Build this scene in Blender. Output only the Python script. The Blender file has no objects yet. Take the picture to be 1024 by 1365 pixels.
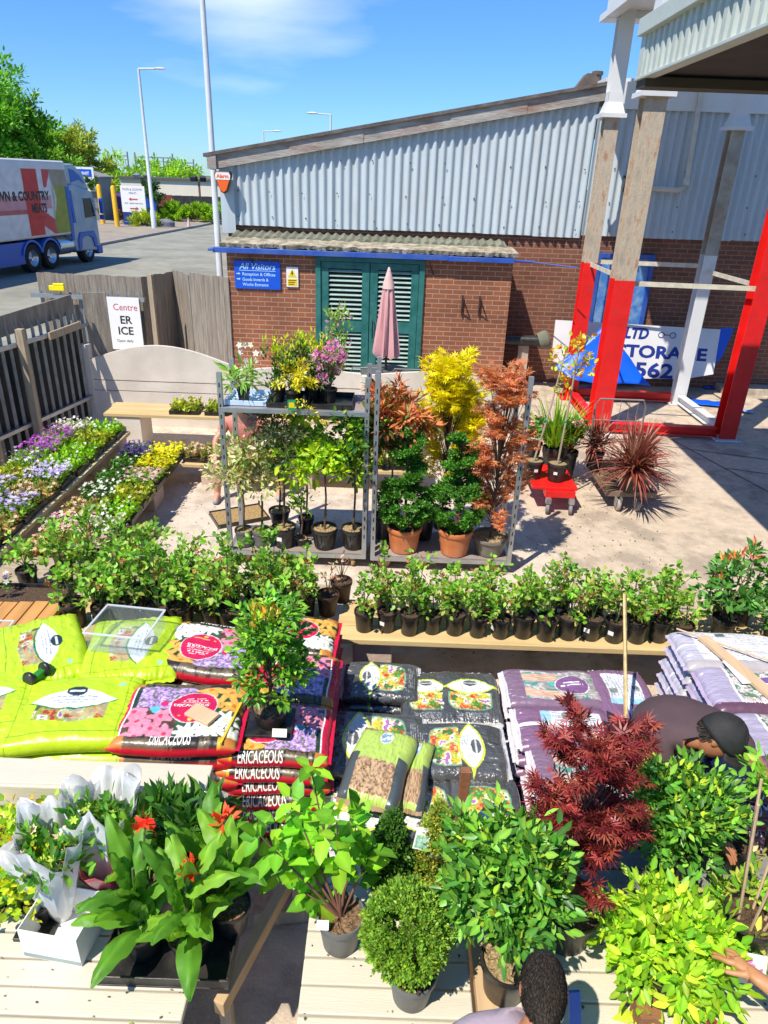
import bpy, math, random
import numpy as np
from mathutils import Vector, Matrix
S = bpy.context.scene
COL = S.collection
R = math.radians
# ---------------------------------------------------------------- camera
FPX, HCAM = 933.0, 3.6
_d = np.array([-72.0, 1967.5, FPX]); _d /= np.linalg.norm(_d)
_y = np.array([0, 0, 1.0]) - _d * _d[2]; _y /= np.linalg.norm(_y)
_x = np.cross(_d, _y)
if _x[0] < 0: _x = -_x
def at(u, v, z=0.0):            # point of the photograph -> point of the world at height z
    r = np.array([u - 512, v - 682.5, FPX]); t = (HCAM - z) / (r @ _d)
    return Vector((float(r @ _x) * t, float(r @ _y) * t, z))
def aty(u, v, y):               # the same, at depth y
    r = np.array([u - 512, v - 682.5, FPX]); t = y / (r @ _y)
    return Vector((float(r @ _x) * t, y, HCAM - float(r @ _d) * t))
cd = bpy.data.cameras.new('camera'); cam = bpy.data.objects.new('camera', cd); COL.objects.link(cam)
cd.sensor_fit = 'VERTICAL'; cd.sensor_height = 36; cd.sensor_width = 27; cd.lens = 36 * FPX / 1365
cd.clip_start = 0.05; cd.clip_end = 3000
_w = lambda c: Vector((float(c @ _x), float(c @ _y), -float(c @ _d)))
right, up, back = _w(np.array([1., 0, 0])), _w(np.array([0, -1., 0])), _w(np.array([0, 0, -1.]))
m3 = Matrix((right, up, back)).transposed()
cam.matrix_world = Matrix.Translation((0, 0, HCAM)) @ m3.to_4x4()
S.camera = cam
# ---------------------------------------------------------------- light
SUN_EL = R(57); SDIR = Vector((0.65, 0.76, 0)).normalized()          # the way shadows fall
to_sun = Vector((-SDIR.x * math.cos(SUN_EL), -SDIR.y * math.cos(SUN_EL), math.sin(SUN_EL)))
sd = bpy.data.lights.new('sun', 'SUN'); sd.energy = 4.6; sd.angle = R(0.5); sd.color = (1, .925, .80)
so = bpy.data.objects.new('sun', sd); COL.objects.link(so); so.rotation_euler = to_sun.to_track_quat('Z', 'Y').to_euler()
W = bpy.data.worlds.new('World'); S.world = W; W.use_nodes = True
nt = W.node_tree; nt.nodes.clear()
def N(t, typ, **kw):
    n = t.nodes.new(typ)
    for k, v in kw.items():
        if k.startswith('i_'): n.inputs[k[2:].replace('_', ' ')].default_value = v
        else: setattr(n, k, v)
    return n
sky = N(nt, 'ShaderNodeTexSky', sky_type='NISHITA', sun_disc=False, sun_elevation=SUN_EL,
        sun_rotation=math.atan2(to_sun.x, to_sun.y), altitude=50, air_density=1.0, dust_density=.0, ozone_density=1.8)
hs = N(nt, 'ShaderNodeHueSaturation'); hs.inputs['Saturation'].default_value = 1.22; hs.inputs['Value'].default_value = 1.0
tc = N(nt, 'ShaderNodeTexCoord')
mp = N(nt, 'ShaderNodeMapping'); mp.inputs['Scale'].default_value = (1.0, 1.6, 5.0); mp.inputs['Location'].default_value = (.35, .2, .55)
nz = N(nt, 'ShaderNodeTexNoise'); nz.inputs['Scale'].default_value = 1.6; nz.inputs['Detail'].default_value = 8; nz.inputs['Roughness'].default_value = .52
cr = N(nt, 'ShaderNodeMapRange'); cr.inputs[1].default_value = .58; cr.inputs[2].default_value = .78
# one soft cloud bank high in the middle of the sky, thin wisps elsewhere
dt = N(nt, 'ShaderNodeVectorMath', operation='LENGTH'); sb_ = N(nt, 'ShaderNodeVectorMath', operation='SUBTRACT'); sm_ = N(nt, 'ShaderNodeVectorMath', operation='MULTIPLY'); sm_.inputs[1].default_value = (1, 1, 2.6); cl = (aty(345, -5, 10) - Vector((0, 0, HCAM))).normalized(); sb_.inputs[1].default_value = cl
mp2 = N(nt, 'ShaderNodeVectorMath', operation='MULTIPLY'); mp2.inputs[1].default_value = (1, 1, 1)
br = N(nt, 'ShaderNodeMapRange'); br.inputs[1].default_value = .30; br.inputs[2].default_value = .0; br.inputs[3].default_value = 0; br.inputs[4].default_value = .50
ad = N(nt, 'ShaderNodeMath', operation='ADD')
mx = N(nt, 'ShaderNodeMix', data_type='RGBA'); mx.inputs[7].default_value = (7.2, 7.6, 8.2, 1)
mm = N(nt, 'ShaderNodeMath', operation='MULTIPLY'); mm.inputs[1].default_value = .8; mm.use_clamp = True
bg = N(nt, 'ShaderNodeBackground'); bg.inputs['Strength'].default_value = .135
wo = N(nt, 'ShaderNodeOutputWorld')
L_ = nt.links.new
L_(sky.outputs[0], hs.inputs['Color']); L_(tc.outputs['Generated'], mp.inputs[0]); L_(mp.outputs[0], nz.inputs['Vector'])
L_(tc.outputs['Generated'], sb_.inputs[0]); L_(sb_.outputs[0], sm_.inputs[0]); L_(sm_.outputs[0], dt.inputs[0]); L_(dt.outputs['Value'], br.inputs[0]); L_(nz.outputs[0], ad.inputs[0]); L_(br.outputs[0], ad.inputs[1])
L_(ad.outputs[0], cr.inputs[0]); cr.inputs[1].default_value = .62; cr.inputs[2].default_value = .95
L_(cr.outputs[0], mm.inputs[0]); L_(mm.outputs[0], mx.inputs[0]); tn = N(nt, 'ShaderNodeVectorMath', operation='MULTIPLY'); tn.inputs[1].default_value = (.62, .80, .98); sz_ = N(nt, 'ShaderNodeSeparateXYZ'); L_(tc.outputs['Generated'], sz_.inputs[0]); hz = N(nt, 'ShaderNodeMapRange'); hz.inputs[1].default_value = 0; hz.inputs[2].default_value = .38; L_(sz_.outputs[2], hz.inputs[0]); hm = N(nt, 'ShaderNodeMix', data_type='RGBA'); hm.inputs[6].default_value = (.50, .66, .90, 1); hm.inputs[7].default_value = (.98, 1, 1, 1); L_(hz.outputs[0], hm.inputs[0]); hv = N(nt, 'ShaderNodeVectorMath', operation='MULTIPLY'); L_(hs.outputs[0], hv.inputs[0]); L_(hm.outputs[2], hv.inputs[1]); L_(hv.outputs[0], tn.inputs[0]); L_(tn.outputs[0], mx.inputs[6]); L_(mx.outputs[2], bg.inputs[0]); L_(bg.outputs[0], wo.inputs[0])
S.view_settings.view_transform = 'Standard'; S.view_settings.look = 'None'; S.view_settings.gamma = 1
S.view_settings.exposure = 0.45
S.render.engine = 'CYCLES'
S.cycles.max_bounces = 6; S.cycles.transparent_max_bounces = 12

# ---------------------------------------------------------------- materials
MATS = {}
def mat(name, rgb, rough=.65, metal=0, var=.12, scale=6, bump=0, bscale=40, rgb2=None, stain=None, stain_amt=0, stain_scale=2, spec=.5, tr=0, stretch=None, coat=0, lo=.42, hi=.6):
    if name in MATS: return MATS[name]
    m = bpy.data.materials.new(name); m.use_nodes = True; t = m.node_tree; p = t.nodes['Principled BSDF']
    c = N(t, 'ShaderNodeTexCoord'); vec = c.outputs['Object']
    if stretch:
        mpn = N(t, 'ShaderNodeMapping'); mpn.inputs['Scale'].default_value = stretch; t.links.new(vec, mpn.inputs[0]); vec = mpn.outputs[0]
    n = N(t, 'ShaderNodeTexNoise'); n.inputs['Scale'].default_value = scale; n.inputs['Detail'].default_value = 6; t.links.new(vec, n.inputs['Vector'])
    mr = N(t, 'ShaderNodeMapRange'); mr.inputs[1].default_value = .3; mr.inputs[2].default_value = .7; t.links.new(n.outputs[0], mr.inputs[0])
    mi = N(t, 'ShaderNodeMix', data_type='RGBA'); t.links.new(mr.outputs[0], mi.inputs[0])
    a = [x * (1 - var) for x in rgb]; b = list(rgb2) if rgb2 else [min(1, x * (1 + var)) for x in rgb]
    mi.inputs[6].default_value = (*a, 1); mi.inputs[7].default_value = (*b, 1); col = mi.outputs[2]
    if stain:
        n2 = N(t, 'ShaderNodeTexNoise'); n2.inputs['Scale'].default_value = stain_scale; n2.inputs['Detail'].default_value = 9; n2.inputs['Roughness'].default_value = .65
        t.links.new(vec, n2.inputs['Vector'])
        m2 = N(t, 'ShaderNodeMapRange'); m2.inputs[1].default_value = lo; m2.inputs[2].default_value = hi; m2.inputs[4].default_value = stain_amt; t.links.new(n2.outputs[0], m2.inputs[0])
        mi2 = N(t, 'ShaderNodeMix', data_type='RGBA'); t.links.new(m2.outputs[0], mi2.inputs[0]); t.links.new(col, mi2.inputs[6]); mi2.inputs[7].default_value = (*stain, 1); col = mi2.outputs[2]
    t.links.new(col, p.inputs['Base Color'])
    p.inputs['Roughness'].default_value = rough; p.inputs['Metallic'].default_value = metal
    p.inputs['Specular IOR Level'].default_value = spec; p.inputs['Transmission Weight'].default_value = tr; p.inputs['Coat Weight'].default_value = coat
    if bump:
        nb = N(t, 'ShaderNodeTexNoise'); nb.inputs['Scale'].default_value = bscale; nb.inputs['Detail'].default_value = 5; t.links.new(vec, nb.inputs['Vector'])
        bp = N(t, 'ShaderNodeBump'); bp.inputs['Strength'].default_value = bump; bp.inputs['Distance'].default_value = .02
        t.links.new(nb.outputs[0], bp.inputs['Height']); t.links.new(bp.outputs[0], p.inputs['Normal'])
    MATS[name] = m; return m
def brick_mat(name, c1, c2, mortar):
    m = bpy.data.materials.new(name); m.use_nodes = True; t = m.node_tree; p = t.nodes['Principled BSDF']
    c = N(t, 'ShaderNodeTexCoord'); sx = N(t, 'ShaderNodeSeparateXYZ'); t.links.new(c.outputs['Object'], sx.inputs[0])
    s = N(t, 'ShaderNodeMath', operation='ADD'); t.links.new(sx.outputs[0], s.inputs[0]); t.links.new(sx.outputs[1], s.inputs[1])
    cb = N(t, 'ShaderNodeCombineXYZ'); t.links.new(s.outputs[0], cb.inputs[0]); t.links.new(sx.outputs[2], cb.inputs[1])
    b = N(t, 'ShaderNodeTexBrick'); b.inputs['Scale'].default_value = 1; b.inputs['Brick Width'].default_value = .24; b.inputs['Row Height'].default_value = .082
    b.inputs['Mortar Size'].default_value = .008; b.inputs['Color1'].default_value = (*c1, 1); b.inputs['Color2'].default_value = (*c2, 1); b.inputs['Mortar'].default_value = (*mortar, 1)
    b.inputs['Mortar Smooth'].default_value = .3; b.inputs['Bias'].default_value = -.1
    t.links.new(cb.outputs[0], b.inputs['Vector'])
    n = N(t, 'ShaderNodeTexNoise'); n.inputs['Scale'].default_value = 1.1; n.inputs['Detail'].default_value = 9; t.links.new(c.outputs['Object'], n.inputs['Vector'])
    mr = N(t, 'ShaderNodeMapRange'); mr.inputs[1].default_value = .3; mr.inputs[2].default_value = .72; mr.inputs[3].default_value = .68; mr.inputs[4].default_value = 1.18; t.links.new(n.outputs[0], mr.inputs[0])
    v = N(t, 'ShaderNodeVectorMath', operation='SCALE'); t.links.new(b.outputs[0], v.inputs[0]); t.links.new(mr.outputs[0], v.inputs[3]); t.links.new(v.outputs[0], p.inputs['Base Color'])
    bp = N(t, 'ShaderNodeBump', invert=True); bp.inputs['Strength'].default_value = .6; bp.inputs['Distance'].default_value = .01
    t.links.new(b.outputs['Fac'], bp.inputs['Height']); t.links.new(bp.outputs[0], p.inputs['Normal']); p.inputs['Roughness'].default_value = .85
    return m
def attr_mat(name, rough=.5, trans=0, bump=0, bscale=60, spec=.5, tint=(1.25, 1.15, .5), coat=0):
    if name in MATS: return MATS[name]
    m = bpy.data.materials.new(name); m.use_nodes = True; t = m.node_tree; p = t.nodes['Principled BSDF']; o = t.nodes['Material Output']
    a = N(t, 'ShaderNodeAttribute', attribute_name='Col'); t.links.new(a.outputs['Color'], p.inputs['Base Color'])
    p.inputs['Roughness'].default_value = rough; p.inputs['Specular IOR Level'].default_value = spec; p.inputs['Coat Weight'].default_value = coat
    if trans:
        tr = N(t, 'ShaderNodeBsdfTranslucent'); v = N(t, 'ShaderNodeVectorMath', operation='MULTIPLY'); v.inputs[1].default_value = tint
        t.links.new(a.outputs['Color'], v.inputs[0]); t.links.new(v.outputs[0], tr.inputs['Color'])
        ms = N(t, 'ShaderNodeMixShader'); ms.inputs[0].default_value = trans
        t.links.new(p.outputs[0], ms.inputs[1]); t.links.new(tr.outputs[0], ms.inputs[2]); t.links.new(ms.outputs[0], o.inputs['Surface'])
    if bump:
        c = N(t, 'ShaderNodeTexCoord'); nb = N(t, 'ShaderNodeTexNoise'); nb.inputs['Scale'].default_value = bscale; nb.inputs['Detail'].default_value = 4; t.links.new(c.outputs['Object'], nb.inputs['Vector'])
        bp = N(t, 'ShaderNodeBump'); bp.inputs['Strength'].default_value = bump; bp.inputs['Distance'].default_value = .02
        t.links.new(nb.outputs[0], bp.inputs['Height']); t.links.new(bp.outputs[0], p.inputs['Normal'])
    MATS[name] = m; return m
def clear_mat(name, rgb=(.9, .95, 1), amt=.75, rough=.12):
    if name in MATS: return MATS[name]
    m = bpy.data.materials.new(name); m.use_nodes = True; t = m.node_tree; p = t.nodes['Principled BSDF']; o = t.nodes['Material Output']
    p.inputs['Base Color'].default_value = (*rgb, 1); p.inputs['Roughness'].default_value = rough
    tr = N(t, 'ShaderNodeBsdfTransparent'); fr = N(t, 'ShaderNodeLayerWeight'); fr.inputs[0].default_value = .35
    mr = N(t, 'ShaderNodeMapRange'); mr.inputs[3].default_value = 1 - amt; mr.inputs[4].default_value = min(1, (1 - amt) * 4); t.links.new(fr.outputs['Facing'], mr.inputs[0])
    ms = N(t, 'ShaderNodeMixShader'); t.links.new(mr.outputs[0], ms.inputs[0]); t.links.new(tr.outputs[0], ms.inputs[1]); t.links.new(p.outputs[0], ms.inputs[2]); t.links.new(ms.outputs[0], o.inputs['Surface'])
    MATS[name] = m; return m

# ---------------------------------------------------------------- object helpers
def tag(o, label=None, cat=None, group=None, kind=None):
    if label: o['label'] = label
    if cat: o['category'] = cat
    if group: o['group'] = group
    if kind: o['kind'] = kind
    return o
def thing(name, label, cat, loc=(0, 0, 0), rz=0, group=None):
    o = bpy.data.objects.new(name, None); COL.objects.link(o); o.location = loc; o.rotation_euler = (0, 0, rz); o.empty_display_size = .1
    return tag(o, label, cat, group)
KIDS = {}
def link(name, me, parent=None, m=None):
    o = bpy.data.objects.new(name, me); COL.objects.link(o)
    if parent is not None: o.parent = parent; KIDS.setdefault(parent.name, []).append(o)
    if m: me.materials.append(m)
    return o
def dup(o, loc=None, rz=None, label=None, parent=None, scale=None):
    c = o.copy(); COL.objects.link(c)
    if parent is not None: c.parent = parent; KIDS.setdefault(parent.name, []).append(c)
    if loc is not None: c.location = loc
    if rz is not None: c.rotation_euler = (0, 0, rz)
    if scale is not None: c.scale = (scale,) * 3 if not hasattr(scale, '__len__') else scale
    if label: c['label'] = label
    for k in list(KIDS.get(o.name, [])): dup(k, parent=c)
    return c
class MB:
    def __init__(s): s.v = []; s.f = []; s.mi = []; s.sm = []
    def add(s, vs, fs, mi=0, smooth=False, M=None):
        b = len(s.v)
        for p in vs:
            p = Vector(p); s.v.append(tuple(M @ p) if M else tuple(p))
        for f in fs: s.f.append([b + i for i in f]); s.mi.append(mi); s.sm.append(smooth)
        return s
    def box(s, x0, x1, y0, y1, z0, z1, mi=0, M=None):
        return s.add([(x0, y0, z0), (x1, y0, z0), (x1, y1, z0), (x0, y1, z0), (x0, y0, z1), (x1, y0, z1), (x1, y1, z1), (x0, y1, z1)],
                     [(0, 3, 2, 1), (4, 5, 6, 7), (0, 1, 5, 4), (1, 2, 6, 5), (2, 3, 7, 6), (3, 0, 4, 7)], mi, False, M)
    def cbox(s, c, d, rz=0, rx=0, ry=0, mi=0):
        M = Matrix.Translation(c) @ Matrix.Rotation(rz, 4, 'Z') @ Matrix.Rotation(ry, 4, 'Y') @ Matrix.Rotation(rx, 4, 'X')
        return s.box(-d[0] / 2, d[0] / 2, -d[1] / 2, d[1] / 2, -d[2] / 2, d[2] / 2, mi, M)
    def beam(s, a, b, w, h, mi=0):
        a = Vector(a); b = Vector(b); d = b - a; q = d.to_track_quat('X', 'Z').to_matrix().to_4x4()
        return s.box(0, d.length, -w / 2, w / 2, -h / 2, h / 2, mi, Matrix.Translation(a) @ q)
    def tube(s, pts, r, n=8, mi=0, cap=True):
        pts = [Vector(p) for p in pts]; k = len(pts); rr = r if hasattr(r, '__len__') else [r] * k
        ref = Vector((.13, .31, .94)); vs = []; fs = []
        for i, p in enumerate(pts):
            d = (pts[min(i + 1, k - 1)] - pts[max(i - 1, 0)]).normalized()
            a = d.cross(ref if abs(d.dot(ref)) < .95 else Vector((1, 0, 0))).normalized(); b = d.cross(a)
            for j in range(n):
                t = 2 * math.pi * j / n; vs.append(p + (a * math.cos(t) + b * math.sin(t)) * rr[i])
        for i in range(k - 1):
            for j in range(n): fs.append((i * n + j, i * n + (j + 1) % n, (i + 1) * n + (j + 1) % n, (i + 1) * n + j))
        if cap: fs.append(tuple(range(n))); fs.append(tuple((k - 1) * n + j for j in range(n)))
        return s.add(vs, fs, mi, True)
    def lathe(s, prof, c=(0, 0, 0), n=24, mi=0, M=None, sy=1, cap=True):
        vs = []; fs = []
        for r, z in prof:
            for j in range(n):
                t = 2 * math.pi * j / n; vs.append((c[0] + r * math.cos(t), c[1] + r * sy * math.sin(t), c[2] + z))
        for i in range(len(prof) - 1):
            for j in range(n): fs.append((i * n + j, i * n + (j + 1) % n, (i + 1) * n + (j + 1) % n, (i + 1) * n + j))
        if cap and prof[0][0] > 1e-4: fs.append(tuple(range(n)))
        if cap and prof[-1][0] > 1e-4: fs.append(tuple((len(prof) - 1) * n + j for j in range(n)))
        return s.add(vs, fs, mi, True, M)
    def prism(s, poly, y0, y1, mi=0, M=None):      # polygon in x,z extruded along y
        n = len(poly); vs = [(x, y0, z) for x, z in poly] + [(x, y1, z) for x, z in poly]
        fs = [tuple(range(n)), tuple(reversed(range(n, 2 * n)))] + [(i, i + n, (i + 1) % n + n, (i + 1) % n) for i in range(n)]
        return s.add(vs, fs, mi, False, M)
    def obj(s, name, mats, parent=None, bevel=0, seg=2):
        me = bpy.data.meshes.new(name); me.from_pydata(s.v, [], s.f)
        for m in (mats if isinstance(mats, (list, tuple)) else [mats]): me.materials.append(m)
        me.polygons.foreach_set('material_index', s.mi); me.polygons.foreach_set('use_smooth', s.sm); me.update()
        if any(s.sm): me.set_sharp_from_angle(angle=R(40))
        o = link(name, me, parent)
        if bevel:
            b = o.modifiers.new('bevel', 'BEVEL'); b.width = bevel; b.segments = seg; b.limit_method = 'ANGLE'; b.angle_limit = R(40)
        return o
def npmesh(name, V, F, parent, m, col=None, smooth=False):      # V (n,3), F list of (k,) arrays with equal length per block
    me = bpy.data.meshes.new(name); me.vertices.add(len(V)); me.vertices.foreach_set('co', np.asarray(V, dtype=np.float32).ravel())
    tot = np.concatenate([np.full(len(b), b.shape[1], dtype=np.int32) for b in F]); idx = np.concatenate([b.ravel() for b in F]).astype(np.int32)
    st = np.concatenate([[0], np.cumsum(tot)[:-1]]).astype(np.int32)
    me.loops.add(len(idx)); me.loops.foreach_set('vertex_index', idx); me.polygons.add(len(tot)); me.polygons.foreach_set('loop_start', st)
    me.polygons.foreach_set('loop_total', tot)
    if smooth: me.polygons.foreach_set('use_smooth', np.ones(len(tot), dtype=bool))
    if col is not None:
        a = me.color_attributes.new('Col', 'FLOAT_COLOR', 'POINT'); c = np.ones((len(V), 4), dtype=np.float32); c[:, :3] = np.clip(col, 0, 1); a.data.foreach_set('color', c.ravel())
    me.update(calc_edges=True); me.validate()
    return link(name, me, parent, m)
def text_mesh(txt, size, bold=0, shear=0, align='LEFT', sp=1.0):   # vertices (n,3) and faces of a flat lettering
    cu = bpy.data.curves.new('lettering', 'FONT'); cu.body = txt; cu.size = size; cu.offset = bold; cu.shear = shear; cu.align_x = align; cu.space_character = sp; cu.resolution_u = 3
    o = bpy.data.objects.new('lettering', cu); COL.objects.link(o); dg = bpy.context.evaluated_depsgraph_get(); me = o.evaluated_get(dg).to_mesh()
    v = np.array([tuple(p.co) for p in me.vertices]).reshape(-1, 3); f = [tuple(p.vertices) for p in me.polygons]
    o.evaluated_get(dg).to_mesh_clear(); bpy.data.objects.remove(o); bpy.data.curves.remove(cu)
    return v, f
def lettering(parent, txt, size, M, m, bold=0, shear=0, align='LEFT', name='lettering', sp=1.0, fit=None, thick=.002):
    v, f = text_mesh(txt, size, bold, shear, align, sp)
    if fit and len(v):
        w = v[:, 0].max() - v[:, 0].min(); v[:, 0] *= fit / w
    b = MB(); vs = [Vector(p) for p in v]
    b.add(vs, f, 0, False, M); o = b.obj(name, m, parent); return o
WALLM = lambda x, y, z: Matrix.Translation((x, y, z)) @ Matrix.Rotation(R(90), 4, 'X')   # lettering facing -y
# ---------------------------------------------------------------- foliage
rng = np.random.default_rng(11)
def unit(a): return a / np.maximum(1e-9, np.linalg.norm(a, axis=-1, keepdims=True))
def rdir(n): return unit(rng.normal(size=(n, 3)))
def T_oval(w=.22, fold=.07, droop=.12):
    V = np.array([(0, 0, 0), (0, .35, -fold), (0, .72, -fold * .8 - droop * .3), (0, 1, -droop), (w, .3, 0), (w * .8, .68, -droop * .2), (-w, .3, 0), (-w * .8, .68, -droop * .2)])
    return V, [np.array([(0, 4, 1), (0, 1, 6), (2, 5, 3), (2, 3, 7)]), np.array([(1, 4, 5, 2), (6, 1, 2, 7)])]
def T_small(w=.3): return np.array([(0, 0, 0), (w, .5, .05), (0, 1, -.05), (-w, .5, .05)]), [np.array([(0, 1, 2), (0, 2, 3)])]
def T_star(k=5, w=.1, spread=150):
    V = [(0, 0, 0)]; F = []
    for i in range(k):
        a = R(-spread / 2 + spread * i / (k - 1)) if k > 1 else 0; l = 1 - .35 * abs(i - (k - 1) / 2) / ((k - 1) / 2)
        c, s_ = math.cos(a), math.sin(a); b = len(V)
        V += [(s_ * l * .45 + c * w, c * l * .45 - s_ * w, .02), (s_ * l, c * l, -.12), (s_ * l * .45 - c * w, c * l * .45 + s_ * w, .02)]; F.append((0, b, b + 1, b + 2))
    return np.array(V, dtype=float), [np.array(F)]
def T_disc(k=5, cup=.15):
    V = [(0, 0, 0)]; F = []
    for i in range(k):
        a0, a1, am = [2 * math.pi * (i + q) / k for q in (.08, .92, .5)]; b = len(V)
        V += [(math.cos(a0) * .6, math.sin(a0) * .6, cup * .6), (math.cos(am), math.sin(am), cup), (math.cos(a1) * .6, math.sin(a1) * .6, cup * .6)]; F.append((0, b, b + 1, b + 2))
    return np.array(V, dtype=float), [np.array(F)]
OVAL, LANCE, ROUND, SMALL, STAR, STAR7, DISC = T_oval(), T_oval(.13, .04, .16), T_oval(.34, .07, .15), T_small(), T_star(5), T_star(7, .075, 210), T_disc()
def leafmesh(name, P, D, U, L, T, col, parent, m):
    n = len(P); V0, F0 = T; k = len(V0); D = unit(D); X = unit(np.cross(D, U)); Z = np.cross(X, D); L = np.broadcast_to(L, (n,))[:, None, None]
    V = P[:, None, :] + L * (V0[None, :, 0:1] * X[:, None, :] + V0[None, :, 1:2] * D[:, None, :] + V0[None, :, 2:3] * Z[:, None, :])
    off = (np.arange(n) * k)[:, None, None]; F = [(b[None] + off).reshape(-1, b.shape[1]) for b in F0]
    cf = np.repeat(col, k, axis=0)
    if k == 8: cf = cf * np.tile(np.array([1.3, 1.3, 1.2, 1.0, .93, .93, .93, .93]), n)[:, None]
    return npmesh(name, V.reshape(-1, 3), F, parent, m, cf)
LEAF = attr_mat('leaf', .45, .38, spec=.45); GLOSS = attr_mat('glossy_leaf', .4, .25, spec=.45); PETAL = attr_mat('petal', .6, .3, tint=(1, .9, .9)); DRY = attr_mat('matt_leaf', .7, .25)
def pal(n, cols, var=.18, w=None):
    cols = np.minimum(np.array(cols, dtype=float) * (1.25, 1.2, 1.0), .88); i = rng.choice(len(cols), n, p=w); return cols[i] * (1 + var * rng.normal(size=(n, 1))) * (1 + .06 * rng.normal(size=(n, 3)))
BARK = mat('bark', (.13, .085, .05), .9, var=.3, scale=30, bump=.4); GSTEM = mat('green_stem', (.09, .14, .04), .7, var=.2)
def cl_leaves(C, O, cr, npc, L, T, cols, parent, m, name='foliage', upb=.3, lv=.25, flat=.5, w=None, var=.18, outw=.5):
    # leaves gathered around twig ends C (k,3) that point along O
    k = len(C); n = k * npc; c = np.repeat(C, npc, 0); o = np.repeat(unit(O), npc, 0)
    r = rdir(n); t = rng.uniform(-1, 1, (n, 1)); P = c + o * t * cr + r * cr * .5 * rng.uniform(.2, 1, (n, 1))
    D = unit(r * .9 + o * outw + np.array([0, 0, upb])); U = unit(np.array([0, 0, 1.0]) * flat + r * .6 + o * .4 + rdir(n) * .3)
    bad = np.abs((D * U).sum(1)) > .97; U[bad] = rdir(int(bad.sum()))
    cb = np.repeat(1 + .12 * rng.normal(size=(k, 1)), npc, 0)
    return leafmesh(name, P, D, U, L * rng.uniform(1 - lv, 1 + lv, n), T, pal(n, cols, var, w) * cb, parent, m)
def crown_pts(k, c, r, shell=.5, low=-1.0):
    d = rdir(k * 3); d = d[d[:, 2] > low][:k]; q = rng.uniform(shell, 1, (len(d), 1)) ** .6
    return np.array(c) + d * np.array(r) * q, d
def twigs(parent, base, C, r0=.008, r1=.002, n=None, m=None, name='stems', bend=.3):
    b = MB(); base = Vector(base); idx = range(len(C)) if n is None else rng.choice(len(C), min(n, len(C)), replace=False)
    for i in idx:
        e = Vector(C[i]); mid = base.lerp(e, .5); mid.x = base.x + (mid.x - base.x) * (1 - bend); mid.y = base.y + (mid.y - base.y) * (1 - bend)
        b.tube([base, mid, e], [r0, (r0 + r1) / 2, r1], 5, cap=False)
    return b.obj(name, m or BARK, parent)
# pots
BLK = mat('black_plastic', (.013, .013, .014), .34, var=.2, scale=20, bump=.05, stain=(.08, .07, .055), stain_amt=.35, stain_scale=9)
GRYP = mat('grey_plastic', (.13, .135, .13), .5, var=.15, stain=(.2, .18, .15), stain_amt=.4, stain_scale=7)
TERRA = mat('terracotta', (.50, .15, .045), .6, var=.12, scale=9, stain=(.62, .33, .2), stain_amt=.3, stain_scale=5)
SOIL = mat('soil', (.11, .065, .038), .95, var=.55, scale=90, bump=1, bscale=120)
BARKC = mat('bark_chip', (.22, .13, .07), .95, var=.6, scale=70, bump=1, bscale=90)
STRAW = mat('dry_mulch', (.36, .26, .13), .95, var=.5, scale=80, bump=1, bscale=90)
def pot(parent, r, h, m=BLK, soil=SOIL, z=0, x=0, y=0, ribs=False, tag_=False, taper=.78, n=28):
    b = MB(); rb = r * taper; wt = .004
    b.lathe([(rb * .9, z), (rb, z + .008), (rb + (r - rb) * .82, z + h * .82), (r * 1.02, z + h * .82), (r * 1.045, z + h * .84), (r * 1.05, z + h - .004), (r * 1.03, z + h), (r * .97, z + h), (r * .94, z + h * .86), (r * .9, z + h * .6)], (x, y, 0), n)
    if ribs:
        for i in range(14):
            a = 2 * math.pi * i / 14; b.beam((x + math.cos(a) * rb * 1.01, y + math.sin(a) * rb * 1.01, z + .02), (x + math.cos(a) * r * .985, y + math.sin(a) * r * .985, z + h * .78), .012, .006)
    o = b.obj('pot', m, parent)
    nr = 6; vs = [(x, y, z + h * .88)]; fs = []
    for i in range(1, nr + 1):
        for j in range(n): t = 2 * math.pi * j / n; q = r * .945 * i / nr; vs.append((x + q * math.cos(t), y + q * math.sin(t), z + h * .88 + random.uniform(-.006, .008) * (i < nr)))
    for j in range(n): fs.append((0, 1 + j, 1 + (j + 1) % n))
    for i in range(nr - 1):
        for j in range(n): a = 1 + i * n; fs.append((a + j, a + n + j, a + n + (j + 1) % n, a + (j + 1) % n))
    MB().add(vs, fs, 0, False).obj('soil', soil, parent)
    if tag_:
        t = R(-90 + random.uniform(-25, 25)); MB().cbox((x + math.cos(t) * r * 1.0, y + math.sin(t) * r * 1.0, z + h * .55), (.045, .004, .035), t + R(90)).obj('price_tag', WHITEP, parent)
    return o
random.seed(5)
WHITEP = mat('white_paper', (.8, .8, .78), .6, var=.03)
# ================================================================ SETTING
def sheet(name, poly, z, m, zt=None):
    b = MB(); n = len(poly); b.add([(x, y, z) for x, y in poly], [tuple(range(n))]); o = b.obj(name, m); tag(o, kind='structure'); return o
GRD = mat('far_ground', (.12, .13, .07), .95, var=.3, scale=.3)
CONC = mat('yard_concrete', (.53, .435, .33), .9, var=.12, scale=9, bump=.35, bscale=60, stain=(.30, .245, .19), stain_amt=.75, stain_scale=1.9, lo=.48, hi=.6)
SLAB = mat('pale_paving', (.60, .51, .42), .92, var=.08, scale=14, bump=.5, bscale=45, stain=(.36, .29, .23), stain_amt=.65, stain_scale=3.4, lo=.48, hi=.62)
ASPH = mat('road_asphalt', (.30, .295, .24), .9, var=.12, scale=2.2, bump=.3, bscale=80, stain=(.15, .15, .13), stain_amt=.5, stain_scale=.45)
PAVE = mat('pavement_tarmac', (.29, .235, .2), .9, var=.15, scale=1.2, bump=.2, stain=(.36, .34, .22), stain_amt=.4, stain_scale=.5)
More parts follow.
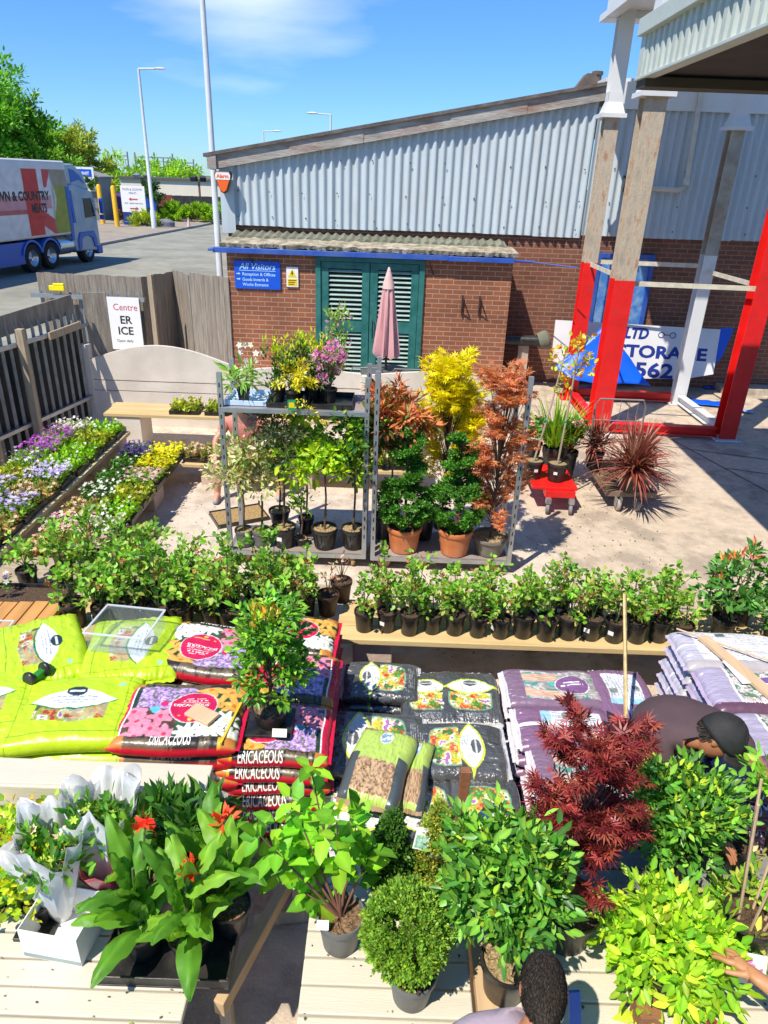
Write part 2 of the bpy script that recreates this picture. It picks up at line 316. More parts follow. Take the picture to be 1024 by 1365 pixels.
sheet('ground', [(-900, -60), (900, -60), (900, 1400), (-900, 1400)], -.03, GRD)
sheet('yard', [(-5.9, -4), (14, -4), (14, 14.2), (-2.8, 14.2), (-2.85, 13.2), (-4.6, 14.4), (-6.7, 13.6)], -.004, CONC)
sheet('paving', [(-5.0, 2.4), (1.55, 2.4), (1.93, 6.43), (1.72, 8.2), (2.3, 11.2), (1.2, 12.9), (-2.9, 12.9), (-4.6, 12.9)], 0, SLAB)
sheet('road', [(-40, 13), (-3.0, 13), (-2.6, 70), (-14.3, 70), (-14.6, 56), (-15.2, 45), (-15.6, 36), (-18, 26), (-40, 22)], -.016, ASPH)
# concrete slab joints on the right-hand yard
jt = MB(); JM = mat('joint_filler', (.12, .10, .085), .9)
def joint(a, b_, w=.018):
    d = (Vector(b_) - Vector(a)).normalized(); n = Vector((-d.y, d.x, 0)) * w / 2; a = Vector(a); b_ = Vector(b_); jt.add([a - n, b_ - n, b_ + n, a + n], [(0, 1, 2, 3)])
for q in [((4.25, 10.4, .001), (9, 8.9, .001)), ((4.9, 9.5, .001), (9, 8.25, .001)), ((4.45, 11.1, .001), (5.55, 7.2, .001)), ((5.55, 7.2, .001), (6.3, 4.2, .001)), ((2.2, 5.8, .001), (8, 4.9, .001)), ((1.97, 6.4, .001), (1.85, 5.2, .001))]: joint(*q)
tag(jt.obj('paving_joints', JM), kind='structure')
pv = [(-14.3, 70), (-14.6, 56), (-15.2, 45), (-15.6, 36), (-19, 36), (-23, 50), (-22, 70)]
b = MB(); n = len(pv); b.add([(x, y, .1) for x, y in pv] + [(x, y, -.03) for x, y in pv], [tuple(reversed(range(n)))] + [(i, (i + 1) % n, (i + 1) % n + n, i + n) for i in range(n)]); tag(b.obj('pavement', PAVE), kind='structure')
KERB = mat('kerb_stone', (.3, .29, .27), .9, var=.2)
b = MB()
for i in range(3): b.beam((*pv[i], .055), (*pv[i + 1], .055), .15, .13)
tag(b.obj('kerb', KERB, bevel=.01), kind='structure')
# ---------------------------------------------------------------- corrugated warehouse
BRICK = brick_mat('red_brick', (.33, .115, .052), (.25, .088, .044), (.46, .3, .2)); BRICKD = brick_mat('brown_brick', (.24, .09, .05), (.16, .062, .04), (.33, .21, .14))
CLAD = mat('corrugated_cladding', (.48, .55, .59), .55, var=.06, scale=2.2, stretch=(3, 1, .5), stain=(.40, .38, .34), stain_amt=.4, stain_scale=1.6, spec=.4, lo=.5, hi=.72)
FASC = mat('weathered_fascia', (.36, .34, .31), .9, var=.25, scale=4, stretch=(.7, 1, 3), bump=.5, bscale=20, stain=(.26, .13, .09), stain_amt=.75, stain_scale=1.5, lo=.5, hi=.66)
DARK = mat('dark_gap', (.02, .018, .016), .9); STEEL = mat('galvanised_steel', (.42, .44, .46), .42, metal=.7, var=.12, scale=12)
def corr(b, x0, x1, zb, zt, y, per=.152, amp=.026, sheet_w=.92, mi=0):
    n = int((x1 - x0) / per * 8); r0 = len(b.v); vs = []; fs = []
    for i in range(n + 1):
        x = x0 + (x1 - x0) * i / n; k = int((x - x0) / sheet_w); ph = (x - x0) / per * 2 * math.pi
        c = math.cos(ph); yy = y - amp * (math.copysign(abs(c) ** .55, c)) - .006 * (k % 2)
        rz_ = .012 * math.sin(k * 5.1); vs += [(x, yy, zb + rz_), (x, yy, zt(x))]
    for i in range(n): fs.append((2 * i, 2 * i + 2, 2 * i + 3, 2 * i + 1))
    b.add(vs, fs, mi, True)
wh = thing('warehouse', 'long low warehouse clad in pale blue corrugated sheets above a red brick base', 'warehouse', (0, 14, 0))
off = Vector((0, -14, 0)); rl = lambda x: 3.80 + (x + 3.25) * .188
def wobj(b, name, m, par=wh, **k):
    b.v = [(x, y - 14, z) for x, y, z in b.v] if par is wh else b.v; return b.obj(name, m, par, **k)
b = MB(); b.box(-3.1, 14, 14.02, 14.25, -.03, 2.86); b.box(-3.1, -2.9, 14.25, 40, -.03, 2.86); wobj(b, 'brick_wall', BRICKD)
b = MB(); corr(b, -2.98, 3.45, 2.76, lambda x: rl(x) + .05, 13.95); corr(b, 3.45, 14, 2.80, lambda x: 4.86, 13.95)
b.add([(-3.18, 13.9, 2.62), (-2.93, 13.9, 2.62), (-2.93, 13.9, 4.0), (-3.18, 13.9, 3.95), (-3.18, 40, 2.62), (-3.18, 40, 3.95)], [(0, 1, 2, 3), (4, 0, 3, 5)])
BO = mat('rusty_bolts', (.08, .05, .04), .8)
for i in range(60):
    x = -2.9 + (i % 20) * .62 + random.uniform(-.05, .05); z = [2.9, 3.35, 3.9][i // 20]
    if z < rl(x) - .2: b.cbox((x, 13.915, z + random.uniform(-.02, .02)), (.022, .012, .022), mi=1)
wobj(b, 'cladding', [CLAD, BO])
b = MB(); xs = [-3.32, -1.9, -.6, .9, 2.2, 3.5]
for i in range(5):
    a, c = xs[i], xs[i + 1]; w = .012 * (i % 2)
    b.add([(a, 13.84 - w, rl(a) - .12), (c, 13.84 - w, rl(c) - .12), (c, 13.84 - w, rl(c) + .1), (a, 13.84 - w, rl(a) + .1), (a, 14.1, rl(a) - .12), (c, 14.1, rl(c) - .12), (c, 14.1, rl(c) + .1), (a, 14.1, rl(a) + .1)],
          [(0, 1, 2, 3), (3, 2, 6, 7), (0, 4, 5, 1), (0, 3, 7, 4), (1, 5, 6, 2)])
wobj(b, 'verge_board', FASC)
b = MB(); b.box(-3.36, -3.2, 13.8, 40, 3.68, 3.9); wobj(b, 'eaves_board', FASC)
RCAP = mat('roof_capping', (.13, .11, .1), .9, var=.4, scale=5, bump=.5)
b = MB(); p = [(-3.42, rl(-3.42) + .1), (3.55, rl(3.55) + .1), (3.55, rl(3.55) + .155), (-3.42, rl(-3.42) + .155)]; b.prism(p, 13.79, 40); wobj(b, 'roof', RCAP)
WHT = mat('white_paint', (.72, .73, .73), .5, var=.04, scale=4, stain=(.5, .5, .48), stain_amt=.35, stain_scale=2)
b = MB(); b.box(3.6, 14, 13.86, 13.93, 4.84, 5.24); b.box(3.5, 14, 13.95, 30, 5.24, 5.3); wobj(b, 'parapet_panel', WHT)
b = MB(); b.box(6.6, 14, 13.6, 14.02, -.02, .12); wobj(b, 'plinth', CONC, bevel=.01)
BLUED = mat('blue_door_paint', (.06, .2, .52), .55, var=.15, scale=5, stain=(.25, .42, .62), stain_amt=.8, stain_scale=4, lo=.45, hi=.6); BLUE = mat('blue_paint', (.02, .085, .42), .5, var=.15, stain=(.1, .16, .35), stain_amt=.5)
dr = MB(); dr.box(3.9, 4.82, 13.96, 14.0, .1, 2.42); d_ = wobj(dr, 'door', BLUED)
b = MB(); b.box(3.82, 3.9, 13.93, 14.02, .05, 2.5); b.box(4.82, 4.9, 13.93, 14.02, .05, 2.5); b.box(3.9, 4.82, 13.93, 14.02, 2.42, 2.5); b.v = [(x, y - 14, z) for x, y, z in b.v]; b.obj('door_frame', BLUE, d_)
tag(d_, 'faded blue door with peeling paint')
CREAMP = mat('cream_pipe', (.58, .56, .49), .5)
b = MB(); e = aty(912, 252, 13.82); t_ = aty(937, 110, 13.82); l_ = aty(858, 250, 13.82); b.tube([t_, (e.x + .02, e.y, e.z + .1), e + Vector((-.04, 0, .02)), (e.x - .1, e.y, e.z - .02), l_], .045, 10); b.lathe([(.06, -.06), (.06, .05)], (e.x + .01, e.y, e.z + .12), 12)
wobj(b, 'drainpipe', CREAMP)
b = MB(); q = aty(835, 245, 13.85); b.cbox(q, (.12, .2, .2), rx=.4); b.tube([q, q + Vector((.16, -.05, .04))], .05, 10); wobj(b, 'flood_lamp', BLK)
b = MB(); b.lathe([(.08, -.1), (.08, .2), (.1, .21), (.1, .26), (.06, .27)], (3.5, 14.6, 5.2), 14); b.add([(3.1, 14.5, 5.15), (3.6, 14.5, 5.2), (3.45, 14.5, 5.42), (3.3, 14.5, 5.42), (3.1, 14.8, 5.15), (3.6, 14.8, 5.2), (3.45, 14.8, 5.42), (3.3, 14.8, 5.42)], [(0, 1, 2, 3), (4, 7, 6, 5), (0, 3, 7, 4), (1, 5, 6, 2), (3, 2, 6, 7)]); wobj(b, 'chimney', mat('flue_rust', (.13, .1, .085), .8, var=.3, scale=8))
# alarm box
al = aty(299, 242, 13.82)
am = thing('alarm_box', 'orange rounded triangular alarm box with white top, high on the warehouse corner', 'alarm box', al)
OR = mat('orange_plastic', (.85, .13, .01), .4, var=.03)
tri = [(-.16, .11), (-.13, .17), (.13, .17), (.16, .11), (.06, -.16), (0, -.2), (-.06, -.16)]
MB().prism(tri, -.09, .02).obj('housing', BLK, am, bevel=.02); MB().prism([(x * .88, z * .88) for x, z in tri], -.105, -.09).obj('front_cover', OR, am, bevel=.004)
MB().prism([(-.125, .03), (-.135, .1), (-.11, .145), (.11, .145), (.135, .1), (.125, .03)], -.11, -.105).obj('name_panel', WHITEP, am)
lettering(am, 'Alarm', .085, WALLM(0, -.1125, .06), OR, align='CENTER', bold=.003)
# ---------------------------------------------------------------- brick lean-to
lt = thing('brick_lean_to', 'brick lean-to with green louvred double doors and blue gutter in front of the warehouse', 'outbuilding', (0, 12.95, 0))
def lobj(b, name, m, par=lt, **k): b.v = [(x, y - 12.95, z) for x, y, z in b.v]; return b.obj(name, m, par, **k)
b = MB(); b.box(-2.92, -1.36, 12.95, 13.15, -.02, 2.44); b.box(.56, 2.1, 12.95, 13.15, -.02, 2.44); b.box(-1.36, .56, 12.95, 13.15, 2.36, 2.44); b.box(-2.92, -2.72, 13.15, 14.02, -.02, 2.44); b.box(1.9, 2.1, 13.15, 14.02, -.02, 2.44); lobj(b, 'wall', BRICK)
FIB = mat('fibre_cement_roof', (.19, .2, .15), .95, var=.2, scale=6, bump=.4, stain=(.12, .12, .08), stain_amt=.6)
b = MB(); vs = []; fs = []; n = 260
for i in range(n + 1):
    x = -2.95 + 5.0 * i / n; w = .03 * math.sin(i / n * 5.0 / .152 * 2 * math.pi); vs += [(x, 13.55, 2.60 + w * .8), (x, 14.0, 2.665 + w * .8), (x, 13.55, 2.585 + w * .8), (x, 13.56, 2.44)]
for i in range(n): a = 4 * i; fs += [(a, a + 4, a + 5, a + 1), (a + 2, a + 3, a + 7, a + 6), (a, a + 2, a + 6, a + 4)]
b.add(vs, fs, 0, True); lobj(b, 'roof', FIB)
# mossy debris-laden front edge
MOSS = mat('weathered_ledge', (.42, .36, .27), .95, var=.35, scale=7, bump=.9, bscale=25, stain=(.16, .15, .09), stain_amt=.85, stain_scale=4, lo=.46, hi=.6)
vs = []; fs = []; n = 90; random.seed(3)
for i in range(n + 1):
    x = -3.0 + 5.15 * i / n; j = random.uniform(-.02, .02); k = random.uniform(-.015, .015)
    vs += [(x, 12.83 + j, 2.47 + k), (x, 12.81 + j, 2.535 + k * .6), (x, 12.95, 2.55 + j * .6), (x, 13.62 + j, 2.58 + k * .6), (x, 13.66, 2.5)]
for i in range(n):
    for q in range(4): a = 5 * i + q; fs.append((a, a + 1, a + 6, a + 5))
b = MB(); b.add(vs, fs, 0, False); b.add([vs[q] for q in range(5)], [(0, 1, 2, 3, 4)]); b.add([vs[5 * n + q] for q in range(5)], [(4, 3, 2, 1, 0)]); lobj(b, 'roof_edge', MOSS)
b = MB(); b.box(-3.12, .95, 12.80, 12.93, 2.375, 2.462); b.box(.95, 2.1, 12.79, 12.93, 2.37, 2.45); b.tube([(2.08, 12.84, 2.41), (2.45, 12.86, 2.40)], .022, 8); b.tube([(2.4, 12.86, 2.40), (3.1, 12.4, 2.38)], .012, 6); b.box(-3.2, -3.1, 12.78, 12.95, 2.40, 2.44); lobj(b, 'gutter', BLUE, bevel=.01)
for gx in (-2.52, .62): b = MB(); b.tube([(gx, 12.84, 2.38), (gx + .03, 12.9, 2.28), (gx + .1, 12.94, 2.12)], .01, 6); lobj(b, 'bracket', BLK)
b = MB(); b.box(2.1, 2.6, 12.95, 13.0, -.01, .0); 
GREEN = mat('green_door_paint', (.012, .13, .115), .5, var=.12, scale=5, stain=(.06, .22, .2), stain_amt=.45, stain_scale=5); LOUV = mat('louvre_slats', (.30, .42, .37), .6, var=.15)
b = MB(); b.box(-1.36, -1.27, 12.90, 13.1, 0, 2.36); b.box(.47, .56, 12.90, 13.1, 0, 2.36); b.box(-1.27, .47, 12.90, 13.1, 2.29, 2.36); lobj(b, 'door_frame', GREEN)
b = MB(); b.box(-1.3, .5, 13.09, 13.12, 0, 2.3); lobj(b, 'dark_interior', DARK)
for s0 in (-1.262, -.392):
    x0, x1 = s0, s0 + .855; b = MB()
    b.box(x0, x0 + .13, 12.93, 12.98, .03, 2.28); b.box(x1 - .13, x1, 12.93, 12.98, .03, 2.28)
    for z0, z1 in ((.03, .2), (1.08, 1.28), (2.17, 2.28)): b.box(x0 + .13, x1 - .13, 12.93, 12.98, z0, z1)
    d_ = lobj(b, 'louvred_door', GREEN); tag(d_, 'left green louvred door' if s0 < -1 else 'right green louvred door behind the parasol')
    for z0, z1 in ((.2, 1.08), (1.28, 2.17)):
        b = MB(); k = int((z1 - z0) / .08)
        for i in range(k): b.cbox(((x0 + x1) / 2, 12.965, z0 + .04 + i * (z1 - z0) / k), (x1 - x0 - .26, .05, .012), rx=R(38))
        b.v = [(x, y - 12.95, z) for x, y, z in b.v]; b.obj('louvre', LOUV, d_)
    if s0 > -1: b = MB(); b.tube([(x0 + .06, 12.9, .98), (x0 + .06, 12.87, 1.0), (x0 + .06, 12.87, 1.3), (x0 + .06, 12.9, 1.32)], .012, 6); b.v = [(x, y - 12.95, z) for x, y, z in b.v]; b.obj('handle', BLK, d_)
for i, (u, v) in enumerate(((617, 395), (640, 396))):
    q = aty(u, v, 12.93); t = thing('wall_bracket', ('left' if i == 0 else 'right') + ' one of two dark metal shelf brackets on the brick lean-to wall', 'bracket', (q.x, 12.93, q.z - .15), group='dark metal brackets on the brick wall')
    b = MB(); b.box(-.012, .012, -.03, .02, -.16, .17); b.beam((0, -.02, .14), (.02, -.16, .1), .02, .02); b.beam((0, -.02, -.1), (.02, -.15, .1), .02, .02); b.obj('bracket_arm', mat('rust_black', (.035, .02, .015), .8), t)
# signs on the brick
SIGNB = mat('sign_blue', (.005, .09, .62), .45, var=.04); CYAN = mat('sign_lettering', (.45, .72, .9), .6, var=.03)
sg = thing('visitor_sign', 'blue visitor information sign on the brick wall beside the green doors', 'sign', (-2.385, 12.93, 2.01))
MB().box(-.405, .405, -.012, .015, -.235, .235).obj('board', SIGNB, sg, bevel=.003)
lettering(sg, 'All Visitors', .15, WALLM(0, -.014, .095), CYAN, shear=.25, align='CENTER', bold=.0015, fit=.64)
b = MB(); b.box(-.32, .32, -.015, -.012, .07, .078); b.obj('underline', CYAN, sg)
for i, (tx, z, f) in enumerate((('Reception & Offices', -.01, .58), ('Goods Inwards &', -.1, .46), ('Works Entrance', -.185, .46))):
    lettering(sg, tx, .075, WALLM(-.27, -.014, z), CYAN, bold=.001, fit=f)
    if i < 2: b = MB(); b.prism([(-.37, z + .02), (-.33, z + .02), (-.33, z + .008), (-.3, z + .028), (-.33, z + .048), (-.33, z + .036), (-.37, z + .036)], -.015, -.012); b.obj('arrow', CYAN, sg)
ws = thing('warning_sign', 'white and yellow electrical warning sign with triangle beside the blue sign', 'sign', (-1.77, 12.93, 2.0)); YEL = mat('sign_yellow', (.85, .62, .01), .5, var=.03)
MB().box(-.105, .105, -.01, .015, -.17, .17).obj('board', WHITEP, ws, bevel=.002); MB().box(-.085, .085, -.0125, -.0102, -.15, -.03).obj('text_panel', YEL, ws)
MB().prism([(-.08, 0), (.08, 0), (0, .14)], -.0135, -.0102).obj('triangle', YEL, ws); MB().prism([(-.01, .1), (.015, .1), (.003, .065), (.02, .065), (-.008, .012), (0, .05), (-.018, .05)], -.0155, -.0136).obj('lightning_symbol', BLK, ws)
for i in range(3): MB().box(-.07, .07 - .02 * i, -.0145, -.0126, -.062 - i * .033, -.05 - i * .033).obj('text_line', BLK, ws)
# ---------------------------------------------------------------- steel frame
RED = mat('red_paint', (.74, .012, .01), .42, var=.1, scale=5, stain=(.34, .05, .03), stain_amt=.6, stain_scale=7, lo=.58, hi=.7, bump=.15, bscale=30); RUST = mat('rusted_steel', (.50, .42, .32), .85, var=.3, scale=5, stretch=(2, 2, .7), bump=.4, stain=(.30, .13, .06), stain_amt=.8, stain_scale=5, lo=.5, hi=.66)
GREYST = mat('grey_steel', (.38, .36, .3), .7, var=.2, scale=5, stain=(.3, .17, .08), stain_amt=.6, stain_scale=3)
fr = thing('steel_frame', 'square steel frame of four tall columns, painted red and white below and rusty above', 'steel frame', (4.4, 11.9, 0))
FO = Vector((4.4, 11.9, 0))
PA, PB, PC, PD = [Vector(p) for p in ((3.42, 12.95, 0), (5.42, 12.85, 0), (5.45, 10.85, 0), (3.42, 10.95, 0))]
def ibeam(b, p, z0, z1, w, dpt, t=.018, mi=0, seam=False):
    x, y = p.x - FO.x, p.y - FO.y
    b.box(x - w / 2, x + w / 2, y - dpt / 2, y - dpt / 2 + t, z0, z1, mi); b.box(x - w / 2, x + w / 2, y + dpt / 2 - t, y + dpt / 2, z0, z1, mi)
    b.box(x - t / 2, x + t / 2, y - dpt / 2 + t, y + dpt / 2 - t, z0, z1, mi)
    for k in range(int((z1 - z0) / .75)): b.box(x + t / 2, x + w / 2 - .01, y - dpt / 2 + t, y + dpt / 2 - t, z0 + .6 + k * .75, z0 + .62 + k * .75, mi)
for nm, p, secs, w in (('far left', PA, ((0, 2.42, RED), (2.42, 4.62, RUST), (4.7, 6.3, WHT)), .23), ('far right', PB, ((0, 2.62, WHT), (2.62, 4.5, GREYST)), .22), ('near right', PC, ((0, 4.2, RED), (4.2, 4.6, RUST)), .27), ('near left', PD, ((0, 2.38, RED), (2.38, 4.72, RUST)), .30)):
    b = MB(); ms = [s_[2] for s_ in secs]
    for i, (a, c, m) in enumerate(secs): ibeam(b, p, a, c, w, w * .95, mi=i)
    o = b.obj('column', ms, fr, bevel=.002, seg=1); tag(o, nm + ' column of the frame')
    x, y = p.x - FO.x, p.y - FO.y; MB().box(x - .2, x + .2, y - .2, y + .2, .001, .03).obj('base_plate', WHT if nm != 'far left' else RED, fr, bevel=.004)
    for bx in (-.165, .165):
        for by in (-.165, .165): MB().lathe([(.022, 0), (.022, .018), (.012, .019), (.012, .04), (0, .042)], (x + bx, y + by, .03), 6).obj('anchor_bolt', STEEL, fr)
    zc = secs[1][1]
    b = MB(); hw = w / 2; b.box(x - hw - .08, x + hw + .08, y - hw - .08, y + hw + .08, zc, zc + .06)
    b.add([(x + sx * (hw + .05), y + sy * (hw + .05), zc + .06) for sx, sy in ((-1, -1), (1, -1), (1, 1), (-1, 1))] + [(x + sx * (hw + .0), y + sy * (hw + .0), zc + .22) for sx, sy in ((-1, -1), (1, -1), (1, 1), (-1, 1))] + [(x + sx * hw, y + sy * hw, 6.3 if nm != 'far left' else zc + .36) for sx, sy in ((-1, -1), (1, -1), (1, 1), (-1, 1))],
          [(0, 1, 5, 4), (1, 2, 6, 5), (2, 3, 7, 6), (3, 0, 4, 7), (4, 5, 9, 8), (5, 6, 10, 9), (6, 7, 11, 10), (7, 4, 8, 11), (8, 9, 10, 11), (3, 2, 1, 0)]); b.obj('column_casing', WHT, fr)
def hbeam(a, c, z, m, w=.14, h=.14, name='base_beam'):
    b = MB(); a = a - FO; c = c - FO; a = Vector((a.x, a.y, 0)); c = Vector((c.x, c.y, 0)); e = (c - a).normalized() * .13; a = a + e; c = c - e
    for dz in (-h / 2 + .006, h / 2 - .006): b.beam(a + Vector((0, 0, z + dz)), c + Vector((0, 0, z + dz)), w, .012)
    b.beam(a + Vector((0, 0, z)), c + Vector((0, 0, z)), .012, h - .024); b.obj(name, m, fr)
hbeam(PA, PB, .11, RED); hbeam(PA, PD, .11, RED); hbeam(PD, PC, .11, RED); hbeam(PB, PC, .11, WHT)
TIE = mat('tie_bar_paint', (.62, .57, .45), .7, var=.2, scale=8)
for a, c, z in ((PA, PB, 2.44), (PD, PC, 2.33), (PA, PD, 2.4), (PB, PC, 2.36)): b = MB(); b.beam(a - FO + Vector((0, 0, z)), c - FO + Vector((0, 0, z)), .012, .07); b.obj('tie_bar', TIE, fr)
b = MB(); b.box(-1.12, 1.35, -1.2, 1.3, 6.05, 9.2); b.obj('upper_housing', WHT, fr, bevel=.01)
b = MB(); b.box(-1.3, 1.4, 1.0, 1.4, 5.95, 6.045); b.box(-1.3, -1.125, -.9, .997, 5.955, 6.2); b.obj('housing_beam', WHT, fr)
# ---------------------------------------------------------------- canopy overhead
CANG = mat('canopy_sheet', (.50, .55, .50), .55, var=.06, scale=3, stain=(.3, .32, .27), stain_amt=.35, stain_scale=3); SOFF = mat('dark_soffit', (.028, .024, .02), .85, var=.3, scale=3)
cp = thing('canopy', 'grey-green corrugated canopy with dark underside jutting in at the upper right', 'canopy', (2.6, 9, 4.68))
b = MB(); vs = []; fs = []; n = 640
for i in range(n + 1):
    y = -.15 - 11.0 * i / n; x = .01 - .018 * (1 if math.sin(i / n * 11 / .165 * 2 * math.pi) > -.2 else -1); vs += [(x, y, .02), (x, y, .40)]
for i in range(n): fs.append((2 * i, 2 * i + 2, 2 * i + 3, 2 * i + 1))
b.add(vs, fs, 0, False); b.box(-.02, .03, -.15, 0, 0, .4); b.obj('fascia_cladding', CANG, cp)
b = MB(); b.box(-.07, .1, -11.2, .03, .40, .56); b.box(-.03, .1, -11.2, .02, -.012, .02); b.obj('edge_trim', CANG, cp, bevel=.006)
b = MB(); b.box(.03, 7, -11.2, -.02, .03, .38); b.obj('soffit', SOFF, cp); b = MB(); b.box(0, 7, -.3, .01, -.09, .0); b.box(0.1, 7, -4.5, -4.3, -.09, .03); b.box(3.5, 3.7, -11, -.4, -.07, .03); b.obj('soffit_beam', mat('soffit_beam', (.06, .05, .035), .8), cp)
# ---------------------------------------------------------------- board, tarp and sheets behind the frame
bd = thing('lettered_board', 'large white board with blue lettering lying against the warehouse wall', 'sign board', (3.1, 13.3, .38)); NAVY = mat('navy_lettering', (.008, .03, .25), .5, var=.03)
lean = Matrix.Rotation(R(-12), 4, 'X') @ Matrix.Rotation(R(1.2), 4, 'Y')
bd.matrix_world = Matrix.Translation((3.08, 13.32, .40)) @ lean
poly = [(0, .2), (.0, .95), (3.12, .95), (3.12, .12), (2.6, .0), (1.3, -.06), (.6, 0)]
MB().prism(poly, 0, .025).obj('panel', WHT, bd); MB().prism([(3.13, .3), (3.13, .97), (3.38, 1.0), (3.25, .45)], .03, .06).obj('blue_edge', SIGNB, bd)
for tx, x, z, s_, f in (('LTD', 1.32, .70, .27, .46), ('STORAGE', 1.22, .36, .31, 1.72), ('01562', 1.1, .0, .37, 1.25)): lettering(bd, tx, s_, WALLM(x, -.003, z), NAVY, bold=.012, shear=.18 if tx == 'LTD' else 0, fit=f)
b = MB()
for cx in (2.02, 2.24): b.tube([(cx + .055 * math.cos(t), -.006, .79 + .05 * math.sin(t)) for t in [i * math.pi / 6 for i in range(13)]], .007, 5)
b.tube([(2.075, -.006, .79), (2.185, -.006, .79)], .007, 5); b.obj('link_symbol', NAVY, bd)
TARP = mat('blue_tarp', (.004, .11, .75), .38, var=.1, scale=3, bump=.3, bscale=6)
def cloth(name, label, cat, pts, m, nu=14, amp=.03, seed=0):   # a draped sheet from 4 corners, with folds and thickness
    r = random.Random(seed); P = [Vector(p) for p in pts]; vs = []; fs = []
    for i in range(nu + 1):
        for j in range(nu + 1):
            u, v = i / nu, j / nu; p = P[0].lerp(P[1], u).lerp(P[3].lerp(P[2], u), v); w = amp * (math.sin(u * 9 + v * 4 + seed) + .6 * math.sin(v * 13 - u * 5 + seed))
            vs.append(p + Vector((0, -abs(w) * .4, w * .6 if amp else 0)))
    for i in range(nu):
        for j in range(nu): a = i * (nu + 1) + j; fs.append((a, a + nu + 1, a + nu + 2, a + 1))
    b = MB(); b.add(vs, fs, 0, True); o = b.obj(name, m); so_ = o.modifiers.new('s', 'SOLIDIFY'); so_.thickness = .004; return tag(o, label, cat)
cloth('tarpaulin', 'bright blue tarpaulin draped from the white board to the ground', 'tarpaulin', [tuple(aty(806, 434, 12.98)), tuple(aty(738, 490, 12.8)), tuple(aty(768, 508, 12.5)), tuple(aty(868, 514, 12.6))], TARP, seed=1)
for i, (u, v, sx, sy, lb) in enumerate(((935, 538, .9, .35, 'flat blue plastic sheet on the ground between the white column and red column'), (955, 517, .55, .2, 'small blue sheet on the ground by the warehouse wall'), (790, 520, 1.0, .3, 'blue scrap sheet on the ground under the tarpaulin'), (985, 548, .45, .2, 'pale blue strip of sheet on the ground left of the near right red column'))):
    p = at(u, v, .02); b = MB(); vs = []; 
    for a in range(9):
        for c in range(5): vs.append(((a / 8 - .5) * sx, (c / 4 - .5) * sy + .1 * a / 8, .02 + .025 * abs(math.sin(a * 1.7 + c * 2.1 + i))))
    b.add(vs, [(a * 5 + c, a * 5 + 5 + c, a * 5 + 6 + c, a * 5 + c + 1) for a in range(8) for c in range(4)], 0, True); o = b.obj('plastic_sheet', TARP if i != 3 else mat('pale_blue_sheet', (.3, .45, .75), .5)); o.location = (p.x, p.y, 0); o.rotation_euler = (0, 0, R((-20, 5, 10, -35)[i])); o.modifiers.new('s', 'SOLIDIFY').thickness = .003; tag(o, lb, 'plastic sheet', 'blue sheets lying behind the frame')
# cylinder lying behind lean-to
tk = thing('pipe_offcut', 'stone-coloured end of a pipe lying in shadow beside the lean-to', 'pipe', (2.55, 13.5, .95)); b = MB(); b.lathe([(.15, -.05), (.17, 0), (.17, .12), (.13, .16), (.0, .16)], (0, 0, 0), 18, M=Matrix.Translation((.3, -.1, 0)) @ Matrix.Rotation(R(70), 4, 'Y')); b.obj('pipe_end', FIB, tk); b = MB(); b.tube([(-.5, 0, -.03), (.3, -.1, 0)], .1, 14); b.obj('pipe_body', BLK, tk); b = MB(); b.box(-.1, .1, -.05, .25, -.95, -.1); b.obj('block_stand', CONC, tk)
# ---------------------------------------------------------------- concrete arched panels
PANC = mat('cast_concrete', (.74, .67, .58), .9, var=.06, scale=8, bump=.35, bscale=70, stain=(.5, .44, .37), stain_amt=.5, stain_scale=2)
def arch_panel(x0, x1, y, lb, h0=1.02, h1=1.26):
    o_ = thing('concrete_fence_panel', lb, 'fence panel', ((x0 + x1) / 2, y, 0), group='arched concrete fence panels'); w = x1 - x0; n = 20
    top = [(-w / 2 + w * i / n, h0 + (h1 - h0) * math.sin(math.pi * i / n)) for i in range(n + 1)]
    b = MB(); b.prism([(-w / 2, .72)] + top[::1] + [(w / 2, .72)], -.03, .03); b.obj('arched_top', PANC, o_)
    b = MB(); b.box(-w / 2, w / 2, -.026, .026, .56, .705); b.obj('middle_board', PANC, o_); b = MB(); b.box(-w / 2, w / 2, -.03, .03, 0, .545); b.obj('lower_board', PANC, o_)
    b = MB(); b.box(w / 2, w / 2 + .1, -.05, .05, 0, h0 - .02); b.obj('post', PANC, o_, bevel=.005)
arch_panel(-4.5, -2.42, 10.45, 'pale arched concrete panel in the fence corner behind the back bench'); arch_panel(-2.3, -.42, 10.45, 'pale arched concrete panel behind the shelved trolley', .94, 1.0); arch_panel(-.3, 1.95, 10.45, 'pale arched concrete panel behind the yellow acer', .93, 1.02)
# ---------------------------------------------------------------- fences
TIMB = mat('weathered_timber', (.30, .26, .21), .9, var=.25, scale=5, stretch=(6, 6, .6), bump=.5, bscale=30, stain=(.16, .12, .09), stain_amt=.5, stain_scale=2); TIMB2 = mat('warm_timber', (.40, .32, .22), .9, var=.2, scale=5, stretch=(6, 6, .6), bump=.3)
PALI = mat('palisade_steel', (.24, .26, .27), .55, metal=.4, var=.2, scale=8)
def plank_run(b, a, c, z0, z1, w=.115, t=.018, jit=.012, mi=0, seed=1, gap=.004):
    r = random.Random(seed); a = Vector((*a, 0)); c = Vector((*c, 0)); d = c - a; L = d.length; n = max(1, int(L / w)); e = d.normalized(); ang = math.atan2(d.y, d.x)
    for i in range(n): p = a + e * (L * (i + .5) / n); b.cbox((p.x, p.y, (z0 + z1) / 2 + r.uniform(-jit, jit)), (L / n - gap, t, z1 - z0), ang + r.uniform(-.03, .03), mi=mi)
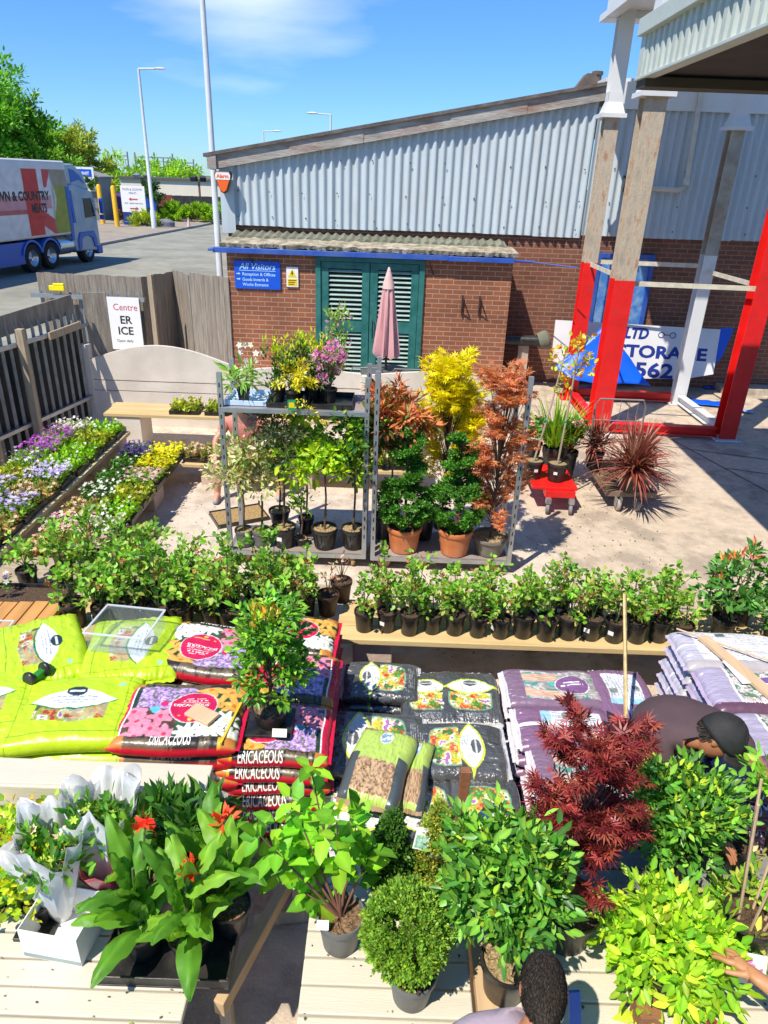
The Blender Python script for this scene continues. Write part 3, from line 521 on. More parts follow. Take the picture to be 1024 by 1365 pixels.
def palisade(b, a, c, z1, step=.15):
    a = Vector((*a, 0)); c = Vector((*c, 0)); d = c - a; L = d.length; n = int(L / step); ang = math.atan2(d.y, d.x); e = d.normalized()
    for i in range(n):
        p = a + e * (L * (i + .5) / n); M = Matrix.Translation((p.x, p.y, 0)) @ Matrix.Rotation(ang, 4, 'Z'); h = z1
        for sx in (-1, 1):
            vs = [(sx * .033, -.012, .08), (0, .008, .08), (0, .008, h), (sx * .033, -.012, h - .06)]; b.add(vs, [(0, 1, 2, 3)], 0, False, M); b.add([(x, y - .003, z) for x, y, z in vs], [(3, 2, 1, 0)], 0, False, M)
        b.add([(-.033, -.012, h - .06), (0, .008, h), (.033, -.012, h - .06), (0, .02, h + .07)], [(0, 1, 3), (1, 2, 3)], 0, False, M)
fl = thing('palisade_fence', 'dark palisade fence backed with grey timber boards along the left side of the yard', 'fence', (0, 0, 0))
F0, F1, F2 = (-5.75, 4.6), (-5.02, 8.25), (-4.55, 10.55)
b = MB(); palisade(b, F0, F1, 1.35); palisade(b, F1, F2, 1.72); b.obj('pales', PALI, fl)
for a, c, zz in ((F0, F1, 1.15), (F0, F1, .4), (F1, F2, 1.52), (F1, F2, .45)): b = MB(); b.beam((a[0] + .03, a[1], zz), (c[0] + .03, c[1], zz), .05, .05); b.obj('rail', STEEL, fl)
for x, y, h, w in ((-5.0, 8.22, 1.6, .09), (-4.86, 9.05, 1.72, .09), (-5.45, 6.2, 1.5, .09)): b = MB(); b.box(x - w / 2 + .1, x + w / 2 + .1, y - w / 2, y + w / 2, 0, h); b.obj('timber_post', TIMB2, fl, bevel=.004)
def bobj(z0, z1, a, c, sd, name='timber_boarding', m=TIMB, w=.115, dx=-.07):
    b = MB(); plank_run(b, (a[0] + dx, a[1]), (c[0] + dx, c[1]), z0, z1, seed=sd, w=w); return b.obj(name, m, fl)
DKT = mat('shaded_timber', (.05, .045, .042), .9, var=.3, scale=5, stretch=(6, 6, .6)); bobj(.05, 1.2, F0, F1, 3, m=DKT); bobj(.05, 1.5, F1, F2, 4, m=DKT)  # near-black colour stands in for the shade on this side of the boards
for a, c, za, zb, h in ((( -4.98, 8.9), (-4.58, 10.35), 1.74, 1.84, .26), ((-5.35, 7.0), (-5.0, 8.85), 1.62, 1.7, .2)):
    b = MB(); b.beam((a[0] - .03, a[1], za), (c[0] - .03, c[1], zb), .025, h); b.obj('top_board', TIMB, fl, bevel=.003)
b = MB(); b.beam((-4.66, 9.6, 1.52), (-4.5, 10.25, 1.56), .03, .1); b.obj('rail_block', TIMB2, fl)
b = MB(); b.cbox((-4.37, 10.58, 1.5), (.33, .025, .95), R(12)); b.obj('corner_plank', TIMB, fl, bevel=.003)
b = MB(); b.cbox((-4.56, 10.5, .62), (.12, .2, 1.24), 0); b.obj('corner_post', PANC, fl)
f2 = thing('timber_fence', 'weathered vertical board fence joining the brick lean-to corner', 'fence', (0, 0, 0))
b = MB(); plank_run(b, (-2.9, 12.92), (-3.75, 13.5), .02, 1.95, seed=7); b.obj('boarding', TIMB, f2); b = MB(); plank_run(b, (-3.77, 13.5), (-4.3, 14.3), .02, 1.9, seed=8); b.obj('return_boarding', TIMB, f2)
b = MB(); plank_run(b, (-4.62, 13.35), (-4.3, 14.3), .02, 1.85, seed=9); b.obj('end_boarding', TIMB, f2); b = MB(); b.box(-4.48, -4.4, 13.3, 13.38, 0, 1.9); b.obj('post', TIMB2, f2)
f3 = thing('roadside_fence', 'grey timber and palisade fence along the road behind the sign', 'fence', (0, 0, 0))
b = MB(); plank_run(b, (-6.62, 13.55), (-4.65, 13.45), .3, 1.84, seed=11, w=.14); b.obj('boarding', TIMB, f3); b = MB(); palisade(b, (-6.6, 13.42), (-4.6, 13.32), 1.55, .17); b.obj('pales', PALI, f3)
b = MB(); b.beam((-6.68, 13.36, 1.46), (-4.55, 13.26, 1.46), .08, .07); b.obj('rail', STEEL, f3)
tag(MB().box(-.14, .14, -.03, .03, -.045, .045).box(-.06, .14, -.03, .03, .045, .085).obj('plastic_moulding', mat('yellow_plastic', (.9, .75, .0), .45), bevel=.01), 'bright yellow plastic moulding hung on the roadside fence rail', 'plastic moulding').location = aty(76, 384, 13.28)
b = MB()
cs = thing('garden_centre_sign', 'white sign with red and black lettering fixed on the roadside fence', 'sign', (-4.93, 13.2, 1.05)); MB().box(-.38, .29, -.01, .01, -.5, .45).obj('board', WHITEP, cs)
REDL = mat('red_lettering', (.6, .03, .05), .5); lettering(cs, 'Centre', .17, WALLM(-.2, -.012, .22), REDL, fit=.44); lettering(cs, 'ER', .2, WALLM(-.1, -.012, -.02), BLK, bold=.004); lettering(cs, 'ICE', .2, WALLM(-.16, -.012, -.22), BLK, bold=.004); lettering(cs, 'Open daily', .07, WALLM(-.2, -.012, -.36), BLK)
# ================================================================ BACKGROUND
def tree(name, label, cat, base, h, r, n, cols, trunk_h=None, seed=1, lf=.3, group=None, k=34):
    global rng; rng = np.random.default_rng(seed); t = thing(name, label, cat, base, group=group); C, O = crown_pts(k, (0, 0, h - r[2]), r, .45, -.8)
    C += rng.normal(size=C.shape) * np.array(r) * .1
    cl_leaves(C, O, r[0] * .26, n // k, lf, OVAL, cols, t, LEAF, 'crown', upb=.1)
    b = MB(); b.tube([(0, 0, -.1), (.05, 0, h * .25), (0, .05, h - r[2])], [h * .03, h * .024, h * .012], 9)
    for i in range(0, len(C), 3): b.tube([(0, 0, h * .28), Vector(C[i]) * .55 + Vector((0, 0, h * .15)), C[i]], [h * .014, h * .008, h * .003], 5, cap=False)
    b.obj('trunk', BARK, t); return t
G1 = [(.14, .38, .04), (.22, .5, .06), (.08, .25, .03)]; G2 = [(.3, .4, .07), (.42, .46, .08), (.2, .3, .06)]; G3 = [(.3, .5, .05), (.2, .4, .05)]
tg = 'trees beyond the road'
tree('ash_tree', 'large bright green tree at the left edge, tallest of the trees', 'tree', (-31.6, 58, 0), 10.4, (5.2, 5, 4.6), 26000, G1, seed=2, group=tg, lf=.34, k=110)
tree('ash_tree', 'dark green tree in the middle, behind the lorry trailer', 'tree', (-29.0, 60, 0), 7.6, (3.8, 3.4, 3.6), 16000, G1 + G2[:1], seed=3, group=tg, k=70)
tree('willow_tree', 'olive and yellow-green tree at the right end of the tree group', 'tree', (-26.9, 63, 0), 6.3, (3.2, 3, 3.0), 14000, G2, seed=4, group=tg, k=60)
for i, (u, v, y, s_) in enumerate(((165, 225, 95, 5.2), (205, 228, 98, 4.6), (225, 230, 100, 3.9))):
    p = aty(u, v, y); tree('far_tree', ('leftmost', 'middle', 'rightmost')[i] + ' of the light green treetops above the white building', 'tree', (p.x, y, 0), p.z + 1.0, (s_, 3, 2.2), 2600, G3, seed=10 + i, lf=.5, group='treetops behind the white building', k=26)
# street lamps
LAMPW = mat('lamp_column_paint', (.6, .63, .65), .45, var=.05)
def lamp(lb, x, y, h, arm, r=.07, dirx=1):
    t = thing('street_lamp', lb, 'street lamp', (x, y, 0), group='street lamps'); b = MB(); b.tube([(0, 0, 0), (0, 0, 1.2), (0, 0, 1.25), (0, 0, h)], [r * 1.35, r * 1.3, r, r * .6], 12); b.obj('pole', LAMPW, t)
    b = MB(); b.tube([(0, 0, h), (dirx * arm, 0, h + .04)], r * .45, 8); b.obj('arm', LAMPW, t); b = MB(); b.lathe([(0, -.06), (.14, -.04), (.17, 0), (.1, .06), (0, .08)], (0, 0, 0), 12, sy=.6, M=Matrix.Translation((dirx * (arm + .25), 0, h + .05)) @ Matrix.Diagonal((2.3, 1.4, 1, 1))); b.obj('lantern', LAMPW, t)
p = at(206, 306); p2 = aty(192, 92, p.y); lamp('tall grey street lamp on the pavement beside the flower bed, arm to the right', p.x, p.y, p2.z, 1.1, .13)
p = aty(291, 330, 14.45); lamp('very tall pale lamp column behind the warehouse corner, reaching past the top', p.x, 14.45, 9.5, .9, .062)
p = aty(441, 153, 50); lamp('small street lamp seen above the warehouse roof, arm to the left', p.x, 50, p.z, .9, .09, -1); p = aty(351, 175, 66); lamp('most distant street lamp above the warehouse roof', p.x, 66, p.z, .9, .09, 1)
# white building, grey warehouse
GREYC = mat('grey_cladding', (.20, .21, .22), .6, var=.08, stretch=(6, 1, .3), scale=3); CREAMW = mat('cream_render', (.74, .70, .6), .8, var=.05, scale=.7); DKF = mat('dark_fence', (.035, .035, .04), .8, var=.4, scale=2, stretch=(4, 4, .5))
wb = thing('white_building', 'long low cream building behind the dark fence', 'building', (-20, 76, 0)); MB().box(-7.2, 14, 0, 8, 0, 2.9).obj('wall', CREAMW, wb); MB().box(-7.3, 14.1, -.2, 8.2, 2.9, 3.1).obj('roof_edge', mat('roof_edge_grey', (.1, .1, .1), .8), wb)
gw = thing('grey_warehouse', 'grey gabled warehouse behind the lorry cab', 'building', (-25.4, 58, 0)); b = MB(); b.prism([(-4.6, 0), (-4.6, 3.6), (-1.5, 4.2), (3.0, 3.1), (3.0, 0)], 0, 2.5); b.obj('wall', GREYC, gw); b = MB(); b.prism([(-4.9, 3.2), (-1.5, 4.22), (3.2, 3.06), (3.2, 3.14), (-1.5, 4.32), (-4.9, 3.3)], -.2, 2.7); b.obj('roof', mat('slate_grey_roof', (.25, .25, .25), .7), gw)
g2 = thing('warehouse_sign', 'white and blue sign on the grey warehouse wall', 'sign', (-23.3, 57.8, 3.0)); MB().box(-.68, .68, -.03, .03, -.9, .75).obj('board', WHITEP, g2); MB().box(-.52, .52, -.05, -.031, .1, .6).obj('blue_panel', SIGNB, g2); lettering(g2, 'UNIT', .3, WALLM(0, -.052, .22), WHITEP, align='CENTER', bold=.01); lettering(g2, 'RENTAL', .26, WALLM(0, -.035, -.25), SIGNB, align='CENTER'); lettering(g2, 'trade only', .2, WALLM(0, -.035, -.6), SIGNB, align='CENTER')
fb = thing('yard_fence', 'dark boarded yard fence running in front of the cream building', 'fence', (-20, 62, 0)); b = MB(); plank_run(b, (-8.5, 0), (-.5, 0), 0, 2.0, w=.3, seed=3); plank_run(b, (-.5, .3), (12, 1.5), 0, 1.9, w=.3, seed=4); b.obj('boarding', DKF, fb)
for i, (x0, x1, c, nm) in enumerate(((-18.9, -17.85, (.18, .09, .35), 'purple'), (-17.75, -17.2, (.03, .22, .1), 'green'), (-16.6, -15.75, (.01, .08, .5), 'blue'), (-15.5, -14.4, (.22, .05, .04), 'red-brown'))):
    f = 61.5 / 62; t = thing('coloured_panel', nm + ' board standing against the yard fence', 'panel', ((x0 + x1) / 2 - 3.6, 61.5, 0), group='coloured boards along the yard fence'); b = MB(); b.box(-(x1 - x0) / 2, (x1 - x0) / 2, 0, .1, .25, 1.95); b.obj('board', mat('panel_' + nm, c, .6), t); b = MB(); b.box(-.05, .05, .1, .2, 0, 1.9); b.obj('post', DKF, t)
YP = mat('yellow_post_paint', (.8, .45, .01), .5, var=.1)
for u, v, lb in ((157, 304, 'right yellow gate post next to the direction sign'), (138, 300, 'left yellow gate post behind the lorry cab')):
    p = at(u, v); b = MB(); b.lathe([(.16, 0), (.16, 2.55), (.1, 2.66), (0, 2.68)], (0, 0, 0), 12); o = b.obj('gate_post', YP); o.location = (p.x, p.y, 0); tag(o, lb, 'gate post', 'yellow gate posts')
p = at(182, 302); ds = thing('direction_sign', 'white road sign with two red arrows above a navy panel by the yellow post', 'sign', (p.x, p.y, 0)); MB().box(-.85, .85, -.04, .04, .95, 2.65).obj('board', WHITEP, ds); MB().box(-.85, .85, -.045, .03, .05, .93).obj('lower_panel', NAVY, ds)
lettering(ds, 'TOWN & COUNTRY', .2, WALLM(0, -.045, 2.35), NAVY, align='CENTER', fit=1.45); lettering(ds, 'MEATS', .18, WALLM(0, -.045, 2.12), NAVY, align='CENTER'); lettering(ds, 'All deliveries', .16, WALLM(0, -.045, 1.48), NAVY, align='CENTER', fit=1.3)
for z, s_ in ((1.8, -1), (1.2, 1)): MB().prism([(s_ * x, z + zz) for x, zz in ((-.3, -.03), (.15, -.03), (.15, -.1), (.32, 0), (.15, .1), (.15, .03), (-.3, .03))], -.06, -.041).obj('arrow', REDL, ds)
# planting along the pavement
rng = np.random.default_rng(21)
def mound(name, label, cat, p, r, n, cols, lf=.12, T=OVAL, m=LEAF, group=None, k=22, low=-.1, nm='foliage', stem=True):
    t = thing(name, label, cat, p, group=group); C, O = crown_pts(k, (0, 0, r[2] * .35), r, .5, low); cl_leaves(C, O, min(r) * .35, max(2, n // k), lf, T, cols, t, m, nm)
    if stem: twigs(t, (0, 0, 0), C, .012, .004, min(10, k))
    return t
for i in range(3): mound('hedge', ('left', 'middle', 'right')[i] + ' section of the clipped yellow-green hedge by the far pavement', 'hedge', (-17.5 + i * 1.75, 60.3, .1), (1.15, .8, .95), 5000, [(.3, .5, .03), (.2, .4, .03)], .16, k=40, group='hedge sections by the far pavement')
mound('conifer_shrub', 'dark green spreading shrub left of the hedge', 'shrub', (-19.2, 59.5, .1), (1.2, 1, 2.0), 2200, [(.03, .1, .03), (.05, .14, .04)], .2); mound('low_shrub', 'yellow-green grassy shrub at the foot of the street lamp', 'shrub', (-17.6, 53.3, .05), (1.1, .7, .7), 900, [(.35, .42, .02), (.2, .34, .03)], .28, LANCE)
mound('red_shrub', 'dark red shrub beside the direction sign', 'shrub', (-19.3, 54.6, .05), (.8, .6, .9), 700, [(.12, .03, .02), (.07, .06, .02)], .18); mound('climber', 'green climber growing over the fence behind the yellow posts', 'shrub', (-23.3, 57.2, 2.2), (1.3, .4, .6), 900, [(.06, .15, .03)], .18, stem=False); mound('roadside_shrub', 'pale grey-green low shrub at the kerb in front of the lorry', 'shrub', (-19.5, 45, .0), (.8, .7, .6), 600, [(.2, .24, .12)], .14)
b = MB(); b.lathe([(.2, 0), (.2, .03), (.14, .04), (.03, .7), (0, .72)], (0, 0, 0), 14); o = b.obj('traffic_cone', mat('cone', (.8, .75, .7), .5, rgb2=(.7, .15, .08), scale=3)); o.location = at(252, 304); tag(o, 'small traffic cone on the far pavement in front of the hedge', 'traffic cone')
b = MB(); b.lathe([(0, 0), (.6, .05), (.65, .4), (.3, .6), (0, .62)], (0, 0, 0), 10, sy=.6); o = b.obj('boulder', mat('boulder', (.16, .17, .2), .9, var=.3, bump=.8)); o.location = at(222, 304); tag(o, 'grey boulder in the bed between lamp post and hedge', 'boulder')
# floodlight poles and rail gantries
for u, v, y, lb in ((190, 237, 61, 'floodlights on a rusty pole behind the street lamp'), (265, 240, 64, 'dark floodlight cluster on a short pole above the hedge')):
    p = aty(u, v, y); t = thing('floodlight', lb, 'floodlight', (p.x, y, 0)); MB().tube([(0, 0, 0), (0, 0, p.z)], .09, 8).obj('pole', mat('rusty_pole', (.25, .12, .08), .8), t)
    for s_ in (-1, 1): MB().cbox((s_ * .38, -.1, p.z + .1), (.5, .35, .34), rx=.4, rz=.3 * s_).obj('lamp_head', DKF if y > 62 else STEEL, t)
    MB().box(-.6, .6, -.05, .05, p.z - .1, p.z - .03).obj('crossbar', DKF, t)
GAN = mat('gantry_steel', (.22, .24, .26), .6)
for i, (u0, u1, v, y) in enumerate(((144, 170, 207, 120), (180, 230, 209, 118), (218, 258, 216, 130))):
    a = aty(u0, v, y); c = aty(u1, v + 1, y); t = thing('rail_gantry', ('left', 'middle', 'right')[i] + ' overhead railway gantry on the skyline above the cream building', 'gantry', (a.x, y, 0), group='railway gantries'); w = c.x - a.x
    for x in (0, w): MB().tube([(x, 0, 0), (x, 0, a.z + .6)], .12, 6).obj('mast', GAN, t)
    MB().beam((0, 0, a.z), (w, 0, a.z), .12, .16).beam((0, 0, a.z - .5), (w, 0, a.z - .5), .08, .08).obj('boom', GAN, t); b = MB()
    for q in range(4): x = w * (q + .5) / 4; b.tube([(x, 0, a.z - .5), (x, 0, a.z - 1.2), (x + .6, 0, a.z - 1.4)], .05, 5)
    b.obj('wire_support', GAN, t)
# ---------------------------------------------------------------- lorry
def N3(x, y, s=1.0):
    return math.sin(x * 3.1 * s + 1.3 * math.sin(y * 2.3 * s)) * math.sin(y * 2.7 * s + 1.7 * math.sin(x * 1.9 * s))
lo_a = Vector((-12.85, 32.6, 0)); ang = math.atan2(.99, .13)       # nose of the lorry points along +y
lo = thing('lorry', 'blue and white articulated lorry with a red and white meat company trailer on the road', 'lorry', lo_a, ang)
# local: x forward (0 = front of cab), y left, side facing the yard is y = 0 (right), body extends to y = 2.5
PAINTB = mat('lorry_blue', (.005, .11, .5), .4, var=.05, coat=.1); CABG = mat('cab_silver', (.36, .44, .5), .35, var=.08, metal=.1, stain=(.12, .28, .5), stain_amt=.6, stain_scale=1.5, coat=.2); GLASS = mat('dark_glass', (.03, .04, .05), .06, spec=.8); TYRE = mat('tyre_rubber', (.012, .012, .012), .8); ALU = mat('bright_aluminium', (.6, .62, .64), .25, metal=.9, var=.05)
tr_front = -1.95; TL = 12.6
b = MB(); b.box(tr_front - TL, tr_front, 0, 2.5, 1.18, 3.86); tb = b.obj('trailer_body', WHT, lo, bevel=.09, seg=3)
def flag(x, z):      # x 0..1 back to front over the printed end, z 0..1
    if .0 <= z <= 1:
        if .30 < x < .52: c = (.60, .035, .03)
        elif abs((z - .5) - (x - .41) * .0) < .1 and x < .7: c = (.62, .3, .33)
        elif x >= .52 and abs((z - .18) - (.62 - x) * .9) < .13 and z < .5: c = (.6, .06, .06)
        elif x > .6 and z > .72 and (x - .6) < (z - .6) * .35: c = (.6, .05, .05)
        elif x < .3 and abs(z - .45) < .12: c = (.5, .12, .12)
        else: c = (.68, .68, .68)
    f = (x - .86) / .10 + .15 * math.sin(z * 7)
    if abs(f) < 1.1 + .2 * math.sin(z * 9): c = (.30, .33, .04) if z < .75 else (.35, .28, .2)
    elif 1.1 <= abs(f) < 1.5: c = tuple(.5 * a + .5 * g for a, g in zip(c, (.25, .28, .1)))
    k = 1 + .1 * N3(x * 9, z * 7); return tuple(v * k for v in c)
nx, nz = 150, 90; xs = np.linspace(-5.4, -.08, nx); zs = np.linspace(.08, 2.35, nz)
V = np.array([(tr_front + x, -.004, 1.2 + z) for x in xs for z in zs]); Fq = np.array([(i * nz + j, (i + 1) * nz + j, (i + 1) * nz + j + 1, i * nz + j + 1) for i in range(nx - 1) for j in range(nz - 1)])
cc = np.array([flag((x + 4.2) / 4.15 if x > -4.2 else .1, (z - .08) / 2.27) for x in xs for z in zs]); PRINT = attr_mat('printed_panel', .4, spec=.4)
npmesh('printed_side', V, [Fq], lo, PRINT, cc)
LM = lambda x, z: Matrix.Translation((x, -.008, z)) @ Matrix.Rotation(R(90), 4, 'X')
BLKL = mat('black_lettering', (.02, .02, .02), .5)
lettering(lo, 'TOWN & COUNTRY', .42, LM(tr_front - 5.1, 2.5), BLKL, bold=.018, fit=3.7); lettering(lo, 'MEATS', .42, LM(tr_front - 2.65, 2.08), BLKL, bold=.018, fit=.95); lettering(lo, 'GROUP', .2, LM(tr_front - 2.5, 1.82), REDL, bold=.004, fit=.7)
b = MB(); b.box(tr_front - TL, tr_front - 3.3, .05, .12, .35, 1.1); b.obj('side_skirt', PAINTB, lo); b = MB(); b.box(tr_front - TL, -1.2, .5, 2.0, .75, 1.15); b.box(-5.6, -.3, .6, 1.9, .55, .8); b.obj('chassis', BLK, lo)
b = MB(); b.prism([(-2.15, .95), (-2.15, 2.95), (-1.6, 3.05), (-.12, 2.75), (.02, 1.7), (.05, .45), (-.2, .42), (-1.9, .5)], 0.02, 2.48); cb = b.obj('cab', CABG, lo, bevel=.06, seg=3)
b = MB(); b.prism([(-2.1, 2.99), (-2.1, 3.75), (-1.2, 3.78), (-.5, 3.45), (-.15, 2.8)], .12, 2.38); b.obj('roof_spoiler', CABG, lo, bevel=.07, seg=3)
b = MB(); b.prism([(-1.5, 3.1), (-1.55, 3.6), (-1.2, 3.55), (-.75, 3.3), (-.5, 3.05), (-.9, 3.2)], .1, .118); b.obj('spoiler_graphic', PAINTB, lo)
b = MB(); b.prism([(-.95, 1.75), (-.95, 2.5), (-.35, 2.5), (-.12, 1.8)], -.0, .04); b.obj('side_window', GLASS, lo); b = MB(); b.prism([(.0, 1.75), (.02, 1.78), (-.13, 2.62), (-.15, 2.6)], .25, 2.25); b.obj('windscreen', GLASS, lo)
b = MB(); b.prism([(-2.2, .95), (-2.2, 2.95), (-1.95, 2.95), (-2.0, .95)], -.02, .03); b.prism([(-1.9, 1.6), (-1.95, 2.8), (-1.8, 2.8), (-1.72, 1.6)], -.01, .02); b.obj('side_deflector', PAINTB, lo)
b = MB(); b.cbox((.12, -.18, 2.2), (.12, .16, .62)); b.cbox((.12, -.16, 1.75), (.1, .2, .2)); b.obj('mirror', PAINTB, lo, bevel=.03)
b = MB(); b.prism([(-1.75, .55), (-1.75, .95), (-1.55, 1.22), (-.45, 1.22), (-.28, .95), (-.28, .55), (-.5, .6), (-.6, .95), (-.9, 1.06), (-1.2, 1.06), (-1.45, .95), (-1.55, .6)], -.03, .4); b.obj('front_wing', PAINTB, lo, bevel=.02)
b = MB(); b.box(-.3, .12, -.02, 2.5, .28, .62); b.obj('bumper', PAINTB, lo, bevel=.05); b = MB(); b.lathe([(.33, 0), (.36, .03), (.36, .95), (.33, .98)], (0, 0, 0), 16, M=Matrix.Translation((-3.05, .36, .78)) @ Matrix.Rotation(R(90), 4, 'Y')); b.obj('fuel_tank', ALU, lo)
for i, x in enumerate((-1.0, -3.55 - .0, -4.6 - .35, -11.3, -12.6)):
    if i == 1: x = -3.75
    M = Matrix.Translation((x, .03, .51)) @ Matrix.Rotation(R(-90), 4, 'X'); w = MB().lathe([(.3, .0), (.48, .0), (.51, .04), (.51, .27), (.48, .31), (.28, .31)], (0, 0, 0), 28, M=M, cap=False).obj('wheel', TYRE, lo); MB().lathe([(0, .06), (.1, .03), (.13, .09), (.2, .13), (.27, .05), (.3, .0), (.3, .2)], (0, 0, 0), 24, M=M, cap=False).obj('rim', ALU, w)
    if i in (1, 2):
        b = MB(); a = [R(15 + 150 * q / 10) for q in range(11)]; b.prism([(x + .66 * math.cos(t), .5 + .66 * math.sin(t)) for t in a] + [(x + .58 * math.cos(t), .5 + .58 * math.sin(t)) for t in reversed(a)], 0, .45); b.obj('mudguard', PAINTB, lo)
    M2 = Matrix.Translation((x, 2.16, .51)) @ Matrix.Rotation(R(-90), 4, 'X'); MB().lathe([(0, .0), (.48, .0), (.51, .04), (.51, .27), (.48, .31), (0, .31)], (0, 0, 0), 20, M=M2).obj('wheel', TYRE, lo)
# ================================================================ BENCHES AND BEDDING TRAYS
PINE = mat('pale_pine', (.62, .46, .22), .7, var=.14, scale=3, stretch=(.5, 5, 5), bump=.2, stain=(.5, .33, .14), stain_amt=.4, stain_scale=2); PINEY = mat('pine_along_y', (.60, .45, .24), .7, var=.14, scale=3, stretch=(5, .5, 5), bump=.2)
BLOCK = mat('pinkish_block', (.56, .43, .35), .9, var=.08, scale=9, bump=.3)
def bench(name, lb, x0, x1, y0, y1, z, along='x', nb=4, th=.045, blocks=(), m=None, bm=BLOCK, cat='bench', group=None):
    cx, cy = (x0 + x1) / 2, (y0 + y1) / 2; t = thing(name, lb, cat, (cx, cy, 0), group=group); r = random.Random(int(z * 100) + nb)
    for i in range(nb):
        b = MB()
        if along == 'x': w = (y1 - y0) / nb; b.box(x0 - cx + r.uniform(-.02, .02), x1 - cx, y0 - cy + i * w + .004, y0 - cy + (i + 1) * w - .004, z - th, z + r.uniform(-.002, .002))
        else: w = (x1 - x0) / nb; b.box(x0 - cx + i * w + .004, x0 - cx + (i + 1) * w - .004, y0 - cy, y1 - cy + r.uniform(-.02, .02), z - th, z + r.uniform(-.002, .002))
        b.obj('plank', m or (PINE if along == 'x' else PINEY), t, bevel=.005)
    for (bx, by, bw, bd) in blocks: MB().box(bx - cx - bw / 2, bx - cx + bw / 2, by - cy - bd / 2, by - cy + bd / 2, 0, z - th).obj('support_block', bm, t, bevel=.008)
    return t
bench('plank_bench', 'long low bench under purple bedding plants beside the palisade fence', -4.28, -3.38, 4.7, 8.75, .5, 'y', 4, blocks=[(-3.55, 6.35, .3, .25), (-3.8, 8.55, .75, .3), (-3.8, 5.2, .5, .25)])
bench('plank_bench', 'lower bench under yellow and pink bedding plants in front of the purple ones', -3.3, -2.62, 5.55, 8.75, .3, 'y', 3, blocks=[(-2.85, 7.55, .35, .35), (-2.95, 6.0, .5, .3)])
bench('plank_bench', 'low bench of yellow-green trays behind the two plant trolleys', -2.58, .55, 8.15, 8.65, .3, 'x', 3, blocks=[(-2.2, 8.4, .3, .35), (-1.05, 8.35, .25, .3), (.3, 8.4, .25, .3)])
bench('plank_bench', 'pale pine plank bench in front of the arched concrete panels', -3.95, 1.4, 9.3, 9.85, .55, 'x', 3, blocks=[(-3.62, 9.55, .35, .45), (-1.9, 9.6, .25, .4), (.9, 9.6, .25, .4)], bm=PANC)
bench('plank_bench', 'long pine plank bench carrying the rows of potted roses on the right', -.32, 3.4, 4.30, 4.86, .5, 'x', 3, blocks=[(-.05, 4.58, .3, .42), (2.9, 4.58, .3, .42)])
bench('plank_bench', 'pine plank bench carrying the potted roses on the left', -2.42, -.42, 4.22, 4.80, .5, 'x', 3, blocks=[(-2.2, 4.5, .2, .35), (-.7, 4.5, .2, .35)])
bench('plank_bench', 'dark low bench at the left edge under rose pots', -3.5, -2.0, 4.86, 5.5, .42, 'x', 3, m=TIMB2, blocks=[(-3.2, 5.1, .2, .3), (-2.2, 5.1, .2, .3)])
bench('slatted_table', 'orange-brown slatted table at the left edge behind the green bags', -3.1, -2.42, 3.45, 4.5, .6, 'y', 6, m=mat('orange_slats', (.55, .27, .08), .6, var=.2, scale=3, stretch=(5, .5, 5)), blocks=[(-2.8, 4.0, .3, .5)], cat='table')
# bedding trays
TW, TD = .40, .40
def tray_src(name, lb, w, d, leafcols, flower, fl_n, hgt=.09, nleaf=420, L=.04, T=ROUND, fsize=.016, seed=1, dots=None):
    global rng; rng = np.random.default_rng(seed); t = thing(name, lb, 'plant tray', group='trays of bedding plants')
    b = MB(); h = .055; o = .012; b.box(-w / 2, w / 2, -d / 2, d / 2, 0, .004)
    for a in ((-w / 2, w / 2, -d / 2, -d / 2 + .005), (-w / 2, w / 2, d / 2 - .005, d / 2), (-w / 2, -w / 2 + .005, -d / 2, d / 2), (w / 2 - .005, w / 2, -d / 2, d / 2)): b.box(*a, .004, h)
    for i in range(1, 3): b.box(-w / 2, w / 2, -d / 2 + d * i / 3 - .003, -d / 2 + d * i / 3 + .003, .004, h * .9)
    for i in range(1, 4): b.box(-w / 2 + w * i / 4 - .003, -w / 2 + w * i / 4 + .003, -d / 2, d / 2, .004, h * .88)
    b.box(-w / 2 + .006, w / 2 - .006, -d / 2 + .006, d / 2 - .006, .02, h * .8, 1); b.obj('tray', [BLK, SOIL], t)
    k = 24; C = np.array([((i % 4 + .5) / 4 * w - w / 2, (i // 4 + .5) / 6 * d - d / 2, h + hgt * .25) for i in range(k)]) + rng.normal(size=(k, 3)) * (.012, .012, hgt * .15)
    O = rdir(k) * .4 + np.array([0, 0, 1.0]); c = cl_leaves(C, O, .045, nleaf // k, L, T, leafcols, t, LEAF, 'foliage', upb=.45, outw=.4)
    if fl_n:
        P = np.stack([rng.uniform(-w / 2, w / 2, fl_n), rng.uniform(-d / 2, d / 2, fl_n), h + hgt * rng.uniform(.65, 1.2, fl_n)], 1); D = rdir(fl_n); D[:, 2] *= .3; U = unit(rdir(fl_n) * .5 + np.array([-.2, -.4, 1]))
        leafmesh('flowers', P, D, U, 1.35 * fsize * rng.uniform(.7, 1.25, fl_n), DISC, pal(fl_n, flower, .12), t, PETAL)
    return t
LG = [(.3, .52, .05), (.2, .4, .04), (.12, .28, .03)]; YG = [(.45, .5, .04), (.3, .42, .03), (.2, .3, .03)]; DG = [(.05, .16, .03), (.08, .22, .03)]
TR = {}
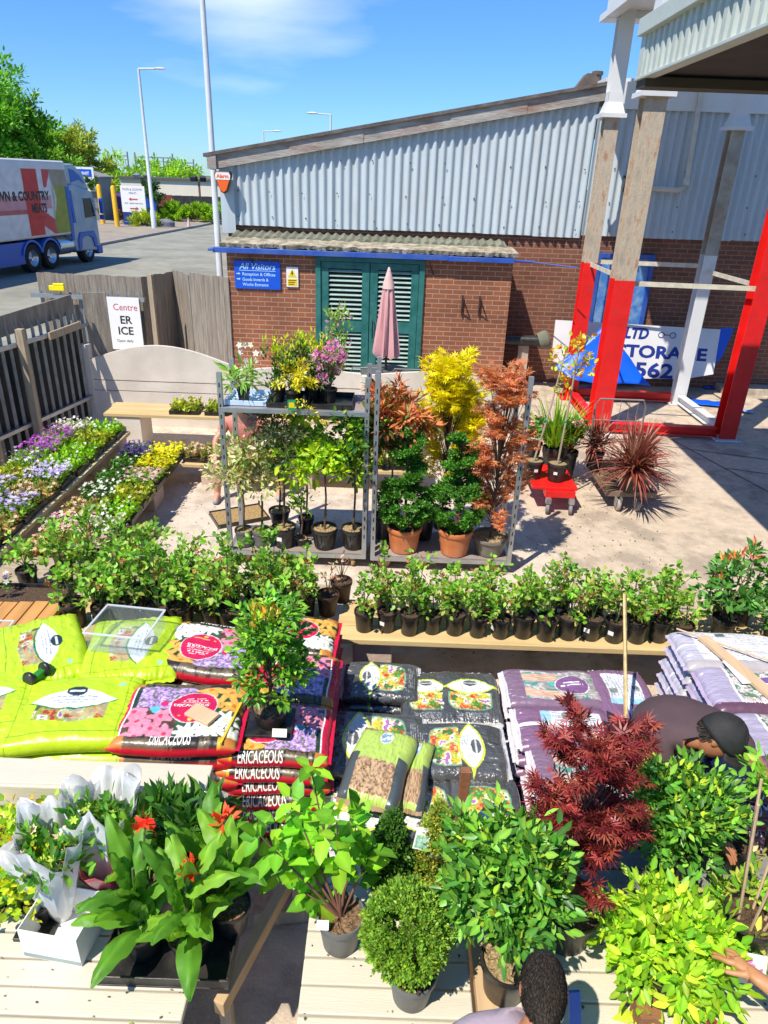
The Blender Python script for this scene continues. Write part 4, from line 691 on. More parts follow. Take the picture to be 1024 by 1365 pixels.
specs = dict(lilac=('pale lilac flowered', LG, [(.42, .36, .75), (.6, .55, .85)], 210), purple=('purple flowered', LG, [(.32, .05, .5), (.5, .12, .62)], 150), lime=('lime green leafy', [(.28, .52, .02), (.2, .44, .02)], [(.8, .8, .75)], 18),
    white=('white flowered', DG, [(.8, .8, .75)], 60), violet=('mixed violet and white flowered', LG, [(.4, .12, .6), (.85, .85, .85)], 80), yellow=('bright yellow flowered', YG, [(.85, .62, .0), (.9, .75, .02)], 240), pink=('dusty pink flowered', LG, [(.75, .38, .45), (.85, .6, .62)], 170),
    silver=('silvery white leaved', [(.5, .55, .48), (.35, .42, .3)], [(.85, .85, .85)], 60), navy=('dark violet flowered', DG, [(.06, .03, .2), (.1, .06, .3)], 190), ygreen=('yellow-green leafy', YG, [(.6, .5, .15)], 20), mixed=('green and buff leaved', [(.35, .36, .1), (.15, .25, .05), (.45, .3, .15)], [(.75, .5, .45)], 30), dark=('dark green sparse', DG, [(.6, .6, .65)], 8))
for i, (k, (adj, lc, fc, nf)) in enumerate(specs.items()): TR[k] = [tray_src('plant_tray', adj, TW, TD * .96, lc, fc, nf, seed=40 + i, hgt=.13 if k in ('lilac', 'purple', 'violet') else .1, nleaf=600 if k in ('lime', 'ygreen', 'mixed') else 430), adj, False]
ORD = ['first', 'second', 'third', 'fourth', 'fifth', 'sixth', 'seventh', 'eighth', 'ninth', 'tenth', 'eleventh', 'twelfth', 'thirteenth', 'fourteenth', 'fifteenth', 'sixteenth', 'seventeenth', 'eighteenth', 'nineteenth', 'twentieth', 'twenty-first']
def put(kind, x, y, z, rz, where, sc=1):
    src, adj, used = TR[kind]; lb = adj + ' plant tray, ' + where
    if not used: src.location = (x, y, z); src.rotation_euler = (0, 0, rz); src['label'] = lb; TR[kind][2] = True; return src
    return dup(src, (x, y, z), rz, lb)
random.seed(9); rq = lambda: random.choice((0, math.pi)) + random.uniform(-.05, .05)
rows = [('lilac', 'mixed'), ('lilac', 'lilac'), ('lilac', 'mixed'), ('lilac', 'lilac'), ('lilac', 'mixed'), ('ygreen', 'lilac'), ('violet', 'lime'), ('purple', 'lime'), ('purple', 'ygreen'), ('silver', 'lime')]
for i, (a, c) in enumerate(rows):
    y = 4.92 + i * .405; x = -4.06
    put(a, x, y, .5, rq(), ORD[i] + ' along the fence side of the left bench'); put(c, x + .43, y, .5, rq(), ORD[i] + ' along the outer side of the left bench')
rows = [('pink', 'mixed'), ('mixed', 'pink'), ('pink', 'silver'), ('mixed', 'lime'), ('white', 'ygreen'), ('dark', 'pink'), ('dark', 'yellow'), ('navy', 'yellow')]
for i, (a, c) in enumerate(rows):
    if i == 0: continue
    y = 5.3 + i * .43; put(a, -3.13, y, .3, rq(), ORD[i - 1] + ' along the inner side of the low left bench'); put(c, -2.79, y, .3, rq(), ORD[i - 1] + ' along the outer side of the low left bench')
for i in range(7):
    k = ['mixed', 'mixed', 'ygreen', 'ygreen', 'yellow', 'ygreen', 'ygreen'][i]; put(k, -2.35 + i * .43, 8.4, .3, rq(), ORD[i] + ' on the low bench behind the trolleys')
for i in range(5): put('ygreen' if i < 2 else ['mixed', 'yellow', 'ygreen'][i - 2], -2.85 + i * .5, 9.55, .55, rq(), ORD[i] + ' on the bench by the concrete panels')
for i, (u, v) in enumerate(((548, 595), (568, 590))): p = aty(u, v, 9.5); put('yellow', p.x + .1 + i * .45, 9.55, .55, rq(), ('left' if i == 0 else 'right') + ' of two trays on the concrete panel bench')
# ================================================================ POTTED ROSES
ROSEG = [(.17, .40, .04), (.25, .50, .06), (.10, .27, .035), (.34, .45, .10)]; ROSEB = [(.30, .15, .06), (.25, .10, .05)]
rose_src = []
for i in range(6):
    rng = np.random.default_rng(100 + i); random.seed(i); t = thing('potted_rose', 'x', 'potted rose', group='potted roses on and behind the plank benches'); pot(t, .086, .2, BLK, SOIL, n=20, tag_=(i % 2 == 0), taper=.8)
    k = 17; C, O = crown_pts(k, (0, 0, .33 + .02 * (i % 3)), (.135, .135, .14), .35, -.7); C[:3, 2] += .07 + .05 * (i % 3); twigs(t, (0, 0, .16), C, .005, .002, 9, GSTEM, bend=.55)
    cols = ROSEG; cl_leaves(C[:14], O[:14], .05, 11 + (i % 3), .046, ROUND, [tuple(np.array(q) * (1 - .12 * (i % 3))) for q in cols], t, LEAF, 'foliage', upb=.25); cl_leaves(C[13:], O[13:] + np.array([0, 0, .8]), .05, 9, .04, OVAL, ROSEB + ROSEG[3:], t, LEAF, 'new_growth', upb=.5)
    rose_src.append([t, False])
def rose(x, y, z, lb, sc=1, kind=None):
    i = random.randrange(6) if kind is None else kind; t, used = rose_src[i]
    if not used: rose_src[i][1] = True; t.location = (x, y, z); t.rotation_euler = (0, 0, random.uniform(0, 6)); t.scale = (sc,) * 3; t['label'] = lb; return t
    return dup(t, (x, y, z), random.uniform(0, 6), lb, scale=sc)
random.seed(77)
for i in range(15): rose(-.12 + i * .172, 4.43 + random.uniform(-.02, .02), .5, 'potted rose, %s from left, front row of the right pine bench' % ORD[i], random.uniform(.82, .98))
for i in range(9): rose(.02 + i * .28, 4.70 + random.uniform(-.02, .02), .5, 'potted rose, %s from left, back row of the right pine bench' % ORD[i], random.uniform(.8, .98))
for i in range(7): rose(.2 + i * .36 + random.uniform(-.03, .03), 5.02 + random.uniform(-.03, .03), 0.0, 'potted rose, %s from left on the ground behind the right bench' % ORD[i], random.uniform(1.1, 1.3))
for r_, (y, z, n, x0, dx, nm) in enumerate(((4.36, .5, 9, -2.28, .2, 'front row'), (4.62, .5, 9, -2.2, .2, 'back row'))):
    for i in range(n): rose(x0 + i * dx + random.uniform(-.03, .03), y + random.uniform(-.03, .03), z, 'potted rose, %s from left in the %s of the left pine bench' % (ORD[i], nm), random.uniform(.9, 1.12))
for i in range(9): rose(-2.95 + i * .28 + random.uniform(-.03, .03), 4.98 + random.uniform(-.03, .03), .42 if i < 5 else .3, 'potted rose, %s from left in the row behind the left bench' % ORD[i], random.uniform(.9, 1.1))
for i in range(5): rose(-2.75 + i * .27, 5.25, .42 if i < 4 else .3, 'potted rose, %s from left in the rearmost row beside the bedding' % ORD[i], random.uniform(.85, 1.05))
bench('crate_base', 'low wooden crate base under the row of roses behind the left bench', -1.95, -.45, 4.86, 5.4, .3, 'x', 3, m=TIMB2, blocks=[(-1.5, 5.1, .2, .3), (-.8, 5.1, .2, .3)], cat='crate')
# white roses and sparse pots
rng = np.random.default_rng(5)
for i, (u, v, z, lb) in enumerate(((172, 762, .95, 'white rose bloom above the left rose pots'), (268, 790, .9, 'pale pink rose bloom among the left rose pots'))):
    p = at(u, v, z - .1); t = thing('rose_bloom_stem', lb, 'flower', (p.x, p.y, .6)); MB().tube([(0, 0, -.1), (.01, 0, .25)], .003, 6).obj('stem', GSTEM, t)
    k = 16; P = np.zeros((k, 3)) + (.01, 0, .25); D = unit(rdir(k) + np.array([0, 0, .6])); leafmesh('petals', P, D, rdir(k), .045, ROUND, pal(k, [(.85, .8, .78) if i == 0 else (.8, .55, .5)], .04), t, PETAL)
for i, (u, v, z) in enumerate(((455, 800, .5), (437, 818, .5))):
    p = at(u, v, z); t = thing('brown_pot_plant', ('right' if i == 0 else 'left') + ' of two sparse plants in brown pots at the left end of the right-hand bench', 'pot plant', (p.x, p.y, z), group='sparse plants in brown pots'); pot(t, .085, .19, mat('brown_plastic', (.06, .032, .022), .5))
    C, O = crown_pts(7, (0, 0, .3), (.08, .08, .14), .2, 0); twigs(t, (0, 0, .16), C, .004, .0015); cl_leaves(C, O, .03, 7, .03, OVAL, [(.4, .2, .18), (.25, .3, .1), (.6, .4, .4)], t, LEAF)
# photinias at right end
for i, (x, y, s_, lb) in enumerate(((2.62, 4.5, 1, 'glossy photinia with orange-red shoots at the right end of the bench, leftmost'), (2.85, 4.72, 1.15, 'glossy photinia behind the others at the right end of the bench'), (2.98, 4.42, 1.0, 'glossy photinia nearest the right edge at the end of the bench'))):
    t = thing('photinia', lb, 'shrub', (x, y, .5), group='photinias at the bench end'); pot(t, .09, .19, BLK); C, O = crown_pts(22, (0, 0, .42), (.2 * s_, .2 * s_, .25 * s_), .4, -.8); twigs(t, (0, 0, .16), C, .006, .002, 12)
    cl_leaves(C, O, .06, 16, .07, OVAL, [(.05, .17, .03), (.09, .25, .04)], t, GLOSS); C2 = C[C[:, 2] > .5]; O2 = O[C[:, 2] > .5] + np.array([0, 0, 1.0])
    if len(C2): cl_leaves(C2 + np.array([0, 0, .06]), O2, .03, 6, .055, LANCE, [(.5, .12, .04), (.6, .25, .05)], t, GLOSS, 'red_shoots', upb=.7)
# far-left tray with violas, planter trough
for i, (u, v, z, lb) in enumerate(((25, 800, .55, 'black trough of soil at the left edge behind the slatted table'),)):
    p = at(u + 60, v + 10, z); t = thing('planter_trough', lb, 'trough', (-2.75, 4.62, .42)); b = MB(); b.box(-.3, .3, -.16, .16, 0, .01)
    for a in ((-.3, .3, -.16, -.15), (-.3, .3, .15, .16), (-.3, -.29, -.15, .15), (.29, .3, -.15, .15)): b.box(*a, .01, .17)
    b.obj('trough', BLK, t, bevel=.004); MB().box(-.285, .285, -.145, .145, .012, .14).obj('soil', SOIL, t)
    C, O = crown_pts(7, (-.22, -.02, .22), (.12, .14, .07), .3, 0); cl_leaves(C, O, .03, 10, .03, ROUND, DG, t, LEAF); P = C + np.array([0, 0, .05]); leafmesh('flowers', P, rdir(7), np.tile([0, -.4, 1.0], (7, 1)), .025, DISC, pal(7, [(.2, .05, .35), (.85, .8, .85)], .1), t, PETAL)
# ================================================================ TROLLEYS
SHELF = mat('shelf_board', (.33, .27, .24), .8, var=.15, scale=4, stain=(.2, .15, .13), stain_amt=.5); CAST = mat('orange_wheel', (.52, .30, .14), .6, var=.2)
def trolley(lb, x0, x1, y0, y1, top_z, shelves):
    t = thing('plant_trolley', lb, 'trolley', ((x0 + x1) / 2, (y0 + y1) / 2, 0), group='galvanised plant trolleys'); w, d = (x1 - x0) / 2, (y1 - y0) / 2
    for sx in (-1, 1):
        for sy in (-1, 1):
            b = MB(); x, y = sx * (w - .02), sy * (d - .02); b.box(x - .022, x + .022, y - .022, y + .022, .12, top_z)
            for q in range(16): b.box(x - .006, x + .006, y - .0235, y - .0225, .35 + q * .1, .39 + q * .1, 1)
            b.obj('post', [STEEL, DARK], t, bevel=.003)
    for z in shelves:
        b = MB(); b.box(-w + .03, w - .03, -d + .03, d - .03, z - .012, z - .002, 1)
        for a in ((-w, w, -d - .004, -d + .03), (-w, w, d - .03, d + .004), (-w - .004, -w + .03, -d + .03, d - .03), (w - .03, w + .004, -d + .03, d - .03)): b.box(*a, z - .045, z)
        b.obj('shelf', [STEEL, SHELF], t, bevel=.002)
    for sx in (-1, 1):
        for sy in (-1, 1): b = MB(); x, y = sx * (w - .14), sy * (d - .08); b.lathe([(.0, -.016), (.062, -.016), (.065, -.01), (.065, .01), (.062, .016), (0, .016)], (0, 0, 0), 20, M=Matrix.Translation((x, y, .065)) @ Matrix.Rotation(R(60 + 40 * sx), 4, 'Z') @ Matrix.Rotation(R(90), 4, 'X')); b.obj('caster', CAST, t)
    return t
trolley('two-shelf galvanised plant trolley with standards below and flowers on top', -1.56, -.17, 6.22, 6.80, 1.98, (.16, 1.66))
trolley('single-shelf galvanised plant trolley with terracotta pots and yellow acer', -.12, 1.30, 6.20, 6.80, 2.05, (.16,))
def standard(u, v, z, r, h, stem, crown, cols, label, name='standard_shrub', pm=BLK, mt=LEAF, L=.045, T=OVAL, n=420, soil=STRAW, cz=1, two=False, seed=1, ribs=False, wood=False, tag_=False, var=.18):
    global rng; rng = np.random.default_rng(seed); random.seed(seed); p = at(u, v, z); crown = tuple(q * 1.18 for q in crown); t = thing(name, label, 'potted shrub', (p.x, p.y + r * .7, z)); pot(t, r, h, pm, soil, ribs=ribs, tag_=tag_)
    top = h + stem; k = 26; C, O = crown_pts(k, (0, 0, top + crown[2] * .7), crown, .4, -.9); cl_leaves(C, O, crown[0] * .5, n * 2 // k, L * 1.15, T, cols, t, mt, 'crown', upb=.2, var=var)
    b = MB(); b.tube([(0, 0, h * .8), (.012, .005, h + stem * .5), (0, 0, top + crown[2] * .3)], [.011, .009, .007], 8)
    for i in range(0, k, 3): b.tube([(0, 0, top), C[i]], [.005, .002], 5, cap=False)
    b.obj('stem', TIMB2 if wood else BARK, t); t.scale = (1.2, 1.2, 1.14)
    return t
YGR = [(.52, .68, .03), (.4, .6, .03), (.25, .48, .03)]; VAR = [(.62, .62, .42), (.45, .5, .25), (.55, .42, .35), (.25, .35, .1)]
standard(325, 730, .16, .075, .17, .42, (.2, .16, .2), VAR, 'variegated standard in a grey pot, leftmost on the lower shelf', pm=GRYP, n=420, seed=1)
standard(349, 731, .16, .08, .17, .5, (.21, .15, .18), VAR + [(.3, .45, .1)], 'variegated standard in a grey pot, second from the left on the lower shelf', pm=GRYP, n=420, seed=2)
standard(378, 731, .16, .1, .2, .68, (.17, .16, .24), [(.07, .11, .06), (.12, .17, .08), (.05, .08, .05)], 'grey-green feathery standard in a large black pot on the lower shelf', L=.04, T=LANCE, n=900, seed=3, tag_=True)
standard(372, 700, .16, .095, .14, .35, (.12, .12, .14), [(.12, .3, .03)], 'green shrub in a black pot behind the feathery standard', n=220, seed=4)
standard(401, 728, .16, .06, .07, .3, (.08, .08, .1), [(.2, .4, .03)], 'thin sapling in a tiny black pot at the shelf edge', n=60, seed=5)
standard(408, 712, .16, .068, .16, .5, (.1, .1, .12), DG, 'slim dark sapling with a blue label in a small black pot', n=140, seed=6)
standard(432, 733, .16, .108, .2, .55, (.25, .2, .22), YGR, 'yellow-green choisya standard in a large ribbed black pot', L=.062, n=620, seed=7, ribs=True)
standard(470, 733, .16, .103, .2, .60, (.2, .19, .24), [(.05, .16, .02), (.28, .45, .03), (.03, .1, .02)], 'dark and lime standard in a ribbed black pot, rightmost of the lower shelf', L=.055, n=620, seed=8, ribs=True)
t = thing('plant_label', 'blue and white picture label hanging on the slim sapling', 'label', aty(404, 640, 6.4)); MB().box(-.035, .035, -.002, .002, -.06, .06).obj('card', WHITEP, t); MB().box(-.03, .03, -.003, -.0021, -.05, .01).obj('picture', BLUED, t)
# upper shelf plants
def topplant(u, v, z, r, h, cr, cols, lb, name, nl=420, L=.04, T=OVAL, fl=None, nf=0, fs=.015, seed=1, cone=False, m=LEAF, dy=.12):
    global rng; rng = np.random.default_rng(seed); p = at(u, v, z); t = thing(name, lb, 'pot plant', (p.x, p.y + dy, z)); pot(t, r, h, BLK, n=18); k = 22
    if cone: th = rng.uniform(0, 6.28, k); rr = np.sqrt(rng.uniform(0, 1, k)) * cr[0]; C = np.stack([rr * np.cos(th), rr * np.sin(th), h + rng.uniform(.1, 1, k) * cr[2] * 2], 1); O = np.tile([0, 0, 1.0], (k, 1)) + rdir(k) * .25
    else: C, O = crown_pts(k, (0, 0, h + cr[2] * .8), cr, .3, -.6)
    twigs(t, (0, 0, h * .8), C, .004, .0015, 14, GSTEM, bend=.2); cl_leaves(C, O, .07 if cone else min(cr) * .5, nl * 2 // k, L, T, cols, t, m, upb=.5 if cone else .25)
    if nf: i = rng.integers(0, k, nf); P = C[i] + rdir(nf) * .04 + np.array([0, 0, .02]); leafmesh('flowers', P, rdir(nf), unit(rdir(nf) * .6 + np.array([0, -.5, .8])), fs * rng.uniform(.7, 1.3, nf), DISC, pal(nf, fl, .1), t, PETAL)
    t.scale = (1.2, 1.2, 1.3); return t
bt = thing('blue_tray', 'pale blue-white plastic tray at the left end of the top shelf', 'tray', (-1.32, 6.48, 1.661)); b = MB(); b.box(-.19, .19, -.2, .2, 0, .008); b.box(-.19, .19, -.2, -.19, 0, .05); b.box(-.19, .19, .19, .2, 0, .05); b.box(-.19, -.18, -.19, .19, 0, .05); b.box(.18, .19, -.19, .19, 0, .05); b.obj('tray_body', mat('pale_blue_plastic', (.55, .68, .85), .4), bt, bevel=.003)
for i, (x, lb) in enumerate(((-.93, 'black shelf tray under the euonymus pots'), (-.52, 'black shelf tray under the purple wallflower'))):
    t = thing('shelf_tray', lb, 'tray', (x, 6.48, 1.661), group='black trays on the top shelf'); b = MB(); b.box(-.19, .19, -.22, .22, 0, .006)
    for a in ((-.19, .19, -.22, -.213), (-.19, .19, .213, .22), (-.19, -.183, -.213, .213), (.183, .19, -.213, .213)): b.box(*a, .006, .05)
    b.obj('tray_body', BLK, t, bevel=.003)
EUO = [(.05, .14, .02), (.04, .1, .015), (.3, .45, .03)]
topplant(322, 540, 1.67, .05, .1, (.12, .1, .09), [(.2, .4, .1), (.3, .48, .12)], 'white orchid with strap leaves at the left end of the top shelf', 'orchid', 44, .1, LANCE, [(.85, .82, .75)], 0, seed=1)
o_ = thing('orchid_spray', 'drooping spray of cream-white orchid flowers above the blue tray', 'flower', (-1.3, 6.52, 1.75)); MB().tube([(0, 0, 0), (.02, 0, .25), (.0, 0, .4), (-.08, 0, .45)], .003, 6).obj('stem', GSTEM, o_); P = np.array([(-.1 + .05 * (i % 5), .01 * (i % 3), .42 - .07 * (i // 3)) for i in range(12)], dtype=float); leafmesh('flowers', P, rdir(12), unit(rdir(12) * .3 + np.array([0, -1, .3])), .035, DISC, pal(12, [(.85, .82, .72)], .04), o_, PETAL)
for i, (x, y, c, lb) in enumerate(((-1.04, 6.42, .17, 'dark upright euonymus, leftmost in the tray on the top shelf'), (-.9, 6.6, .18, 'dark upright euonymus at the back of the tray on the top shelf'), (-.74, 6.56, .19, 'dark upright euonymus with lime tips behind the golden forsythia'), (-.66, 6.66, .17, 'green upright euonymus left of the purple wallflower'))):
    rng = np.random.default_rng(60 + i); t = thing('euonymus', lb, 'pot plant', (x, y, 1.668), group='upright euonymus on the top shelf'); pot(t, .055, .1, BLK, n=18); k = 20; th = rng.uniform(0, 6.28, k); rr = rng.uniform(0, .09, k); C = np.stack([rr * np.cos(th), rr * np.sin(th), .12 + rng.uniform(0, 1, k) * c * 1.1], 1)
    cl_leaves(C, np.tile([0, 0, 1.0], (k, 1)), .05, 17, .03, OVAL, EUO[:2], t, GLOSS, 'dark_foliage', upb=.5); C2 = C[C[:, 2] > np.quantile(C[:, 2], .6)] + np.array([0, 0, .05]); cl_leaves(C2, np.tile([0, 0, 1.0], (len(C2), 1)), .05, 12, .03, OVAL, [(.35, .55, .03), (.6, .6, .03)], t, LEAF, 'lime_tips', upb=.9); t.scale = (1.3, 1.3, 1.5)
topplant(388, 543, 1.67, .05, .09, (.16, .1, .13), [(.65, .55, .02), (.8, .65, .03), (.4, .45, .03)], 'golden yellow leaved trailing shrub at the front of the top shelf', 'golden_shrub', 420, .03, seed=13)
t = thing('hanging_golden_spray', 'golden yellow spray hanging over the front edge of the top shelf', 'foliage', (-.84, 6.2, 1.7)); C = np.array([(-.1 + .05 * i, -.02, .05 - .035 * abs(i - 3) ** 1.3) for i in range(8)]) ; C[:, 0] += .0; cl_leaves(C, np.tile([.5, -.3, -.4], (8, 1)), .05, 16, .028, OVAL, [(.75, .6, .02), (.5, .5, .03)], t, LEAF); twigs(t, (0, .05, 0), C, .003, .001, 8, GSTEM)
topplant(438, 540, 1.67, .06, .1, (.14, .12, .17), [(.2, .3, .1), (.12, .2, .06), (.28, .33, .18)], 'purple-flowered wallflower spilling over the right of the top shelf', 'wallflower', 520, .032, LANCE, [(.6, .2, .5), (.65, .3, .55), (.5, .12, .42)], 260, .02, seed=14)
topplant(446, 505, 1.67, .055, .1, (.12, .1, .2), [(.25, .42, .08)], 'tall airy lilac-flowered plant behind the wallflower', 'tall_perennial', 200, .035, OVAL, [(.45, .15, .5)], 60, .014, seed=15, cone=True, dy=.2)
t = thing('green_label', 'green picture label on the golden shrub at the shelf edge', 'label', aty(389, 540, 6.17)); MB().cbox((0, 0, 0), (.075, .003, .1), rz=.1).obj('card', mat('green_card', (.02, .3, .1), .5), t); MB().cbox((0, -.0025, .0), (.05, .002, .05), rz=.1).obj('picture', YEL, t)
# second trolley
def spiral(u, v, lb, seed):
    global rng; rng = np.random.default_rng(seed); p = at(u, v, .16); t = thing('box_spiral', lb, 'topiary', (p.x, p.y + .1, .16), group='box spirals in terracotta pots'); pot(t, .138, .25, TERRA, SOIL, taper=.8, ribs=False)
    C = []; O = []
    for i in range(80): a = rng.uniform(0, 6.28); z = rng.uniform(0, 1); r = .185 * math.sqrt(max(.15, 1 - (2 * z - 1) ** 2)); C.append((r * math.cos(a), r * math.sin(a), .27 + z * .42)); O.append((math.cos(a), math.sin(a), .3))
    for i in range(44): q = i / 43; a = q * 2 * math.pi * 1.9 + seed; r = .11 * (1 - q * .45); C.append((r * math.cos(a), r * math.sin(a), .66 + q * .48)); O.append((math.cos(a), math.sin(a), .4))
    for i in range(12): a = rng.uniform(0, 6.28); C.append((.05 * math.cos(a), .05 * math.sin(a), .62 + i * .047)); O.append((math.cos(a), math.sin(a), .3))
    cl_leaves(np.array(C, dtype=float), np.array(O), .05, 150, .023, SMALL, [(.07, .23, .03), (.12, .34, .04), (.04, .15, .02)], t, GLOSS, upb=.3); b = MB(); b.tube([(0, 0, .2), (0, 0, 1.1)], .012, 7); b.obj('stem', BARK, t); t.scale = (1.25, 1.25, 1.12)
spiral(538, 738, 'box spiral in a terracotta pot, left one', 3); spiral(606, 742, 'box spiral in a terracotta pot, right one in front of the yellow acer', 5)
standard(518, 720, .16, .11, .2, .80, (.2, .16, .2), [(.5, .15, .07), (.6, .22, .09), (.32, .12, .06), (.12, .16, .04)], 'orange-red photinia standard behind the left box spiral', 'photinia_standard', L=.07, T=LANCE, n=1500, seed=21, wood=True, mt=GLOSS)
def acer(x, y, z, pr, ph, pm, H, rx, cols, lb, n, L, seed, T=STAR, name='acer', soil=BARKC, w=None, zs=.35, mt=LEAF, k=44, taperc=.6, cat='potted tree'):
    global rng; rng = np.random.default_rng(seed); random.seed(seed); t = thing(name, lb, cat, (x, y, z)); pot(t, pr, ph, pm, soil)
    q = rng.uniform(0, 1, k) ** .85; a = rng.uniform(0, 6.28, k); r = rx * (1 - taperc * np.maximum(0, q - .4) / .6) * rng.uniform(.35, 1, k) ** .6; C = np.stack([r * np.cos(a), r * np.sin(a), ph + H * (zs + (1 - zs) * q)], 1); O = np.stack([np.cos(a), np.sin(a), np.full(k, .5)], 1)
    b = MB(); b.tube([(0, 0, ph * .8), (.01, 0, ph + H * .4), (0, .01, ph + H * .9)], [.012, .009, .004], 7)
    for i in range(k): b.tube([(0, 0, ph + (C[i][2] - ph) * .55), C[i]], [.005, .0015], 5, cap=False)
    b.obj('stem', BARK, t); cl_leaves(C, O, rx * .42, n // k, L, T, cols, t, mt, upb=.0, outw=.7, flat=.9); return t
p = at(590, 720, .16); acer(p.x, p.y + .3, .16, .11, .2, BLK, 1.66, .30, [(.85, .72, .01), (.78, .62, .01), (.65, .6, .02)], 'bright yellow acer, tallest plant on the trolley', 4600, .062, 31, k=90, taperc=.5, zs=.27)
p = at(653, 742, .16); acer(p.x, p.y + .1, .16, .155, .2, mat('stoneware_pot', (.17, .15, .12), .45, var=.2), 1.7, .23, [(.58, .22, .12), (.48, .17, .09), (.62, .32, .18)], 'rust-red acer in a wide grey-brown pot at the right of the trolley', 3600, .048, 32, k=80, taperc=.3, zs=.12, soil=STRAW).scale = (1.15, 1.15, 1)
p = at(508, 735, .16)
for i, (x, y) in enumerate(((.02, 6.62), (.42, 6.66))): t = thing('nursery_pot', ('left' if i == 0 else 'right') + ' tall black nursery pot at the back of the right trolley', 'pot', (x, y, .16), group='spare black pots on the trolley'); pot(t, .12, .28, BLK)
# ================================================================ CARTS RIGHT
def caster(b, x, y, r=.06, rz=0): b.lathe([(0, -.018), (r * .55, -.02), (r * .95, -.018), (r, -.01), (r, .01), (r * .95, .018), (r * .55, .02), (0, .018)], (0, 0, 0), 20, M=Matrix.Translation((x, y, r)) @ Matrix.Rotation(rz, 4, 'Z') @ Matrix.Rotation(R(90), 4, 'X') )
GREYW = mat('grey_rubber', (.2, .19, .19), .7)
ct = thing('red_cart', 'low red flat cart carrying the two black sapling pots', 'cart', (2.08, 8.15, 0)); b = MB(); b.box(-.3, .25, -.36, .4, .285, .32); b.obj('deck', RED, ct, bevel=.006); b = MB(); b.box(-.14, .22, -.40, -.24, .2, .284); b.obj('cross_member', RED, ct, bevel=.004)
for x in (-.1, .18): b = MB(); caster(b, x, -.42, .065, R(80)); b.obj('caster', GREYW, ct); b = MB(); b.box(x - .03, x + .03, -.45, -.39, .135, .2); b.obj('caster_fork', STEEL, ct)
for x in (-.25, .22): b = MB(); caster(b, x, .45, .065, R(80)); b.obj('caster', GREYW, ct)
def sapling(x, y, z, lb, H, seed, lean=(0, 0)):
    global rng; rng = np.random.default_rng(seed); t = thing('potted_sapling', lb, 'sapling', (x, y, z), group='saplings tied to canes'); pot(t, .125, .24, BLK, STRAW, tag_=True); b = MB(); b.tube([(0, 0, .2), (lean[0] * .5, lean[1] * .5, H * .5), (lean[0], lean[1], H)], [.013, .012, .009], 8); b.obj('cane', TIMB2, t)
    b = MB(); b.lathe([(.016, 0), (.018, .01), (.016, .02)], (lean[0] * .35, lean[1] * .35, .24 + H * .3), 8); b.obj('green_tie', mat('green_tie', (.0, .35, .15), .5), t)
    k = 14; C = np.stack([lean[0] + rng.normal(size=k) * .1, lean[1] + rng.normal(size=k) * .1, H * rng.uniform(.72, 1.04, k)], 1); b = MB()
    for c in C: b.tube([(lean[0] * .9, lean[1] * .9, min(H, c[2]) - .12), c], [.004, .0015], 5, cap=False)
    b.obj('twigs', GSTEM, t); cl_leaves(C, rdir(k), .05, 7, .06, ROUND, [(.4, .52, .05), (.6, .5, .04), (.55, .25, .04)], t, LEAF)
p = at(711, 641, .32); sapling(p.x, p.y + .12, .321, 'sapling on a leaning cane in the left black pot of the red cart', 1.62, 5, (.22, .05)); p = at(743, 645, .32); sapling(p.x, p.y + .12, .321, 'sapling on an upright cane in the right black pot of the red cart', 1.7, 6, (.05, .0))
for i, (u, v, lb) in enumerate(((712, 610, 'pink hydrangea on the left at the back of the red cart'), (752, 612, 'pink hydrangea on the right at the back of the red cart'))):
    rng = np.random.default_rng(80 + i); p = at(u, v, .321); t = thing('hydrangea', lb, 'shrub', (p.x, p.y + .1, .321), group='pink hydrangeas'); pot(t, .11, .18, BLK); C, O = crown_pts(22, (0, 0, .3), (.24, .2, .15), .4, -.2); cl_leaves(C, O, .08, 14, .085, ROUND, [(.05, .2, .04), (.1, .3, .05)], t, LEAF)
    F = C[C[:, 2] > .33][:6]; k = len(F) * 22; P = np.repeat(F, 22, 0) + rdir(k) * .04 + np.array([0, -.02, .07]); leafmesh('flowers', P, rdir(k), unit(P - np.repeat(F, 22, 0)), .02, DISC, pal(k, [(.7, .25, .32), (.8, .45, .48)], .1), t, PETAL)
# strap leaved plants
def strap(name, t, n, L, w, cols, base=(0, 0, 0), up=.5, droop=.5, seed=1, m=LEAF, seg=6, lean=None, jitter=.03):
    r = np.random.default_rng(seed); V = []; F = []; Cc = []; cols = np.array(cols)
    for i in range(n):
        a = r.uniform(0, 6.283); e = r.uniform(up, 1.5); l = L * r.uniform(.55, 1); d = np.array([math.cos(a) * math.cos(e), math.sin(a) * math.cos(e), math.sin(e)]); sd_ = np.array([-math.sin(a), math.cos(a), 0]); p = np.array(base) + r.normal(size=3) * jitter * (1, 1, .5); b0 = len(V); c = cols[r.integers(len(cols))] * (1 + .15 * r.normal()); dr = droop * r.uniform(.5, 1.4)
        for s_ in range(seg + 1):
            q = s_ / seg; ww = w * (1 - q ** 2.2) * (.55 + .45 * min(1, q * 4)) + .0008; nrm = np.cross(d, sd_); V += [p - sd_ * ww, p - nrm * ww * .35, p + sd_ * ww]; Cc += [c, c * 1.1, c]; p = p + d * l / seg; d = unit(d + np.array([0, 0, -dr / seg * (.5 + q)]))
        for s_ in range(seg): k = b0 + 3 * s_; F += [(k, k + 1, k + 4, k + 3), (k + 1, k + 2, k + 5, k + 4)]
    return npmesh(name, np.array(V), [np.array(F)], t, m, np.array(Cc))
